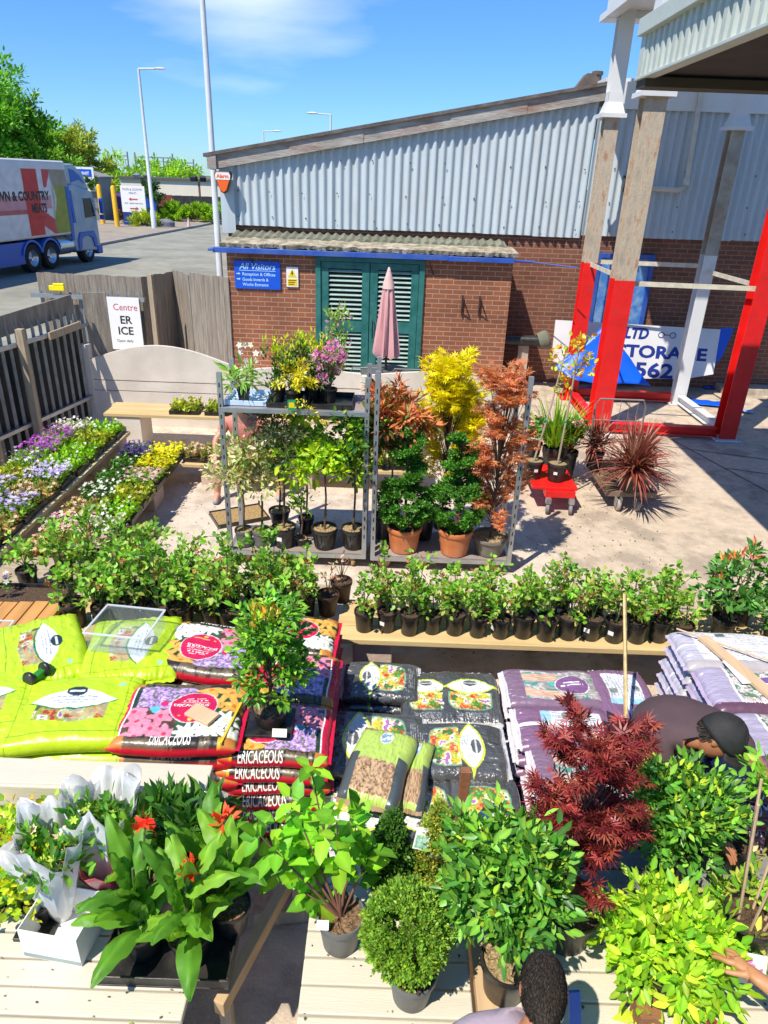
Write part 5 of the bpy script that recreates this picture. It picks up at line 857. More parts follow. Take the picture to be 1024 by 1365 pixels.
p = at(712, 600, .236); t = thing('green_cordyline', 'bright green grassy cordyline behind the pink hydrangeas', 'spiky plant', (p.x + .12, 8.75, 0)); pot(t, .13, .5, BLK); strap('leaves', t, 110, .85, .011, [(.3, .5, .03), (.2, .42, .03)], (0, 0, .5), .5, .5, 3)
t = thing('green_cordyline', 'yellow-tinged grassy cordyline between the hydrangea and the saplings', 'spiky plant', (2.45, 8.9, 0)); pot(t, .13, .4, BLK); strap('leaves', t, 80, .7, .011, [(.4, .5, .03), (.25, .42, .03), (.5, .4, .03)], (0, 0, .4), .7, .4, 4)
cc_ = thing('flat_trolley', 'flat-bed trolley with looped wire end frame under the red cordylines', 'trolley', (2.95, 8.5, 0)); WOODD = mat('worn_bed', (.2, .14, .08), .85, var=.3)
b = MB(); b.box(-.2, .38, -.55, .55, .2, .23); b.obj('bed', WOODD, cc_, bevel=.004); b = MB(); b.box(-.22, .4, -.57, -.53, .17, .235); b.box(-.22, -.18, -.53, .55, .17, .2); b.box(.36, .4, -.53, .55, .17, .2); b.obj('bed_frame', mat('rusty_frame', (.25, .17, .12), .7, metal=.3), cc_)
b = MB(); b.tube([(-.3, .2, .2), (-.3, .2, 1.1), (-.26, .2, 1.18), (.3, .2, 1.18), (.34, .2, 1.1), (.34, .2, .2)], .012, 8, cap=True)
b.tube([(-.3, .2, .9), (.34, .2, .9)], .008, 6); b.tube([(-.3, .2, .65), (.34, .2, .65)], .008, 6)
for i in range(5): b.tube([(-.2 + i * .11, .2, .25), (-.2 + i * .11, .2, 1.18)], .004, 5)
b.obj('wire_end_frame', mat('wire_grey', (.3, .27, .26), .5, metal=.5), cc_)
for x in (-.07, .17): b = MB(); caster(b, x, -.6, .072, R(95)); b.obj('caster', mat('beige_rubber', (.36, .3, .26), .7), cc_); b = MB(); b.box(x - .035, x - .028, -.64, -.56, .06, .18); b.box(x + .028, x + .035, -.64, -.56, .06, .18); b.obj('caster_fork', STEEL, cc_)
for i, (u, v, L, n, lb) in enumerate(((843, 660, .66, 330, 'large bronze-red cordyline at the front of the flat trolley'), (800, 636, .5, 120, 'bronze-red cordyline at the back left of the flat trolley'), (868, 640, .5, 90, 'bronze-red cordyline at the back right of the flat trolley'))):
    p = at(u, v, .236); t = thing('red_cordyline', lb, 'spiky plant', (p.x, p.y + .12 + .25 * (i > 0), .236), group='bronze-red cordylines'); pot(t, .12, .22, BLK); strap('leaves', t, n, L, .014, [(.26, .065, .05), (.36, .11, .08), (.17, .045, .04), (.4, .2, .13)], (0, 0, .3), -.25, 1.1, 20 + i, m=GLOSS)
# ================================================================ PARASOL, TABLE, CHAIRS
PINKC = mat('pink_canvas', (.62, .33, .33), .9, var=.06, bump=.1); pa = thing('parasol', 'closed dusty pink parasol in front of the green doors', 'parasol', (-.06, 11.7, 0)); b = MB(); vs = []; fs = []; n = 32; prof = [(2.3, .03), (2.22, .05), (2.05, .075), (1.85, .10), (1.6, .125), (1.35, .15), (1.15, .17), (1.0, .185), (.95, .175)]
for j, (z, r) in enumerate(prof):
    for i in range(n): a = 2 * math.pi * i / n; q = r * (1 + (.28 if j > 1 else .05) * math.cos(8 * a + j * .25) * min(1, j / 3)); vs.append((q * math.cos(a), q * math.sin(a), z + (.03 * math.cos(8 * a) if j > 6 else 0)))
for j in range(len(prof) - 1):
    for i in range(n): fs.append((j * n + i, j * n + (i + 1) % n, (j + 1) * n + (i + 1) % n, (j + 1) * n + i))
b.add(vs, fs, 0, True); b.add([vs[i] for i in range(n)], [tuple(range(n))]); b.obj('closed_canopy', PINKC, pa); b = MB(); b.lathe([(.0, 2.36), (.015, 2.35), (.03, 2.3), (.085, 2.12), (.1, 2.03), (.095, 2.03)], (0, 0, 0), 16); b.obj('top_flap', mat('pale_pink_canvas', (.68, .46, .42), .9), pa)
MB().tube([(0, 0, 0), (0, 0, 1.1)], .02, 10).obj('pole', BLK, pa); MB().lathe([(.25, 0), (.25, .04), (.05, .09), (.03, .2), (0, .2)], (0, 0, 0), 20).obj('base', BLK, pa)
METC = mat('mesh_chair_metal', (.18, .19, .19), .5, metal=.4)
tb = thing('bistro_table', 'small round metal table around the parasol pole', 'table', (-.06, 11.7, 0)); MB().lathe([(.03, .68), (.42, .68), (.43, .69), (.42, .705), (.03, .705)], (0, 0, 0), 30).obj('table_top', METC, tb)
for a in (.8, 2.4, 4.0, 5.5): MB().tube([(.3 * math.cos(a), .3 * math.sin(a), .68), (.34 * math.cos(a), .34 * math.sin(a), 0)], .014, 6).obj('leg', METC, tb)
for i, (x, lb) in enumerate(((-.35, 'left metal mesh chair with rounded back in front of the green doors'), (.3, 'right metal mesh chair with rounded back in front of the green doors'))):
    c = thing('garden_chair', lb, 'chair', (x, 11.15, 0), group='mesh chairs by the parasol'); 
    for s_ in (-1, 1): MB().tube([(s_ * .24, .2, 0), (s_ * .23, .2, .43)], .012, 6).obj('leg', METC, c); MB().tube([(s_ * .24, -.22, 0), (s_ * .23, -.2, .43)], .012, 6).obj('leg', METC, c)
    MB().box(-.24, .24, -.22, .22, .43, .445).obj('seat', METC, c, bevel=.004)
    b = MB(); b.tube([(-.26, -.22, .43), (-.28, -.26, .8), (-.22, -.27, .93), (.22, -.27, .93), (.28, -.26, .8), (.26, -.22, .43)], .013, 8); 
    for q in range(14): b.tube([(-.24 + q * .037, -.235, .45), (-.24 + q * .037, -.268, .92)], .002, 4)
    for q in range(10): z = .5 + q * .042; b.tube([(-.27, -.24 - .003 * q, z), (.27, -.24 - .003 * q, z)], .002, 4)
    b.obj('mesh_back', METC, c)
t = thing('soil_tray', 'flat black tray of orange-brown compost on the paving by the left trolley', 'tray', (-1.68, 7.3, 0), R(28)); b = MB(); b.box(-.3, .3, -.2, .2, 0, .008)
for a in ((-.3, .3, -.2, -.19), (-.3, .3, .19, .2), (-.3, -.29, -.19, .19), (.29, .3, -.19, .19)): b.box(*a, .008, .05)
b.obj('tray_body', BLK, t); MB().box(-.288, .288, -.188, .188, .009, .035).obj('compost', mat('orange_compost', (.36, .24, .1), .95, var=.5, scale=60, bump=1), t)
# ================================================================ COMPOST BAGS
def vn(x, y, s=0):        # smooth value noise, vectorised
    xi = np.floor(x).astype(int); yi = np.floor(y).astype(int); fx = x - xi; fy = y - yi; fx = fx * fx * (3 - 2 * fx); fy = fy * fy * (3 - 2 * fy)
    h = lambda a, b: (np.sin(a * 127.1 + b * 311.7 + s * 17.3) * 43758.5453) % 1
    return (h(xi, yi) * (1 - fx) + h(xi + 1, yi) * fx) * (1 - fy) + (h(xi, yi + 1) * (1 - fx) + h(xi + 1, yi + 1) * fx) * fy
def fbm(x, y, s=0): return .55 * vn(x, y, s) + .3 * vn(2.1 * x, 2.1 * y, s + 3) + .15 * vn(4.3 * x, 4.3 * y, s + 7)
def setc(c, m, col): c[m] = np.asarray(col)
def blooms(c, m, x, y, pts, r, petals, col, heart):       # petalled flowers centred on pts
    for i, (px, py) in enumerate(pts):
        dx, dy = x - px, y - py; rr = np.hypot(dx, dy); an = np.arctan2(dy, dx); e = r * (.78 + .22 * np.cos(petals * an + i)); q = m & (rr < e); sh = 1 - .35 * (rr / r) * (np.cos(petals * an + i + 3.14) * .5 + .5)
        c[q] = (np.asarray(col) * sh[q][:, None]); c[m & (rr < r * .18)] = heart
def veg(c, m, x, y, s=0):
    f = fbm(x * 12, y * 12, s); g = fbm(x * 10 + 9, y * 10, s + 5); c[m] = (.05, .12, .02)
    for lo, hi, col in ((.0, .36, (.35, .05, .02)), (.36, .46, (.6, .24, .05)), (.46, .54, (.16, .34, .03)), (.54, .62, (.5, .5, .2)), (.62, .7, (.75, .74, .66)), (.7, 1, (.3, .12, .3))): c[m & (f > lo) & (f <= hi) & (g > .32)] = col
def d_green(u, v):
    c = np.tile(np.array((.46, .66, .012)), (len(u), 1)) * (1 + .06 * (fbm(u * 6, v * 6) - .5))[:, None]; x = (u - .5) * 1.45; y = v - .5
    ln = lambda cy, a, b: (np.abs(y - cy) < b * np.clip(1 - (np.abs(x) / a) ** 2, 0, 1))
    pic = (np.abs(x) < .40) & (y < .08) & (y > -.26 + .18 * np.abs(x)); veg(c, pic, x, y, 2); q = pic & (fbm(x * 9, y * 9, 4) > .5); c[q] = c[q] * .4 + np.array((.5, .45, .25)) * .6
    setc(c, ln(.08, .5, .15) & ~ln(.09, .49, .14), (.0, .2, .03)); setc(c, ln(.09, .48, .135), (.74, .8, .8))
    lg = ((x + .0) / .12) ** 2 + ((y - .2) / .07) ** 2 < 1; setc(c, lg, (.02, .04, .045)); setc(c, lg & (np.abs(y - .2) < .012) & (np.abs(x) < .09), (.7, .75, .75))
    for k, yy in enumerate((.12, .075, .035)): setc(c, (np.abs(y - yy) < .009) & (np.abs(x) < .28 - .05 * k) & (vn(x * 90, y * 3, 5 + k) > .4), (.3, .35, .4))
    setc(c, (np.abs(y + .38) < .006) & (np.abs(x) < .62), (.15, .3, .0)); setc(c, (np.abs(np.abs(x) - .58) < .005), (.2, .36, .0))
    lg2 = ((x - .5) / .05) ** 2 + ((y - .33) / .03) ** 2 < 1; setc(c, lg2, (.3, .65, .4)); return c
def d_eri(u, v):
    c = np.tile(np.array((.02, .045, .02)), (len(u), 1)); x = (u - .5) * 1.3; y = v - .5; M = np.ones(len(u), bool); f = fbm(x * 30, y * 30, 1)
    pk = (x < -.02) & (y < .02); c[pk] = (.09, .05, .03); blooms(c, pk, x, y, [(-.42, -.2), (-.25, -.3), (-.2, -.1), (-.4, -.4), (-.1, -.36), (-.5, -.05)], .15, 5, (.78, .26, .36), (.6, .05, .1))
    hp = (x < .12) & (y >= .02) & (x > -.5); g = fbm(x * 48, y * 48, 6); c[hp] = (.14, .16, .08); c[hp & (g > .42)] = (.36, .2, .55); c[hp & (g > .56)] = (.58, .42, .72)
    og = (x > .1) & (y > -.02); c[og] = (.03, .07, .02); blooms(c, og, x, y, [(.25, .36), (.48, .3), (.55, .08), (.3, .12), (.62, .42)], .16, 6, (.85, .42, .08), (.6, .2, .02))
    wg = (x >= -.02) & (y < -.02); c[wg] = (.03, .09, .03); blooms(c, wg, x, y, [(.12, -.34), (.35, -.3), (.5, -.16), (.58, -.4), (.25, -.14)], .16, 8, (.78, .78, .72), (.7, .68, .4)); c *= (1 + .5 * (f - .5))[:, None]
    rr = np.hypot(x - .12, y - .06); setc(c, rr < .255, (.8, .7, .72)); setc(c, rr < .245, (.56, .01, .07))
    for k in range(4): setc(c, (np.abs(y - (.2 - .035 * k)) < .006) & (np.abs(x - .12) < .11 + .02 * k) & (vn(x * 80, y, k) > .35), (.85, .7, .7))
    setc(c, (np.abs(y + .09) < .009) & (np.abs(x - .12) < .14) & (vn(x * 60, y, 9) > .3), (.85, .4, .1)); setc(c, np.hypot(x - .12, y + .14) < .025, (.8, .5, .1))
    setc(c, np.hypot(x + .2, y - .1) < .045, (.6, .02, .12)); setc(c, (np.abs(x + .28) < .06) & (np.abs(y - .0) < .05) & (np.abs(x + .28) + np.abs(y) < .07), (.1, .45, .6))
    setc(c, x < -.56, (.62, .01, .06)); setc(c, np.abs(x + .555) < .008, (.85, .8, .8)); sd2 = np.minimum(v, 1 - v); setc(c, sd2 < .1, (.025, .02, .015)); pa = (sd2 < .1) & (u > .1) & (u < .9) & (fbm(x * 14, v * 30, 2) > .5); setc(c, pa, (.12, .09, .05)); setc(c, sd2 < .052, (.6, .01, .03)); setc(c, (sd2 < .09) & (sd2 > .052) & (np.abs(x - .5) < .035), (.7, .4, .02)); setc(c, (sd2 < .1) & (sd2 > .052) & (np.abs(x) > .5), (.5, .2, .04)); return c
def d_black(u, v):
    x = (u - .5) * 1.35; y = v - .5; f = fbm(x * 5, y * 5); c = np.tile(np.array((.075, .078, .08)), (len(u), 1)) * (1 + .9 * (f - .5))[:, None]
    pic = (x > -.02) & (((x - .12) / .3) ** 4 + (y / .36) ** 4 < 1); rim = (x > -.02) & (((x - .12) / .32) ** 4 + (y / .385) ** 4 < 1); setc(c, rim, (.2, .4, .25)); veg(c, pic, x, y, 8); c[pic] *= 1.5
    blooms(c, pic, x, y, [(.2, -.18), (.05, .25)], .08, 7, (.7, .62, .05), (.6, .5, .02)); blooms(c, pic, x, y, [(.3, .1)], .1, 6, (.08, .3, .04), (.2, .4, .05))
    ln = lambda a, b: (np.abs(x + .18) < b * np.clip(1 - (np.abs(y) / a) ** 2, 0, 1)); setc(c, ln(.46, .2), (.62, .75, .05)); setc(c, ln(.42, .165), (.76, .78, .75))
    lg = ((x + .25) / .075) ** 2 + (y / .13) ** 2 < 1; setc(c, lg, (.1, .11, .12)); setc(c, lg & (np.abs(x + .25) < .01), (.6, .6, .6))
    for k in range(3): setc(c, (np.abs(x + .14 - .045 * k) < .008) & (np.abs(y) < .2) & (vn(y * 70, x, k) > .4), (.25, .27, .3))
    for k in range(4): setc(c, (np.abs(x - .5 - .03 * k) < .004) & (np.abs(y) < .28) & (vn(y * 60, x * 3, 20 + k) > .45), (.4, .42, .42))
    setc(c, np.abs(np.abs(y) - .385) < .004, (.3, .38, .1)); setc(c, (np.abs(x) > .655), (.6, .6, .6)); return c
def d_hand(u, v):          # purple bag with a planting photograph
    x = (u - .5) * 1.4; y = v - .5; f = fbm(x * 7, y * 7, 2); c = np.tile(np.array((.2, .13, .2)), (len(u), 1)); pic = (x > -.42) & (np.abs(y) < .4); c[pic] = (.3, .3, .3); g = fbm(x * 22, y * 22, 5); c[pic & (g > .55)] = (.5, .48, .47); c[pic & (f > .62)] = (.05, .3, .24)
    for cy, s_ in ((.24, 1), (-.26, -1)):
        fin = pic & (np.abs(y - cy - .08 * s_ * x) < .11) & (x < .1 + .05 * np.sin(y * 60)); c[fin] = (.62, .42, .32); c[fin & (np.abs(np.sin(y * 42)) < .2) & (x > -.2)] = (.38, .2, .14)
    rr = ((x - .3) / .26) ** 2 + (y / .27) ** 2; setc(c, rr < 1, (.7, .66, .74)); setc(c, rr < .88, (.2, .1, .24))
    setc(c, (np.abs(y) < .02) & (np.abs(x - .3) < .17) & (vn(x * 70, y, 3) > .3), (.8, .8, .8)); setc(c, (np.abs(y - .07) < .012) & (np.abs(x - .3) < .12), (.75, .7, .75)); setc(c, np.hypot(x + .02, y - .05) < .06, (.1, .45, .42)); setc(c, np.abs(x) > .67, (.6, .58, .62)); return c
def d_label(u, v):         # reverse of the purple bag: pale label with small print
    x = (u - .5) * 1.4; y = v - .5; c = np.tile(np.array((.2, .11, .2)), (len(u), 1)); lb = (np.abs(x - .08) < .42) & (np.abs(y) < .33); c[lb] = (.62, .66, .7); c[lb & (x < -.2)] = (.3, .52, .68)
    for k in range(9): setc(c, lb & (x > -.17) & (np.abs(y - .28 + .065 * k) < .012) & (vn(x * 80, y, k) > .45) & (x < .42), (.32, .33, .4))
    setc(c, (np.abs(x - .02) < .06) & (np.abs(y - .22) < .07), (.2, .22, .22)); setc(c, (np.abs(x - .08) < .09) & (np.abs(y + .22) < .06) & (vn(x * 120, 0 * y, 2) > .5), (.03, .03, .03)); setc(c, (np.abs(y - .02) < .035) & (x < .1), (.72, .7, .74)); setc(c, np.abs(x) > .67, (.6, .58, .62)); return c
def d_inn(u, v):
    x = (u - .5) * 1.3; y = v - .5; f = fbm(x * 9, y * 9, 4); c = np.tile(np.array((.5, .47, .5)), (len(u), 1)); c[f > .55] = (.62, .5, .46); c[f > .64] = (.5, .3, .24); c[f < .36] = (.1, .22, .12); g = fbm(x * 24, y * 24, 9); c[(g > .62)] = (.7, .66, .7); c[(g < .3)] = (.1, .16, .08)
    setc(c, (x < -.36) & (y > -.4), (.36, .33, .46)); setc(c, (np.abs(x + .36) < .015), (.8, .78, .85)); setc(c, x > .55, (.32, .18, .45)); rr = ((x - .1) / .2) ** 2 + ((y - .1) / .2) ** 2; setc(c, rr < 1, (.62, .6, .7)); setc(c, rr < .8, (.18, .1, .3)); setc(c, (np.abs(y - .1) < .02) & (np.abs(x - .1) < .14), (.8, .8, .8))
    setc(c, v < .12, (.12, .06, .1)); setc(c, (v < .035), (.28, .14, .3)); return c
def d_rev(u, v):
    x = (u - .5) * 1.3; y = v - .5; c = np.tile(np.array((.42, .41, .49)), (len(u), 1)); lb = x > -.45; c[lb] = (.66, .66, .68)
    for k in range(12): setc(c, lb & (np.abs(y - .4 + .06 * k) < .011) & (vn(x * 75, y, k) > .45), (.42, .42, .46))
    setc(c, (np.abs(x + .1) < .06) & (np.abs(y - .36) < .05), (.08, .13, .12)); setc(c, np.abs(y - .02) < .02, (.74, .74, .76)); setc(c, v < .12, (.4, .38, .4)); return c
def d_bark(u, v):
    x = (u - .5) * 1.4; y = v - .5; f = fbm(x * 30, y * 30, 2); c = np.tile(np.array((.42, .58, .12)), (len(u), 1)); m = (x < .3) & (x > -.62) & (np.abs(y) < .44); k = m & (x < -.02); c[k] = (.36, .22, .12); c[k & (f > .5)] = (.52, .37, .22); c[k & (f < .35)] = (.2, .11, .06)
    c[np.abs(y) > .40] = (.07, .09, .1); c[(np.abs(y) > .40) & (x > .1)] = (.42, .58, .12); rr = np.hypot(x - .45, y); setc(c, rr < .14, (.7, .72, .7)); setc(c, (rr < .12) & (fbm(x * 20, y * 20, 7) > .5), (.2, .35, .55)); setc(c, x > .62, (.35, .22, .12)); return c
BAGM = attr_mat('printed_film', .34, bump=.35, bscale=16, spec=.55, coat=.15); BAGB = attr_mat('printed_black_film', .3, bump=.8, bscale=24, spec=1.0, coat=.6)
def bag_surf(L, Wd, T, seed, wr=.006):
    r = np.random.default_rng(seed); ph = r.uniform(0, 6, 8); a0 = .84
    def f(s, t):       # s, t in -1..1 (s along the bag); t wraps over both long sides
        s = np.asarray(s, dtype=float); t = np.asarray(t, dtype=float); e = np.clip(1 - np.abs(s) ** 7, 0, 1) ** .5; e = .12 + .88 * e
        at_ = np.abs(t); side = np.clip((at_ - a0) / (1 - a0), 0, 1); ang = side * math.pi; hw = Wd / 2 - T * .42; y = np.sign(t) * np.where(at_ < a0, at_ / a0 * hw, hw + np.sin(ang) * T * .46); z = np.where(at_ < a0, T / 2, T / 2 * np.cos(ang))
        dome = (1 - (np.minimum(at_, a0) / a0) ** 4) * .05 * T; z = z + dome * (at_ < a0); z = z * e; x = s * L / 2 * (1 + .012 * np.sin(5 * t + ph[0])); y = y * (1 - .05 * np.abs(s) ** 8) + .006 * np.sin(4 * s + ph[1])
        w = wr * ((fbm(s * 2.2 + 9 + ph[0], t * 2.2 + 9, seed) - .5) * 4.2 + (np.abs(fbm(s * 4 + t * 2 + 20, t * 5 - s + 20, seed + 3) - .5) - .12) * -3.2 + (np.abs(fbm(s * 3 + 40, t * 9 + 30, seed + 5) - .5)) * np.abs(s) ** 3 * -5); z = z + w * np.where(at_ < a0, 1, .3); return np.stack([x, y, z], -1)
    return f
def finer(v, fc):
    import bmesh
    bm = bmesh.new(); vs = [bm.verts.new(tuple(p)) for p in v]
    for f in fc:
        try: bm.faces.new([vs[i] for i in f])
        except ValueError: pass
    bmesh.ops.remove_doubles(bm, verts=bm.verts, dist=1e-5); bmesh.ops.triangulate(bm, faces=bm.faces)
    for _ in range(2): bmesh.ops.subdivide_edges(bm, edges=[e for e in bm.edges if e.calc_length() > .18], cuts=1); bmesh.ops.triangulate(bm, faces=bm.faces)
    bm.verts.index_update(); a = np.array([tuple(p.co) for p in bm.verts]); q = [tuple(x.index for x in f.verts) for f in bm.faces]; bm.free(); return a, q
def bag(name, lb, cat, design, L, Wd, T, loc, rz=0, seed=1, hi=True, group=None, txt=None, rx=0, ry=0, m=BAGM, txt2=None):
    t = thing(name, lb, cat, loc, group=group); t.rotation_euler = (rx, ry, rz); f = bag_surf(L, Wd, T, seed); nx, ny = (150, 110) if hi else (36, 40); s, q = np.meshgrid(np.linspace(-1, 1, nx), np.linspace(-1, 1, ny), indexing='ij'); s = s.ravel(); q = q.ravel(); V = f(s, q)
    F = np.array([(i * ny + j, (i + 1) * ny + j, (i + 1) * ny + j + 1, i * ny + j + 1) for i in range(nx - 1) for j in range(ny - 1)]); c = design((s + 1) / 2, (q + 1) / 2)
    k = len(V); a0 = (np.arange(nx) * ny); a1 = a0 + ny - 1; F2 = np.array([(a0[i], a1[i], a1[i + 1], a0[i + 1]) for i in range(nx - 1)]); o = npmesh('bag_body', V, [F, F2], t, m, c, smooth=True)
    ed = MB()
    for sx in (-1, 1):
        r_ = random.Random(seed + sx); vs = []
        for j in range(25): y = (j / 24 - .5) * Wd * .95; vs += [(sx * (L / 2 - .004), y, .006), (sx * (L / 2 + .022), y + .004 * math.sin(j), r_.uniform(-.008, .006))]
        ed.add(vs, [(2 * j, 2 * j + 2, 2 * j + 3, 2 * j + 1) for j in range(24)], 0, True)
    e = ed.obj('sealed_seam', SEAMS[design.__name__], t)
    for tt in ([txt] if txt else []) + ([txt2] if txt2 else []): word, s0, s1, t0, t1, col, flip = tt; v, fc = text_mesh(word, 1, .012); v, fc = finer(v, fc); w = v[:, 0].max() - v[:, 0].min(); h = max(.01, v[:, 1].max()); uu = (v[:, 0] - v[:, 0].min()) / w; vv = v[:, 1] / h; uu, vv = (1 - uu, 1 - vv) if flip else (uu, vv); ss = s0 + (s1 - s0) * uu; qq = t0 + (t1 - t0) * vv; P = f(ss, qq); n_ = unit(np.cross(f(ss + .01, qq) - f(ss - .01, qq), f(ss, qq + .01) - f(ss, qq - .01))); P = P + n_ * .0045; b = MB(); b.add([tuple(p) for p in P], fc); b.obj('lettering', col, t)
    return t
rs = mat('red_seam', (.62, .01, .05), .35, var=.1); SEAMS = dict(d_green=mat('green_seam', (.42, .6, .015), .4), d_eri=rs, d_black=mat('silver_seam', (.55, .55, .56), .35, var=.2, scale=20), d_hand=mat('lilac_seam', (.6, .55, .62), .4), d_label=mat('lilac_seam2', (.6, .56, .64), .4), d_inn=mat('purple_seam', (.4, .32, .46), .4), d_rev=mat('purple_seam2', (.42, .38, .5), .4), d_bark=mat('brown_seam', (.3, .2, .1), .5))
WL = mat('white_lettering', (.82, .82, .8), .5, var=.02)
PALT = mat('pallet_wood', (.36, .27, .17), .9, var=.25, scale=4, bump=.3)
def pallet(lb, x0, x1, y0, y1, z1):
    t = thing('pallet', lb, 'pallet', ((x0 + x1) / 2, (y0 + y1) / 2, 0), group='pallets under the compost bags'); w, d = (x1 - x0) / 2, (y1 - y0) / 2; b = MB(); n = 7
    for i in range(n): x = -w + 2 * w * i / n; b.box(x + .015, x + 2 * w / n - .015, -d, d, z1 - .02, z1)
    b.obj('deck_boards', PALT, t); 
    for y in (-d + .05, 0, d - .05): MB().box(-w, w, y - .05, y + .05, .02, z1 - .021).obj('bearer', PALT, t)
T = .105
ERI = ('ERICACEOUS', -.2, .5, -.91, -.845, WL, False); ERC = ('ERICACEOUS', -.16, .47, .1, .19, WL, False)
def stack(src, n, z_top, T, what, skip_first=True, jit=.015):
    for i in range(1, n):
        l = src.location; o = dup(src, (l.x + random.uniform(-jit, jit), l.y + random.uniform(-jit, jit), l.z - i * T), src.rotation_euler.z + random.uniform(-.03, .03), '%s, %s layer down' % (what, ORD[i])); o.rotation_euler.x = o.rotation_euler.y = 0
random.seed(31); zt = .80
gb = 'lime green compost bags'; eb = 'red and floral ericaceous compost bags'; bb = 'black compost bags'; pb = 'purple compost bags'; jb = 'lilac compost bags'
# lime green and ericaceous pallet
g1 = bag('compost_bag', 'lime green compost bag at the front left corner of the pallet', 'compost bag', d_green, .74, .56, T * 1.1, (-2.32, 3.08, zt), R(14), 1, group=gb); g2 = bag('compost_bag', 'lime green compost bag left of the front ericaceous bag', 'compost bag', d_green, .70, .56, T * 1.08, (-1.72, 3.08, zt), R(8), 2, group=gb)
g3 = bag('compost_bag', 'slanted lime green compost bag at the rear left of the pallet', 'compost bag', d_green, .72, .52, T * 1.1, (-2.16, 3.62, zt), R(-62), 3, group=gb); g4 = bag('compost_bag', 'lime green compost bag under the clear plastic box', 'compost bag', d_green, .66, .58, T * 1.15, (-1.58, 3.68, zt), R(-78), 4, group=gb)
e1 = bag('compost_bag', 'front ericaceous bag with a wooden offcut lying on its red circle', 'compost bag', d_eri, .68, .52, T * 1.15, (-1.10, 3.07, zt), R(2), 5, group=eb, txt=('ERICACEOUS', -.34, .3, -.875, -.80, WL, False), txt2=('ERICACEOUS', -.14, .44, .1, .18, WL, False))
e2 = bag('compost_bag', 'rear ericaceous bag with its lettering upside down', 'compost bag', d_eri, .70, .52, T * 1.15, (-1.07, 3.68, zt), R(172), 6, group=eb, txt=('ERICACEOUS', -.14, .44, .1, .18, WL, False), txt2=ERI)
e3 = bag('compost_bag', 'right column ericaceous bag at the front under the potted laurel', 'compost bag', d_eri, .60, .46, T, (-.56, 3.07, zt - .085), R(182), 7, group=eb, txt=('ERICACEOUS', -.14, .44, .1, .18, WL, False), txt2=('ERICACEOUS', -.2, .6, .845, .91, WL, True)); e3.rotation_euler.z = R(180)
e4 = bag('compost_bag', 'right column ericaceous bag in the middle with purple flowers', 'compost bag', d_eri, .60, .48, T, (-.56, 3.53, zt - .075), R(179), 8, group=eb); e5 = bag('compost_bag', 'right column ericaceous bag at the back near the bench', 'compost bag', d_eri, .56, .44, T, (-.58, 3.98, zt - .07), R(-3), 9, group=eb, txt=ERC)
for s_, n_, w_ in ((g1, 7, 'green bag, front left column'), (g2, 7, 'green bag, second front column'), (g3, 7, 'green bag, rear left column'), (g4, 7, 'green bag, rear middle column')): stack(s_, n_ - 1, 0, T * 1.12, w_)
for s_, w_ in ((e1, 'ericaceous bag, front middle column'), (e2, 'ericaceous bag, rear middle column'), (e3, 'ericaceous bag, right front column'), (e4, 'ericaceous bag, right middle column'), (e5, 'ericaceous bag, right rear column')): stack(s_, 6, 0, T * (1.1 if s_ in (e1, e2) else 1.0), w_)
pallet('wooden pallet under the green and ericaceous bags', -2.6, -.28, 2.8, 4.1, .12)
# black bags
zb = .50
for i, (L, Wd, x, y, rz, lb, dx) in enumerate(((.50, .36, .02, 3.82, 0, 'black compost bag, upper left of the black stack', 0), (.50, .34, .33, 3.72, -90, 'black compost bag, upper middle, partly under its neighbour', -.04), (.50, .38, .62, 3.72, -90, 'black compost bag, upper right of the black stack', -.03),
        (.62, .50, -.02, 3.23, 0, 'black compost bag under the bark chip bag', 0), (.54, .42, .50, 3.20, 180, 'black compost bag in the centre of the stack, lettering sideways', .0), (.52, .34, .28, 2.76, 90, 'black compost bag, lower middle behind the box plants', -.05), (.52, .38, .62, 2.76, 90, 'black compost bag, lower right behind the laurel', -.04), (.5, .42, -.08, 2.78, 90, 'black compost bag, lower left corner of the stack', -.08))):
    s_ = bag('compost_bag', lb, 'compost bag', d_black, L * 1.03, Wd * 1.04, .095, (x, y, zb + dx), R(rz), 30 + i, group=bb, m=BAGB); stack(s_, 4, 0, .1, 'black bag below the ' + lb.split(',')[0].replace('black compost bag', 'one') + (' %s' % ORD[i]) + ' place')
pallet('wooden pallet under the black bags', -.3, .82, 2.55, 4.0, .1)
t = bag('bark_bag', 'green and brown bark chip bag resting on the black bags', 'bark bag', d_bark, .54, .33, .12, (.02, 2.93, zb + .125), R(76), 44)
for i, (x, y, z, rz) in enumerate(((.225, 2.95, zb + .06, 80),)): bag('bark_bag', 'narrow dark bag wedged beside the bark chip bag', 'bark bag', d_bark, .5, .17, .09, (x, y, z), R(rz), 46, hi=False)
# purple middle stack
for i, (d, L, Wd, x, y, rz, lb) in enumerate(((d_hand, .62, .36, 1.18, 3.80, 1, 'purple bag with hands printed on it, upper left of the purple stack'), (d_label, .62, .36, 1.20, 3.42, 0, 'purple bag with pale label, second row'), (d_hand, .62, .38, 1.24, 3.03, -2, 'purple bag in the third row under the red acer'), (d_label, .5, .36, 1.66, 3.76, 90, 'pale label bag at the upper right of the purple stack'), (d_label, .5, .36, 1.66, 3.22, 92, 'pale label bag by the man in the cap'))):
    s_ = bag('compost_bag', lb, 'compost bag', d, L * 1.03, Wd * 1.04, .095, (x, y, zb), R(rz), 50 + i, group=pb); stack(s_, 4, 0, .1, 'purple bag under column %s' % ORD[i])
pallet('wooden pallet under the purple bags', .86, 1.85, 2.85, 4.0, .1)
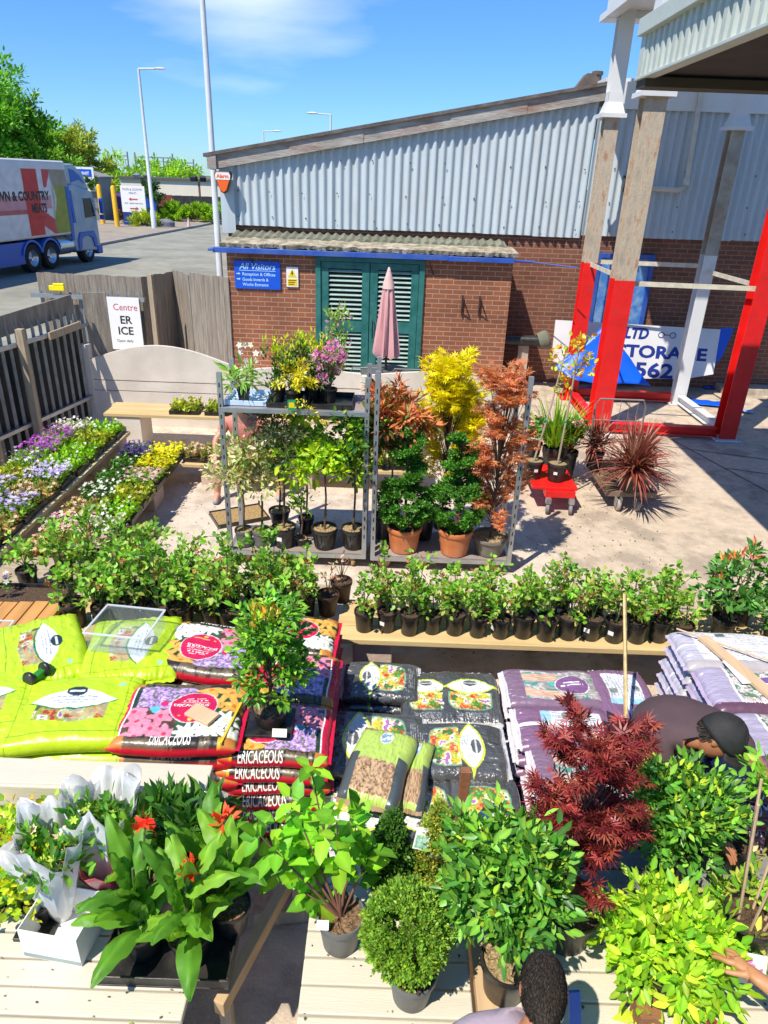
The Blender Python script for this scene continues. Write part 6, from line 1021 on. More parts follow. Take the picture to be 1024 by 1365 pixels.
# lilac right-hand stack
zj = .86; JI = ('JOHN INNES No.1', -.8, .4, -.88, -.79, WL, False); JT = ('JOHN INNES No.1', -.55, .45, -.79, -.7, WL, False)
for i, (d, L, Wd, x, y, rz, lb, tx) in enumerate(((d_rev, .72, .40, 2.32, 3.78, -2, 'lilac bag with white panel at the back of the tall right stack', None), (d_inn, .72, .42, 2.34, 3.38, -2, 'lilac bag in the middle of the tall right stack under a plank', JT), (d_inn, .70, .42, 2.36, 2.97, 0, 'lilac bag at the front of the tall right stack behind the cap', JI), (d_inn, .6, .4, 2.95, 3.6, 2, 'lilac bag at the far right edge of the tall stack', JT))):
    s_ = bag('compost_bag', lb, 'compost bag', d, L, Wd, .12, (x, y, zj), R(rz), 60 + i, group=jb, txt=tx); stack(s_, 7, 0, .105, 'lilac bag, %s column of the tall right stack' % ORD[i])
pallet('wooden pallet under the lilac bags', 1.95, 3.25, 2.78, 4.0, .13)
PLW = mat('bare_plank', (.6, .42, .26), .8, var=.12, scale=4, stretch=(5, .6, 5))
b = MB(); a = aty(893, 868, 3.9); b.beam((2.13, 3.85, zj + .09), (2.42, 2.95, zj + .085), .075, .02); tag(b.obj('loose_plank', PLW), 'bare wooden plank lying diagonally across the lilac bags', 'plank')
b = MB(); b.tube([(1.98, 3.92, zj + .1), (2.75, 3.42, zj + .09)], .006, 6); tag(b.obj('bamboo_cane', PLW), 'thin bamboo cane lying across the lilac bags', 'cane')
b = MB(); b.cbox((2.22, 3.5, zj + .085), (.1, .22, .004), R(8)); tag(b.obj('paper_sheet', WHITEP), 'white paper sheet lying on the lilac bags', 'paper')
b = MB(); b.cbox((0, 0, 0), (.17, .1, .018), 0); o = b.obj('wood_offcut', PLW, bevel=.003); o.location = (-.97, 3.02, zt + T * .68 + .012); o.rotation_euler = (0, 0, R(-28)); tag(o, 'small wooden offcut lying on the front ericaceous bag', 'offcut')
b = MB(); b.cbox((0, 0, 0), (.012, .38, .012), 0); o = b.obj('yellow_rod', mat('yellow_rod_paint', (.8, .5, .02), .5)); o.location = (-.80, 3.02, zt + .055); o.rotation_euler = (0, 0, R(-8)); tag(o, 'thin yellow rod standing between the ericaceous columns', 'rod')
# clear boxes
CLR = clear_mat('clear_plastic', (.5, .56, .58), .93)
def clearbox(lb, x, y, z, w, d, h, rz):
    t = thing('clear_box', lb, 'plastic box', (x, y, z), R(rz), group='clear plastic boxes'); b = MB(); th = .004; b.box(-w, w, -d, d, 0, th)
    for a in ((-w, w, -d, -d + th), (-w, w, d - th, d), (-w, -w + th, -d + th, d - th), (w - th, w, -d + th, d - th)): b.box(*a, th, h)
    b.obj('box_walls', CLR, t); b = MB()
    for a in ((-w - .01, w + .01, -d - .012, -d), (-w - .01, w + .01, d, d + .012), (-w - .012, -w, -d, d), (w, w + .012, -d, d)): b.box(*a, h - .008, h)
    b.obj('rim', clear_mat('clear_rim', (.7, .75, .78), .6), t)
clearbox('open clear plastic box standing on the rear green compost bag', -1.62, 3.70, zt + .075, .19, .155, .14, -6); clearbox('clear plastic box at the left edge on the slatted table', -2.72, 3.78, .602, .2, .2, .18, 0)
# frog-like green hose clip between the green bags
b = MB(); b.lathe([(0, 0), (.045, .0), (.05, .03), (0, .035)], (0, 0, 0), 14, 1, Matrix.Translation((0, .05, .04)) @ Matrix.Rotation(R(80), 4, 'X')); b.lathe([(0, 0), (.045, .0), (.05, .03), (0, .035)], (0, 0, 0), 14, 1, Matrix.Translation((.0, -.06, .04)) @ Matrix.Rotation(R(80), 4, 'X')); b.cbox((0, 0, .03), (.05, .16, .05), .2, mi=0)
o = b.obj('twisted_film', [mat('deep_green_film', (.03, .22, .02), .4), BLK], bevel=.01); o.location = (-2.02, 3.34, zt + .03); o.rotation_euler = (0, 0, R(-25)); tag(o, 'dark green twist of wrapping film with black discs between the green bags', 'film')
# laurel in pot on the ericaceous bags, black pot tray
t = acer(-.60, 3.08, zt + .0, .105, .12, BLK, .62, .17, [(.06, .2, .02), (.12, .32, .03), (.2, .42, .04)], 'green laurel in a black pot on the ericaceous bags', 1700, .05, 71, OVAL, 'potted_laurel', BARKC, k=44, taperc=.25, zs=.2, mt=GLOSS, cat='potted shrub')
C = np.array([(.05 * math.cos(i), .05 * math.sin(i) , .70 + .02 * (i % 3)) for i in range(7)]); cl_leaves(C, np.tile([0, 0, 1.0], (7, 1)), .04, 7, .05, OVAL, [(.5, .25, .04), (.45, .4, .03)], t, GLOSS, 'orange_shoots', upb=.6)
b = MB(); b.box(-.13, .13, -.12, .12, 0, .02); o = b.obj('square_saucer', BLK, bevel=.008); o.location = (-.60, 3.08, zt - .022); tag(o, 'square black saucer under the laurel on the ericaceous bags', 'saucer')
b = MB(); b.cbox((0, 0, 0), (.08, .003, .045), rx=R(-35)); o = b.obj('price_label', WHITEP); o.location = (-.53, 2.95, zt + .035); tag(o, 'white price label stuck on the pot of the laurel', 'label')
# bamboo cane upright in the red acer
b = MB(); b.tube([(1.47, 3.0, .2), (1.47, 3.25, .8), (1.50, 3.7, 1.35)], .012, 8)
for z in (.75, 1.0, 1.2): pass
tag(b.obj('bamboo_cane', mat('bamboo', (.62, .45, .2), .6, var=.15, scale=30)), 'bamboo cane rising behind the dark red acer up to the rose bench', 'cane')
# ================================================================ FOREGROUND TABLES
CREAM = mat('cream_paint', (.60, .555, .44), .6, var=.05, scale=3, stretch=(.6, 6, 6), bump=.15, bscale=30, stain=(.5, .45, .36), stain_amt=.45, stain_scale=3, lo=.5, hi=.75); SHADEB = mat('shaded_cream_board', (.20, .205, .2), .75, var=.12, scale=3, stretch=(.6, 6, 6), bump=.2)  # second material: cream slats with the shade of the plants put into the colour
def table(lb, x0, x1, ys, z, m, th=.035, legs=True):
    t = thing('slatted_table', lb, 'table', ((x0 + x1) / 2, (ys[0][0] + ys[-1][1]) / 2, 0), group='slatted display tables'); cx, cy = t.location.x, t.location.y
    for i, (a, c) in enumerate(ys): MB().box(x0 - cx, x1 - cx, a - cy, c - cy, z - th, z + random.uniform(-.002, .002)).obj('slat', m if not callable(m) else m(i), t, bevel=.006)
    for y in (ys[0][0] + .05, ys[-1][1] - .1): MB().box(x0 - cx + .02, x1 - cx - .02, y - cy, y - cy + .06, z - .12, z - th - .001).obj('rail', CREAM, t)
    if legs:
        for x in (x0 + .08, x1 - .08):
            for y in (ys[0][0] + .08, ys[-1][1] - .12): MB().box(x - cx - .03, x - cx + .03, y - cy - .025, y - cy + .025, 0, z - .121).obj('leg', CREAM, t)
    return t
random.seed(3); ZT = .60
sl = lambda y0, y1, w: [(y0 + i * w + .004, y0 + (i + 1) * w - .004) for i in range(int(round((y1 - y0) / w)))]
table('cream slatted table under the cannas and bouquets at lower left', -2.6, -.72, sl(1.50, 2.38, .11), ZT, CREAM)
b = MB(); b.box(-.95, .95, -.06, .10, -.035, .0); b.box(-.95, .95, -.075, -.061, -.13, .004); 
up = thing('cream_bench_back', 'thick cream top rail running in front of the green bags', 'rail', (-1.76, 2.52, .92)); MB().box(-.95, .95, -.06, .10, -.035, 0).obj('top_board', CREAM, up, bevel=.006); MB().box(-.95, .95, -.085, -.061, -.13, .004).obj('front_board', CREAM, up, bevel=.006); MB().box(.93, .95, -.06, .09, -.13, -.036).obj('end_cap', CREAM, up)
for x in (-.8, .7): MB().box(x - .03, x + .03, 0, .06, -.92, -.036).obj('post', CREAM, up)
lp = thing('front_rail', 'cream front board along the near edge of the lower left table', 'rail', (-1.68, 1.46, ZT)); MB().box(-.95, .97, -.055, .03, -.10, .012).obj('board', CREAM, lp, bevel=.006); MB().box(-.95, .97, -.16, -.065, -.07, -.035).obj('lower_board', CREAM, lp, bevel=.006); 
for x in (-.7, .8): MB().box(x - .03, x + .03, -.05, .02, -ZT, -.101).obj('post', CREAM, lp)
table('cream slatted table under the box ball in the middle foreground', -.27, .43, sl(1.42, 2.34, .115), ZT, CREAM); table('slatted table at lower right, cream in front, rear slats darkened as plant shade', .56, 2.7, sl(1.36, 2.5, .125), ZT, lambda i: SHADEB if i > 6 else CREAM)
EDGE = mat('raw_timber_edge', (.52, .36, .2), .85, var=.15, scale=4, stretch=(5, .6, 5)); b = MB(); b.box(-.045, .045, -.5, .46, -.12, .0); o = b.obj('timber_bearer', EDGE, bevel=.005); o.location = (.495, 1.86, ZT - .0); tag(o, 'raw timber bearer between the middle and right slatted tables', 'timber')
b = MB(); b.box(-.04, .04, -.03, .03, -.6, .0); o = b.obj('timber_post', EDGE, bevel=.003); o.location = (.495, 1.9, ZT - .121); tag(o, 'short timber post holding the bearer between the tables', 'post')
PST = mat('rusty_brown_post', (.26, .11, .05), .8, var=.25, scale=10, bump=.2); b = MB(); b.box(-.025, .025, -.02, .02, 0, 1.02); o = b.obj('brown_post', PST, bevel=.003); o.location = aty(614, 1090, 2.55) * 1; o.location.z = 0; tag(o, 'rusty brown post standing between the middle table and the black bags', 'post')
b = MB(); b.box(-.045, .045, -.045, .045, -.62, .08); b.box(-.032, .032, -.032, .032, .0801, .083); o = b.obj('cardboard_sleeve', PST, bevel=.003); o.location = at(865, 1342, .7); o.location.z = .62; tag(o, 'brown post end at the near edge of the right table', 'post')
gt = MB(); gt.beam(at(398, 1150, .38), at(292, 1345, .38), .05, .09); tag(gt.obj('floor_timber', EDGE, bevel=.004), 'raw timber beam running along the right end of the left front table', 'timber')
for q_ in (at(396, 1155, .38), at(300, 1325, .38)): gp = MB(); gp.box(-.025, .025, -.025, .025, 0, .335); o = gp.obj('timber_prop', TIMB2); o.location = (q_.x, q_.y, 0); tag(o, ('far' if q_.y > 2.1 else 'near') + ' short prop under the raw timber beam beside the left front table', 'post')
gt = MB(); gt.beam((-.62, 2.45, .06), (-.3, 2.5, .06), .12, .1); tag(gt.obj('floor_block', TIMB2, bevel=.004), 'short timber block at the far end of the beam on the ground', 'timber')
# ================================================================ FOREGROUND PLANTS
def big(name, lb, u, v, pr, ph, c, cr, k, n, L, T, cols, seed, mt=GLOSS, pm=BLK, soil=SOIL, z=ZT, low=-.75, shell=.55, upb=.25, w=None, var=.18, cat='shrub', outw=.5, clr=.09, dy=0, stem_n=18, flat=.5, tipc=None, cp=None):
    global rng; rng = np.random.default_rng(seed); random.seed(seed); p = at(u, v, z); t = thing(name, lb, cat, (p.x, p.y + pr * .75 + dy, z + .001)); pot(t, pr, ph, pm, soil, n=36)
    if cp: c = aty(cp[0], cp[1], p.y + pr * .75 + dy + cp[2]) - t.location
    C, O = crown_pts(k, c, cr, shell, low); C = C + rng.normal(size=C.shape) * np.array(cr) * .07; twigs(t, (0, 0, ph * .85), C, .008, .0025, stem_n, bend=.35); cl_leaves(C, O + np.array([0, 0, .35]), clr, n // k, L, T, cols, t, mt, upb=upb, w=w, var=var, outw=outw, flat=flat)
    if tipc: i = C[:, 2] > np.median(C[:, 2]); cl_leaves(C[i] + O[i] * .05, O[i] + np.array([0, 0, .8]), .03, 5, L * .7, T, tipc, t, mt, 'young_tips', upb=.7)
    return t
LAUR = [(.07, .22, .03), (.12, .33, .04), (.045, .15, .025), (.2, .42, .06)]
big('laurel', 'large glossy green laurel in a black pot in the middle foreground', 674, 1345, .105, .2, 0, (.185, .18, .22), 80, 2600, .056, OVAL, LAUR, 1, cp=(676, 1168, .08), tipc=[(.35, .5, .05)], soil=STRAW)
big('laurel', 'glossy laurel beside the man in the cap', 905, 1175, .11, .18, 0, (.185, .18, .19), 80, 2600, .054, OVAL, LAUR, 2, cp=(908, 1082, .02), tipc=[(.4, .55, .05)])
big('choisya', 'bright yellow-green broad-leaved shrub at lower right', 880, 1345, .10, .17, 0, (.205, .2, .17), 85, 2100, .062, OVAL, [(.34, .60, .03), (.26, .52, .03), (.16, .38, .03), (.44, .64, .06)], 3, mt=LEAF, cp=(893, 1262, .06))
big('box_ball', 'clipped box ball in a grey pot in the middle foreground', 548, 1352, .095, .17, (0, .0, .32), (.15, .15, .152), 850, 26000, .015, SMALL, [(.2, .38, .05), (.3, .48, .06), (.13, .29, .04)], 4, mt=LEAF, pm=GRYP, shell=.86, clr=.022, low=-.97, outw=.8, cat='topiary', cp=(541, 1240, .02))
def cone(name, lb, x, y, z, r, h, cols, n, seed, pr=.09, ph=.16):
    global rng; rng = np.random.default_rng(seed); t = thing(name, lb, 'topiary', (x, y, z)); pot(t, pr, ph, BLK); k = 420; q = rng.uniform(0, 1, k) ** 1.2; a = rng.uniform(0, 6.283, k); rr = r * (1 - q) ** .8 * rng.uniform(.8, 1, k); C = np.stack([rr * np.cos(a), rr * np.sin(a), ph + .03 + q * h], 1); O = np.stack([np.cos(a), np.sin(a), np.full(k, .6)], 1); MB().tube([(0, 0, ph * .8), (0, 0, ph + h * .9)], [.01, .004], 6).obj('stem', BARK, t); cl_leaves(C, O, .025, n // k, .017, SMALL, cols, t, LEAF, outw=.9); return t
p = at(517, 1235, ZT); cone('box_cone', 'dark green box cone behind the left of the box ball', p.x, p.y + .12, ZT, .11, .36, [(.06, .17, .03), (.1, .24, .04)], 9500, 5); p = at(578, 1232, ZT); cone('variegated_box_cone', 'yellow-edged box cone with a picture label behind the box ball', p.x, p.y + .12, ZT, .12, .40, [(.5, .5, .1), (.3, .4, .06), (.12, .25, .04)], 10500, 6)
t = thing('picture_label', 'white plant label with green picture on the yellow-edged box cone', 'label', aty(563, 1118, 2.13)); t.rotation_euler = (R(-20), R(12), 0); MB().box(-.033, .033, -.0015, .0015, -.05, .05).obj('card', WHITEP, t); MB().box(-.027, .027, -.0025, -.0016, -.045, .015).obj('picture', mat('label_picture', (.1, .4, .22), .5, rgb2=(.6, .75, .7), scale=60), t)
# dark red acer
pa_ = at(757, 1278, ZT); t = acer(pa_.x, pa_.y + .11, ZT, .135, .22, mat('olive_black_pot', (.028, .026, .018), .4, stain=(.09, .075, .04), stain_amt=.5, stain_scale=4), .80, .205, [(.24, .032, .045), (.34, .055, .06), (.14, .02, .03), (.36, .09, .07)], 'dark red cut-leaved acer in a large pot in the right foreground', 1600, .052, 81, STAR7, 'red_acer', BARKC, k=52, taperc=.15, zs=.16, mt=GLOSS)
for o in KIDS[t.name]:
    if o.name.startswith(('foliage', 'stem')): o.rotation_euler = (R(-10), R(3), 0)
# broad-leaved shrub with bright leaves
rng = np.random.default_rng(8); random.seed(8); p = at(452, 1283, ZT); t = thing('dogwood', 'bright green large-leaved shrub with bare stems in a grey pot', 'shrub', (p.x, p.y + .09, ZT)); pot(t, .098, .19, GRYP, BARKC, n=36); b = MB(); C = []; O = []
for i in range(13):
    a = rng.uniform(0, 6.28); h = rng.uniform(.35, .78) if i < 10 else rng.uniform(.2, .3); r = rng.uniform(.08, .3); e = np.array([-.06 + r * math.cos(a) * 1.1, r * math.sin(a) * .7 + .07, h + .06]); m_ = e * .5 + np.array([0, 0, .08]); b.tube([(0, 0, .16), tuple(m_), tuple(e)], [.007, .005, .003], 6, cap=False)
    for q in (.55, .7, .85, 1.0): pt = np.array([0, 0, .16]) * (1 - q) ** 2 + 2 * q * (1 - q) * m_ + q * q * e; C.append(pt); O.append(unit(e - m_ + 1e-6))
b.obj('stems', mat('red_brown_stem', (.2, .09, .06), .7), t); cl_leaves(np.array(C), np.array(O), .03, 5, .092, T_oval(.3, .06, .22), [(.2, .5, .03), (.3, .6, .04), (.12, .36, .03)], t, LEAF, upb=.1, lv=.35, flat=1.0)
b = MB(); b.cbox((0, 0, 0), (.05, .003, .04), rx=-.5); o = b.obj('pot_ticket', WHITEP); o.location = (p.x - .07, p.y + .02, ZT + .21); tag(o, 'white ticket at the rim of the grey pot with the large-leaved shrub', 'ticket')
# cannas
def canna_leaf(V, F, Cc, base, az, el, L, Wd, col, r, roll=0):
    d = np.array([math.cos(az) * math.cos(el), math.sin(az) * math.cos(el), math.sin(el)]); sd_ = np.array([-math.sin(az), math.cos(az), 0]); p = np.array(base, dtype=float); n, m_ = 12, 6; b0 = len(V); dr = r.uniform(.6, 1.6)
    for i in range(n + 1):
        q = i / n; w = Wd * (math.sin(math.pi * min(1, q * .93 + .07)) ** .8) * (1 - .25 * q) * (q > .06) + .004; nr = np.cross(sd_, d)
        for j in range(m_ + 1):
            s_ = (j / m_ - .5) * 2; up_ = (abs(s_) ** 1.3) * w * .38 + .005 * math.sin(s_ * 9 + q * 24) + .006 * math.sin(q * 14 + s_ * 2); V.append(p + sd_ * s_ * w + nr * up_); k = (1.35 if j == m_ // 2 else 1.0) * (1 + .13 * math.sin(q * 60 + abs(s_) * 16)); Cc.append(np.array(col) * k)
        p = p + d * L / n; d = unit(d + np.array([0, 0, -dr / n * (.3 + 1.3 * q)])); 
    for i in range(n):
        for j in range(m_): k = b0 + i * (m_ + 1) + j; F.append((k, k + 1, k + m_ + 2, k + m_ + 1))
def canna(lb, x, y, seed, leaves, flowers, H=.5):
    r = np.random.default_rng(seed); t = thing('canna_lily', lb, 'canna', (x, y, ZT + .012), group='canna lilies'); pot(t, .085, .16, BLK, BARKC); V = []; F = []; Cc = []; b = MB()
    for (az, el, z, L, w) in leaves: canna_leaf(V, F, Cc, (0, 0, z), R(az), R(el), L, w, [(.16, .40, .035), (.24, .50, .045), (.11, .31, .03)][r.integers(3)], r)
    npmesh('leaves', np.array(V), [np.array(F)], t, attr_mat('canna_leaf', .45, .4, spec=.35), np.array(Cc), smooth=True); b.tube([(0, 0, .12), (0, 0, .3), (.01, 0, H)], [.014, .011, .006], 9)
    for f in flowers: b.tube([(0, 0, .32), (f[0] * .6, f[1] * .6, f[2] * .75), f], [.008, .006, .004], 6)
    b.obj('stem', GSTEM, t)
    for f in flowers: k = 16; global rng; rng = np.random.default_rng(seed + 5); P = np.array(f) + rdir(k) * .018; leafmesh('red_flower', P, unit(rdir(k) + np.array([0, 0, .5])), rdir(k), .06, T_oval(.2, .04, .25), pal(k, [(.75, .03, .01), (.7, .09, .02)], .1), t, PETAL)
U6 = lambda s, k, z0=.12, h=.33: [((360 / k * i * 1.0 + s * 37 + 40 * (i % 2)) % 360, 78 - 16 * (i % 3), z0 + h * ((i * 7) % k) / k, .22 + .045 * ((i * 5) % 3), .042 + .009 * ((i * 3) % 3)) for i in range(k)]
canna('canna lily at the left front with long arching leaves and a red flower', -.95, 1.88, 1, U6(1, 15) + [(200, 40, .2, .28, .05), (250, 25, .16, .30, .052), (225, 55, .3, .27, .048)], [(.04, .1, .62)])
canna('canna lily in the centre with a fading red flower', -.74, 1.86, 2, U6(2, 16) + [(285, 20, .18, .30, .052), (310, 45, .25, .28, .05)], [(.03, .02, .5)])
canna('canna lily behind the others with a red flower on the right', -.70, 2.10, 3, U6(3, 13, h=.3), [(.08, -.02, .56)])
canna('canna lily leaning over the right end of the table', -.60, 1.99, 4, U6(4, 13) + [(10, 50, .26, .3, .045), (40, 65, .25, .32, .045)], [])
canna('small canna at the back left without a flower', -1.02, 2.13, 5, U6(5, 11, h=.25), [(.05, -.03, .5)])
tc_ = thing('carry_tray', 'black carrying tray under the canna pots', 'tray', (-.83, 1.93, ZT + .0005)); MB().box(-.27, .27, -.2, .2, 0, .01).box(-.27, .27, -.2, -.19, .01, .06).box(-.27, .27, .19, .2, .01, .06).box(-.27, -.26, -.19, .19, .01, .06).box(.26, .27, -.19, .19, .01, .06).obj('tray_body', BLK, tc_, bevel=.003)
# bouquets
FILM = clear_mat('cellophane', (.92, .95, .97), .72, .08); PAPW = clear_mat('frosted_wrap', (.72, .72, .72), .35, .3); PAPR = clear_mat('pink_sleeve', (.75, .14, .18), .4, .3)
def sleeve(name, t, c, r0, r1, h, m, z0=0, a0=0, a1=360, seed=1, wav=.02, ns=36, lean=(0, 0)):
    r = random.Random(seed); ph = r.uniform(0, 6); vs = []; fs = []; nz_ = 9
    for i in range(ns + 1):
        a = R(a0 + (a1 - a0) * i / ns)
        for j in range(nz_ + 1): q = j / nz_; rr = r0 + (r1 - r0) * q + wav * q * (math.sin(5 * a + ph) + .6 * math.sin(11 * a + 2 * ph + q * 3)); vs.append((c[0] + lean[0] * q + rr * math.cos(a), c[1] + lean[1] * q + rr * math.sin(a), z0 + h * (q + .10 * q * math.sin(3 * a + ph) + .05 * q * math.sin(8 * a))))
    for i in range(ns):
        for j in range(nz_): k = i * (nz_ + 1) + j; fs.append((k, k + nz_ + 1, k + nz_ + 2, k + 1))
    b = MB(); b.add(vs, fs, 0, True); o = b.obj(name, m, t); o.modifiers.new('s', 'SOLIDIFY').thickness = .0012; return o
def bouquet(lb, x, y, z, seed, r, h, fl, leafc, paper=None, film=True, nf=40, nl=260, L=.055, fs=.022, bud=True, T=OVAL, a=(0, 0), collar=None, pa=(60, 300)):
    global rng; rng = np.random.default_rng(seed); t = thing('bouquet', lb, 'bouquet', (x, y, z), group='wrapped bouquets'); C, O = crown_pts(22, (0, 0, h * .8), (r * .85, r * .85, h * .2), .2, -.6); twigs(t, (0, 0, .02), C, .003, .0015, 22, GSTEM, 'flower_stems', .1); cl_leaves(C, O + np.array([0, 0, .6]), .06, nl // 22, L, T, leafc, t, LEAF, upb=.5)
    P = C[rng.integers(0, 22, nf)] + rdir(nf) * .02 + np.array([0, 0, .03]); leafmesh('flowers', P, rdir(nf), unit(rdir(nf) * .5 + np.array([-.1, -.4, 1])), fs * rng.uniform(.7, 1.3, nf), T_disc(6, .5) if bud else DISC, pal(nf, fl, .1), t, PETAL)
    if film: sleeve('clear_sleeve', t, (0, 0), .04, r * 1.12, h * 1.05, FILM, seed=seed, lean=a)
    if paper: sleeve('paper_wrap', t, (0, 0), .035, r * 1.2, h * 1.05, paper, a0=pa[0], a1=pa[1], seed=seed + 3, lean=a, wav=.03)
    if collar: sleeve('pink_collar', t, (0, 0), .045, r * 1.15, h * .62, collar, a0=150, a1=390, seed=seed + 5)
    return t
wbx = thing('white_box', 'white cardboard box of flowers on the lower left table', 'box', (-1.30, 1.93, ZT + .001), R(-8)); b = MB(); w, d, h = .13, .11, .17; b.box(-w, w, -d, d, 0, .004)
for a_ in ((-w, w, -d, -d + .004), (-w, w, d - .004, d), (-w, -w + .004, -d + .004, d - .004), (w - .004, w, -d + .004, d - .004)): b.box(*a_, .004, h)
b.obj('box_body', WHITEP, wbx); MB().box(-w + .002, w - .002, -d - .0012, -d - .0002, 0.005, .028).obj('printed_band', mat('grey_band', (.3, .36, .33), .6), wbx)
LV = [(.06, .2, .03), (.12, .32, .04)]; BUD = [(.35, .55, .05), (.45, .62, .08)]
bouquet('white-papered bouquet of green and white buds standing in the white box', -1.36, 2.02, ZT + .01, 1, .14, .46, BUD + [(.7, .6, .45)], LV, PAPW, nf=36, pa=(20, 250), a=(.0, .03))
bouquet('bouquet in grey-white paper and pink sleeve behind the canna flower', -1.20, 2.15, ZT + .01, 2, .14, .49, BUD, LV, PAPW, nf=30, collar=PAPR, pa=(30, 170), a=(.0, .05))
bouquet('bouquet of green buds in a pink sleeve at the back next to the cream rail', -1.05, 2.27, ZT + .01, 3, .10, .33, BUD, LV, None, nf=20, collar=PAPR)
bouquet('freesia bouquet in clear film left of the white-flowered bouquet', -.93, 2.28, ZT + .01, 4, .10, .35, [(.8, .76, .8), (.75, .6, .75)], [(.05, .16, .04), (.1, .26, .05)], None, nf=22, T=LANCE, L=.13, nl=330, fs=.028, bud=False, collar=mat('magenta_sleeve', (.35, .02, .06), .4))
bouquet('freesia bouquet in clear film with white flowers, nearest the table end', -.77, 2.27, ZT + .01, 5, .10, .35, [(.84, .82, .84)], [(.05, .16, .04), (.1, .26, .05)], None, nf=26, T=LANCE, L=.13, nl=330, fs=.03, bud=False)
# left edge plants
big('pittosporum', 'yellow-green leafy shrub with small cream flowers at the left edge', 5, 1190, .09, .16, 0, (.17, .15, .15), 44, 1300, .036, ROUND, [(.3, .5, .03), (.2, .4, .03), (.42, .56, .05)], 21, mt=LEAF, tipc=[(.7, .72, .4)], cp=(35, 1135, .0))
big('golden_shrub', 'shrub with lime leaves in a black pot beside the white box', 48, 1240, .06, .12, (-.03, .03, .24), (.10, .1, .13), 30, 600, .036, ROUND, [(.5, .62, .04), (.35, .52, .03)], 22, mt=LEAF, soil=BARKC, tipc=[(.8, .5, .03)])
big('orange_flowered_plant', 'plant with golden orange leaves at the far left edge', -6, 1190, .07, .12, (.03, .1, .2), (.1, .1, .1), 26, 380, .04, OVAL, [(.7, .42, .02), (.5, .5, .04)], 23, mt=LEAF)
sc = thing('saucer_tray', 'small black tray with a white ticket under the lime-leaved pot', 'tray', (at(48, 1245, ZT).x, at(48, 1245, ZT).y + .04, ZT + .001)); MB().box(-.08, .08, -.08, .08, 0, .02).obj('tray_body', BLK, sc, bevel=.004); MB().cbox((.02, -.082, .014), (.05, .003, .022), rx=-.3).obj('ticket', WHITEP, sc)
big('silver_tray_plant', 'low green plant in a silver dish at the left edge', -5, 1215, .09, .04, (0, .04, .08), (.1, .08, .05), 14, 200, .04, ROUND, LAUR, 24, pm=mat('silver_dish', (.6, .62, .64), .25, metal=.8, var=.05), dy=-.05)
# right edge climbers with canes
t = big('caned_climber', 'climber on pale canes at the right edge beside the reaching arm', 1000, 1285, .11, .2, 0, (.14, .15, .17), 60, 900, .055, OVAL, [(.14, .36, .04), (.28, .5, .05), (.45, .5, .12)], 25, mt=LEAF, cp=(1005, 1235, .05)); b = MB()
for i in range(6): a = i * 1.05; b.tube([(.05 * math.cos(a), .05 * math.sin(a), .12), (.15 * math.cos(a), .15 * math.sin(a), .85)], .006, 6)
b.obj('canes', PLW, t)
big('cream_climber', 'pale-leaved climber in front of the lilac bags at the right', 985, 1190, .09, .16, 0, (.12, .12, .13), 34, 520, .045, OVAL, [(.45, .48, .16), (.3, .42, .08), (.6, .52, .3)], 26, mt=LEAF, dy=.1, cp=(988, 1175, 0)); big('right_edge_shrub', 'bright green shrub growing in from the right edge before the lilac bags', 1040, 1150, .07, .14, 0, (.09, .08, .10), 20, 260, .05, OVAL, [(.25, .5, .05), (.15, .38, .04)], 27, mt=LEAF, cp=(1035, 1045, -.05))
t = thing('picture_card', 'plant card with pink lily picture by the reaching arm', 'label', aty(1003, 1292, 1.72)); t.rotation_euler = (R(-25), 0, R(-10)); MB().box(-.05, .05, -.0015, .0015, -.06, .06).obj('card', WHITEP, t); rng = np.random.default_rng(3); P = np.array([(-.02, -.006, .02), (.02, -.006, -.01), (-.0, -.006, -.035)]); leafmesh('lily_picture', P, np.tile([1.0, 0, 0], (3, 1)), np.tile([0, -1.0, .0], (3, 1)), .03, T_disc(6, .1), pal(3, [(.75, .2, .5)], .1), t, PETAL)
b = MB(); b.beam((1.36, 1.66, ZT + .03), (1.5, 1.3, ZT + .08), .03, .06); tag(b.obj('red_box_edge', mat('dark_red_card', (.3, .02, .04), .5)), 'dark red carton edge below the reaching arm', 'carton')
for i, (u, v) in enumerate(((440, 1345), (420, 1335))):
    pass
b = MB(); b.add([(0, 0, 0), (.06, -.02, .01), (.13, 0, 0), (.06, .04, .012)], [(0, 1, 3), (1, 2, 3)]); o = b.obj('leaf_tip', mat('yellow_leaf', (.5, .6, .04), .5)); o.location = at(815, 1358, ZT + .004); o.modifiers.new('s', 'SOLIDIFY').thickness = .002; tag(o, 'fallen yellow leaf on the near edge of the right table', 'leaf')

# soil crumbs and dropped leaves lying on the paving and the tables
rng = np.random.default_rng(99); k = 1500; P = np.stack([rng.uniform(-2.6, 3.2, k), rng.uniform(2.45, 10, k), np.full(k, .006)], 1); D = rdir(k); D[:, 2] = .02; U = np.tile([0, 0, 1.0], (k, 1)) + rdir(k) * .2
tag(leafmesh('fallen_leaves', P, D, U, rng.uniform(.012, .035, k), SMALL, pal(k, [(.25, .17, .08), (.12, .07, .04), (.2, .25, .06), (.4, .3, .15)], .2), None, DRY), 'dead leaves and soil crumbs scattered over the paving', 'litter', kind='stuff')
k = 260; X = rng.uniform(-2.2, 2.5, k); Y = rng.uniform(1.45, 2.33, k); q = ~((X > -.73) & (X < -.26)) & ~((X > .42) & (X < .57)); P = np.stack([X, Y, np.full(k, ZT + .006)], 1)[q]; k = len(P); D = rdir(k); D[:, 2] = .02
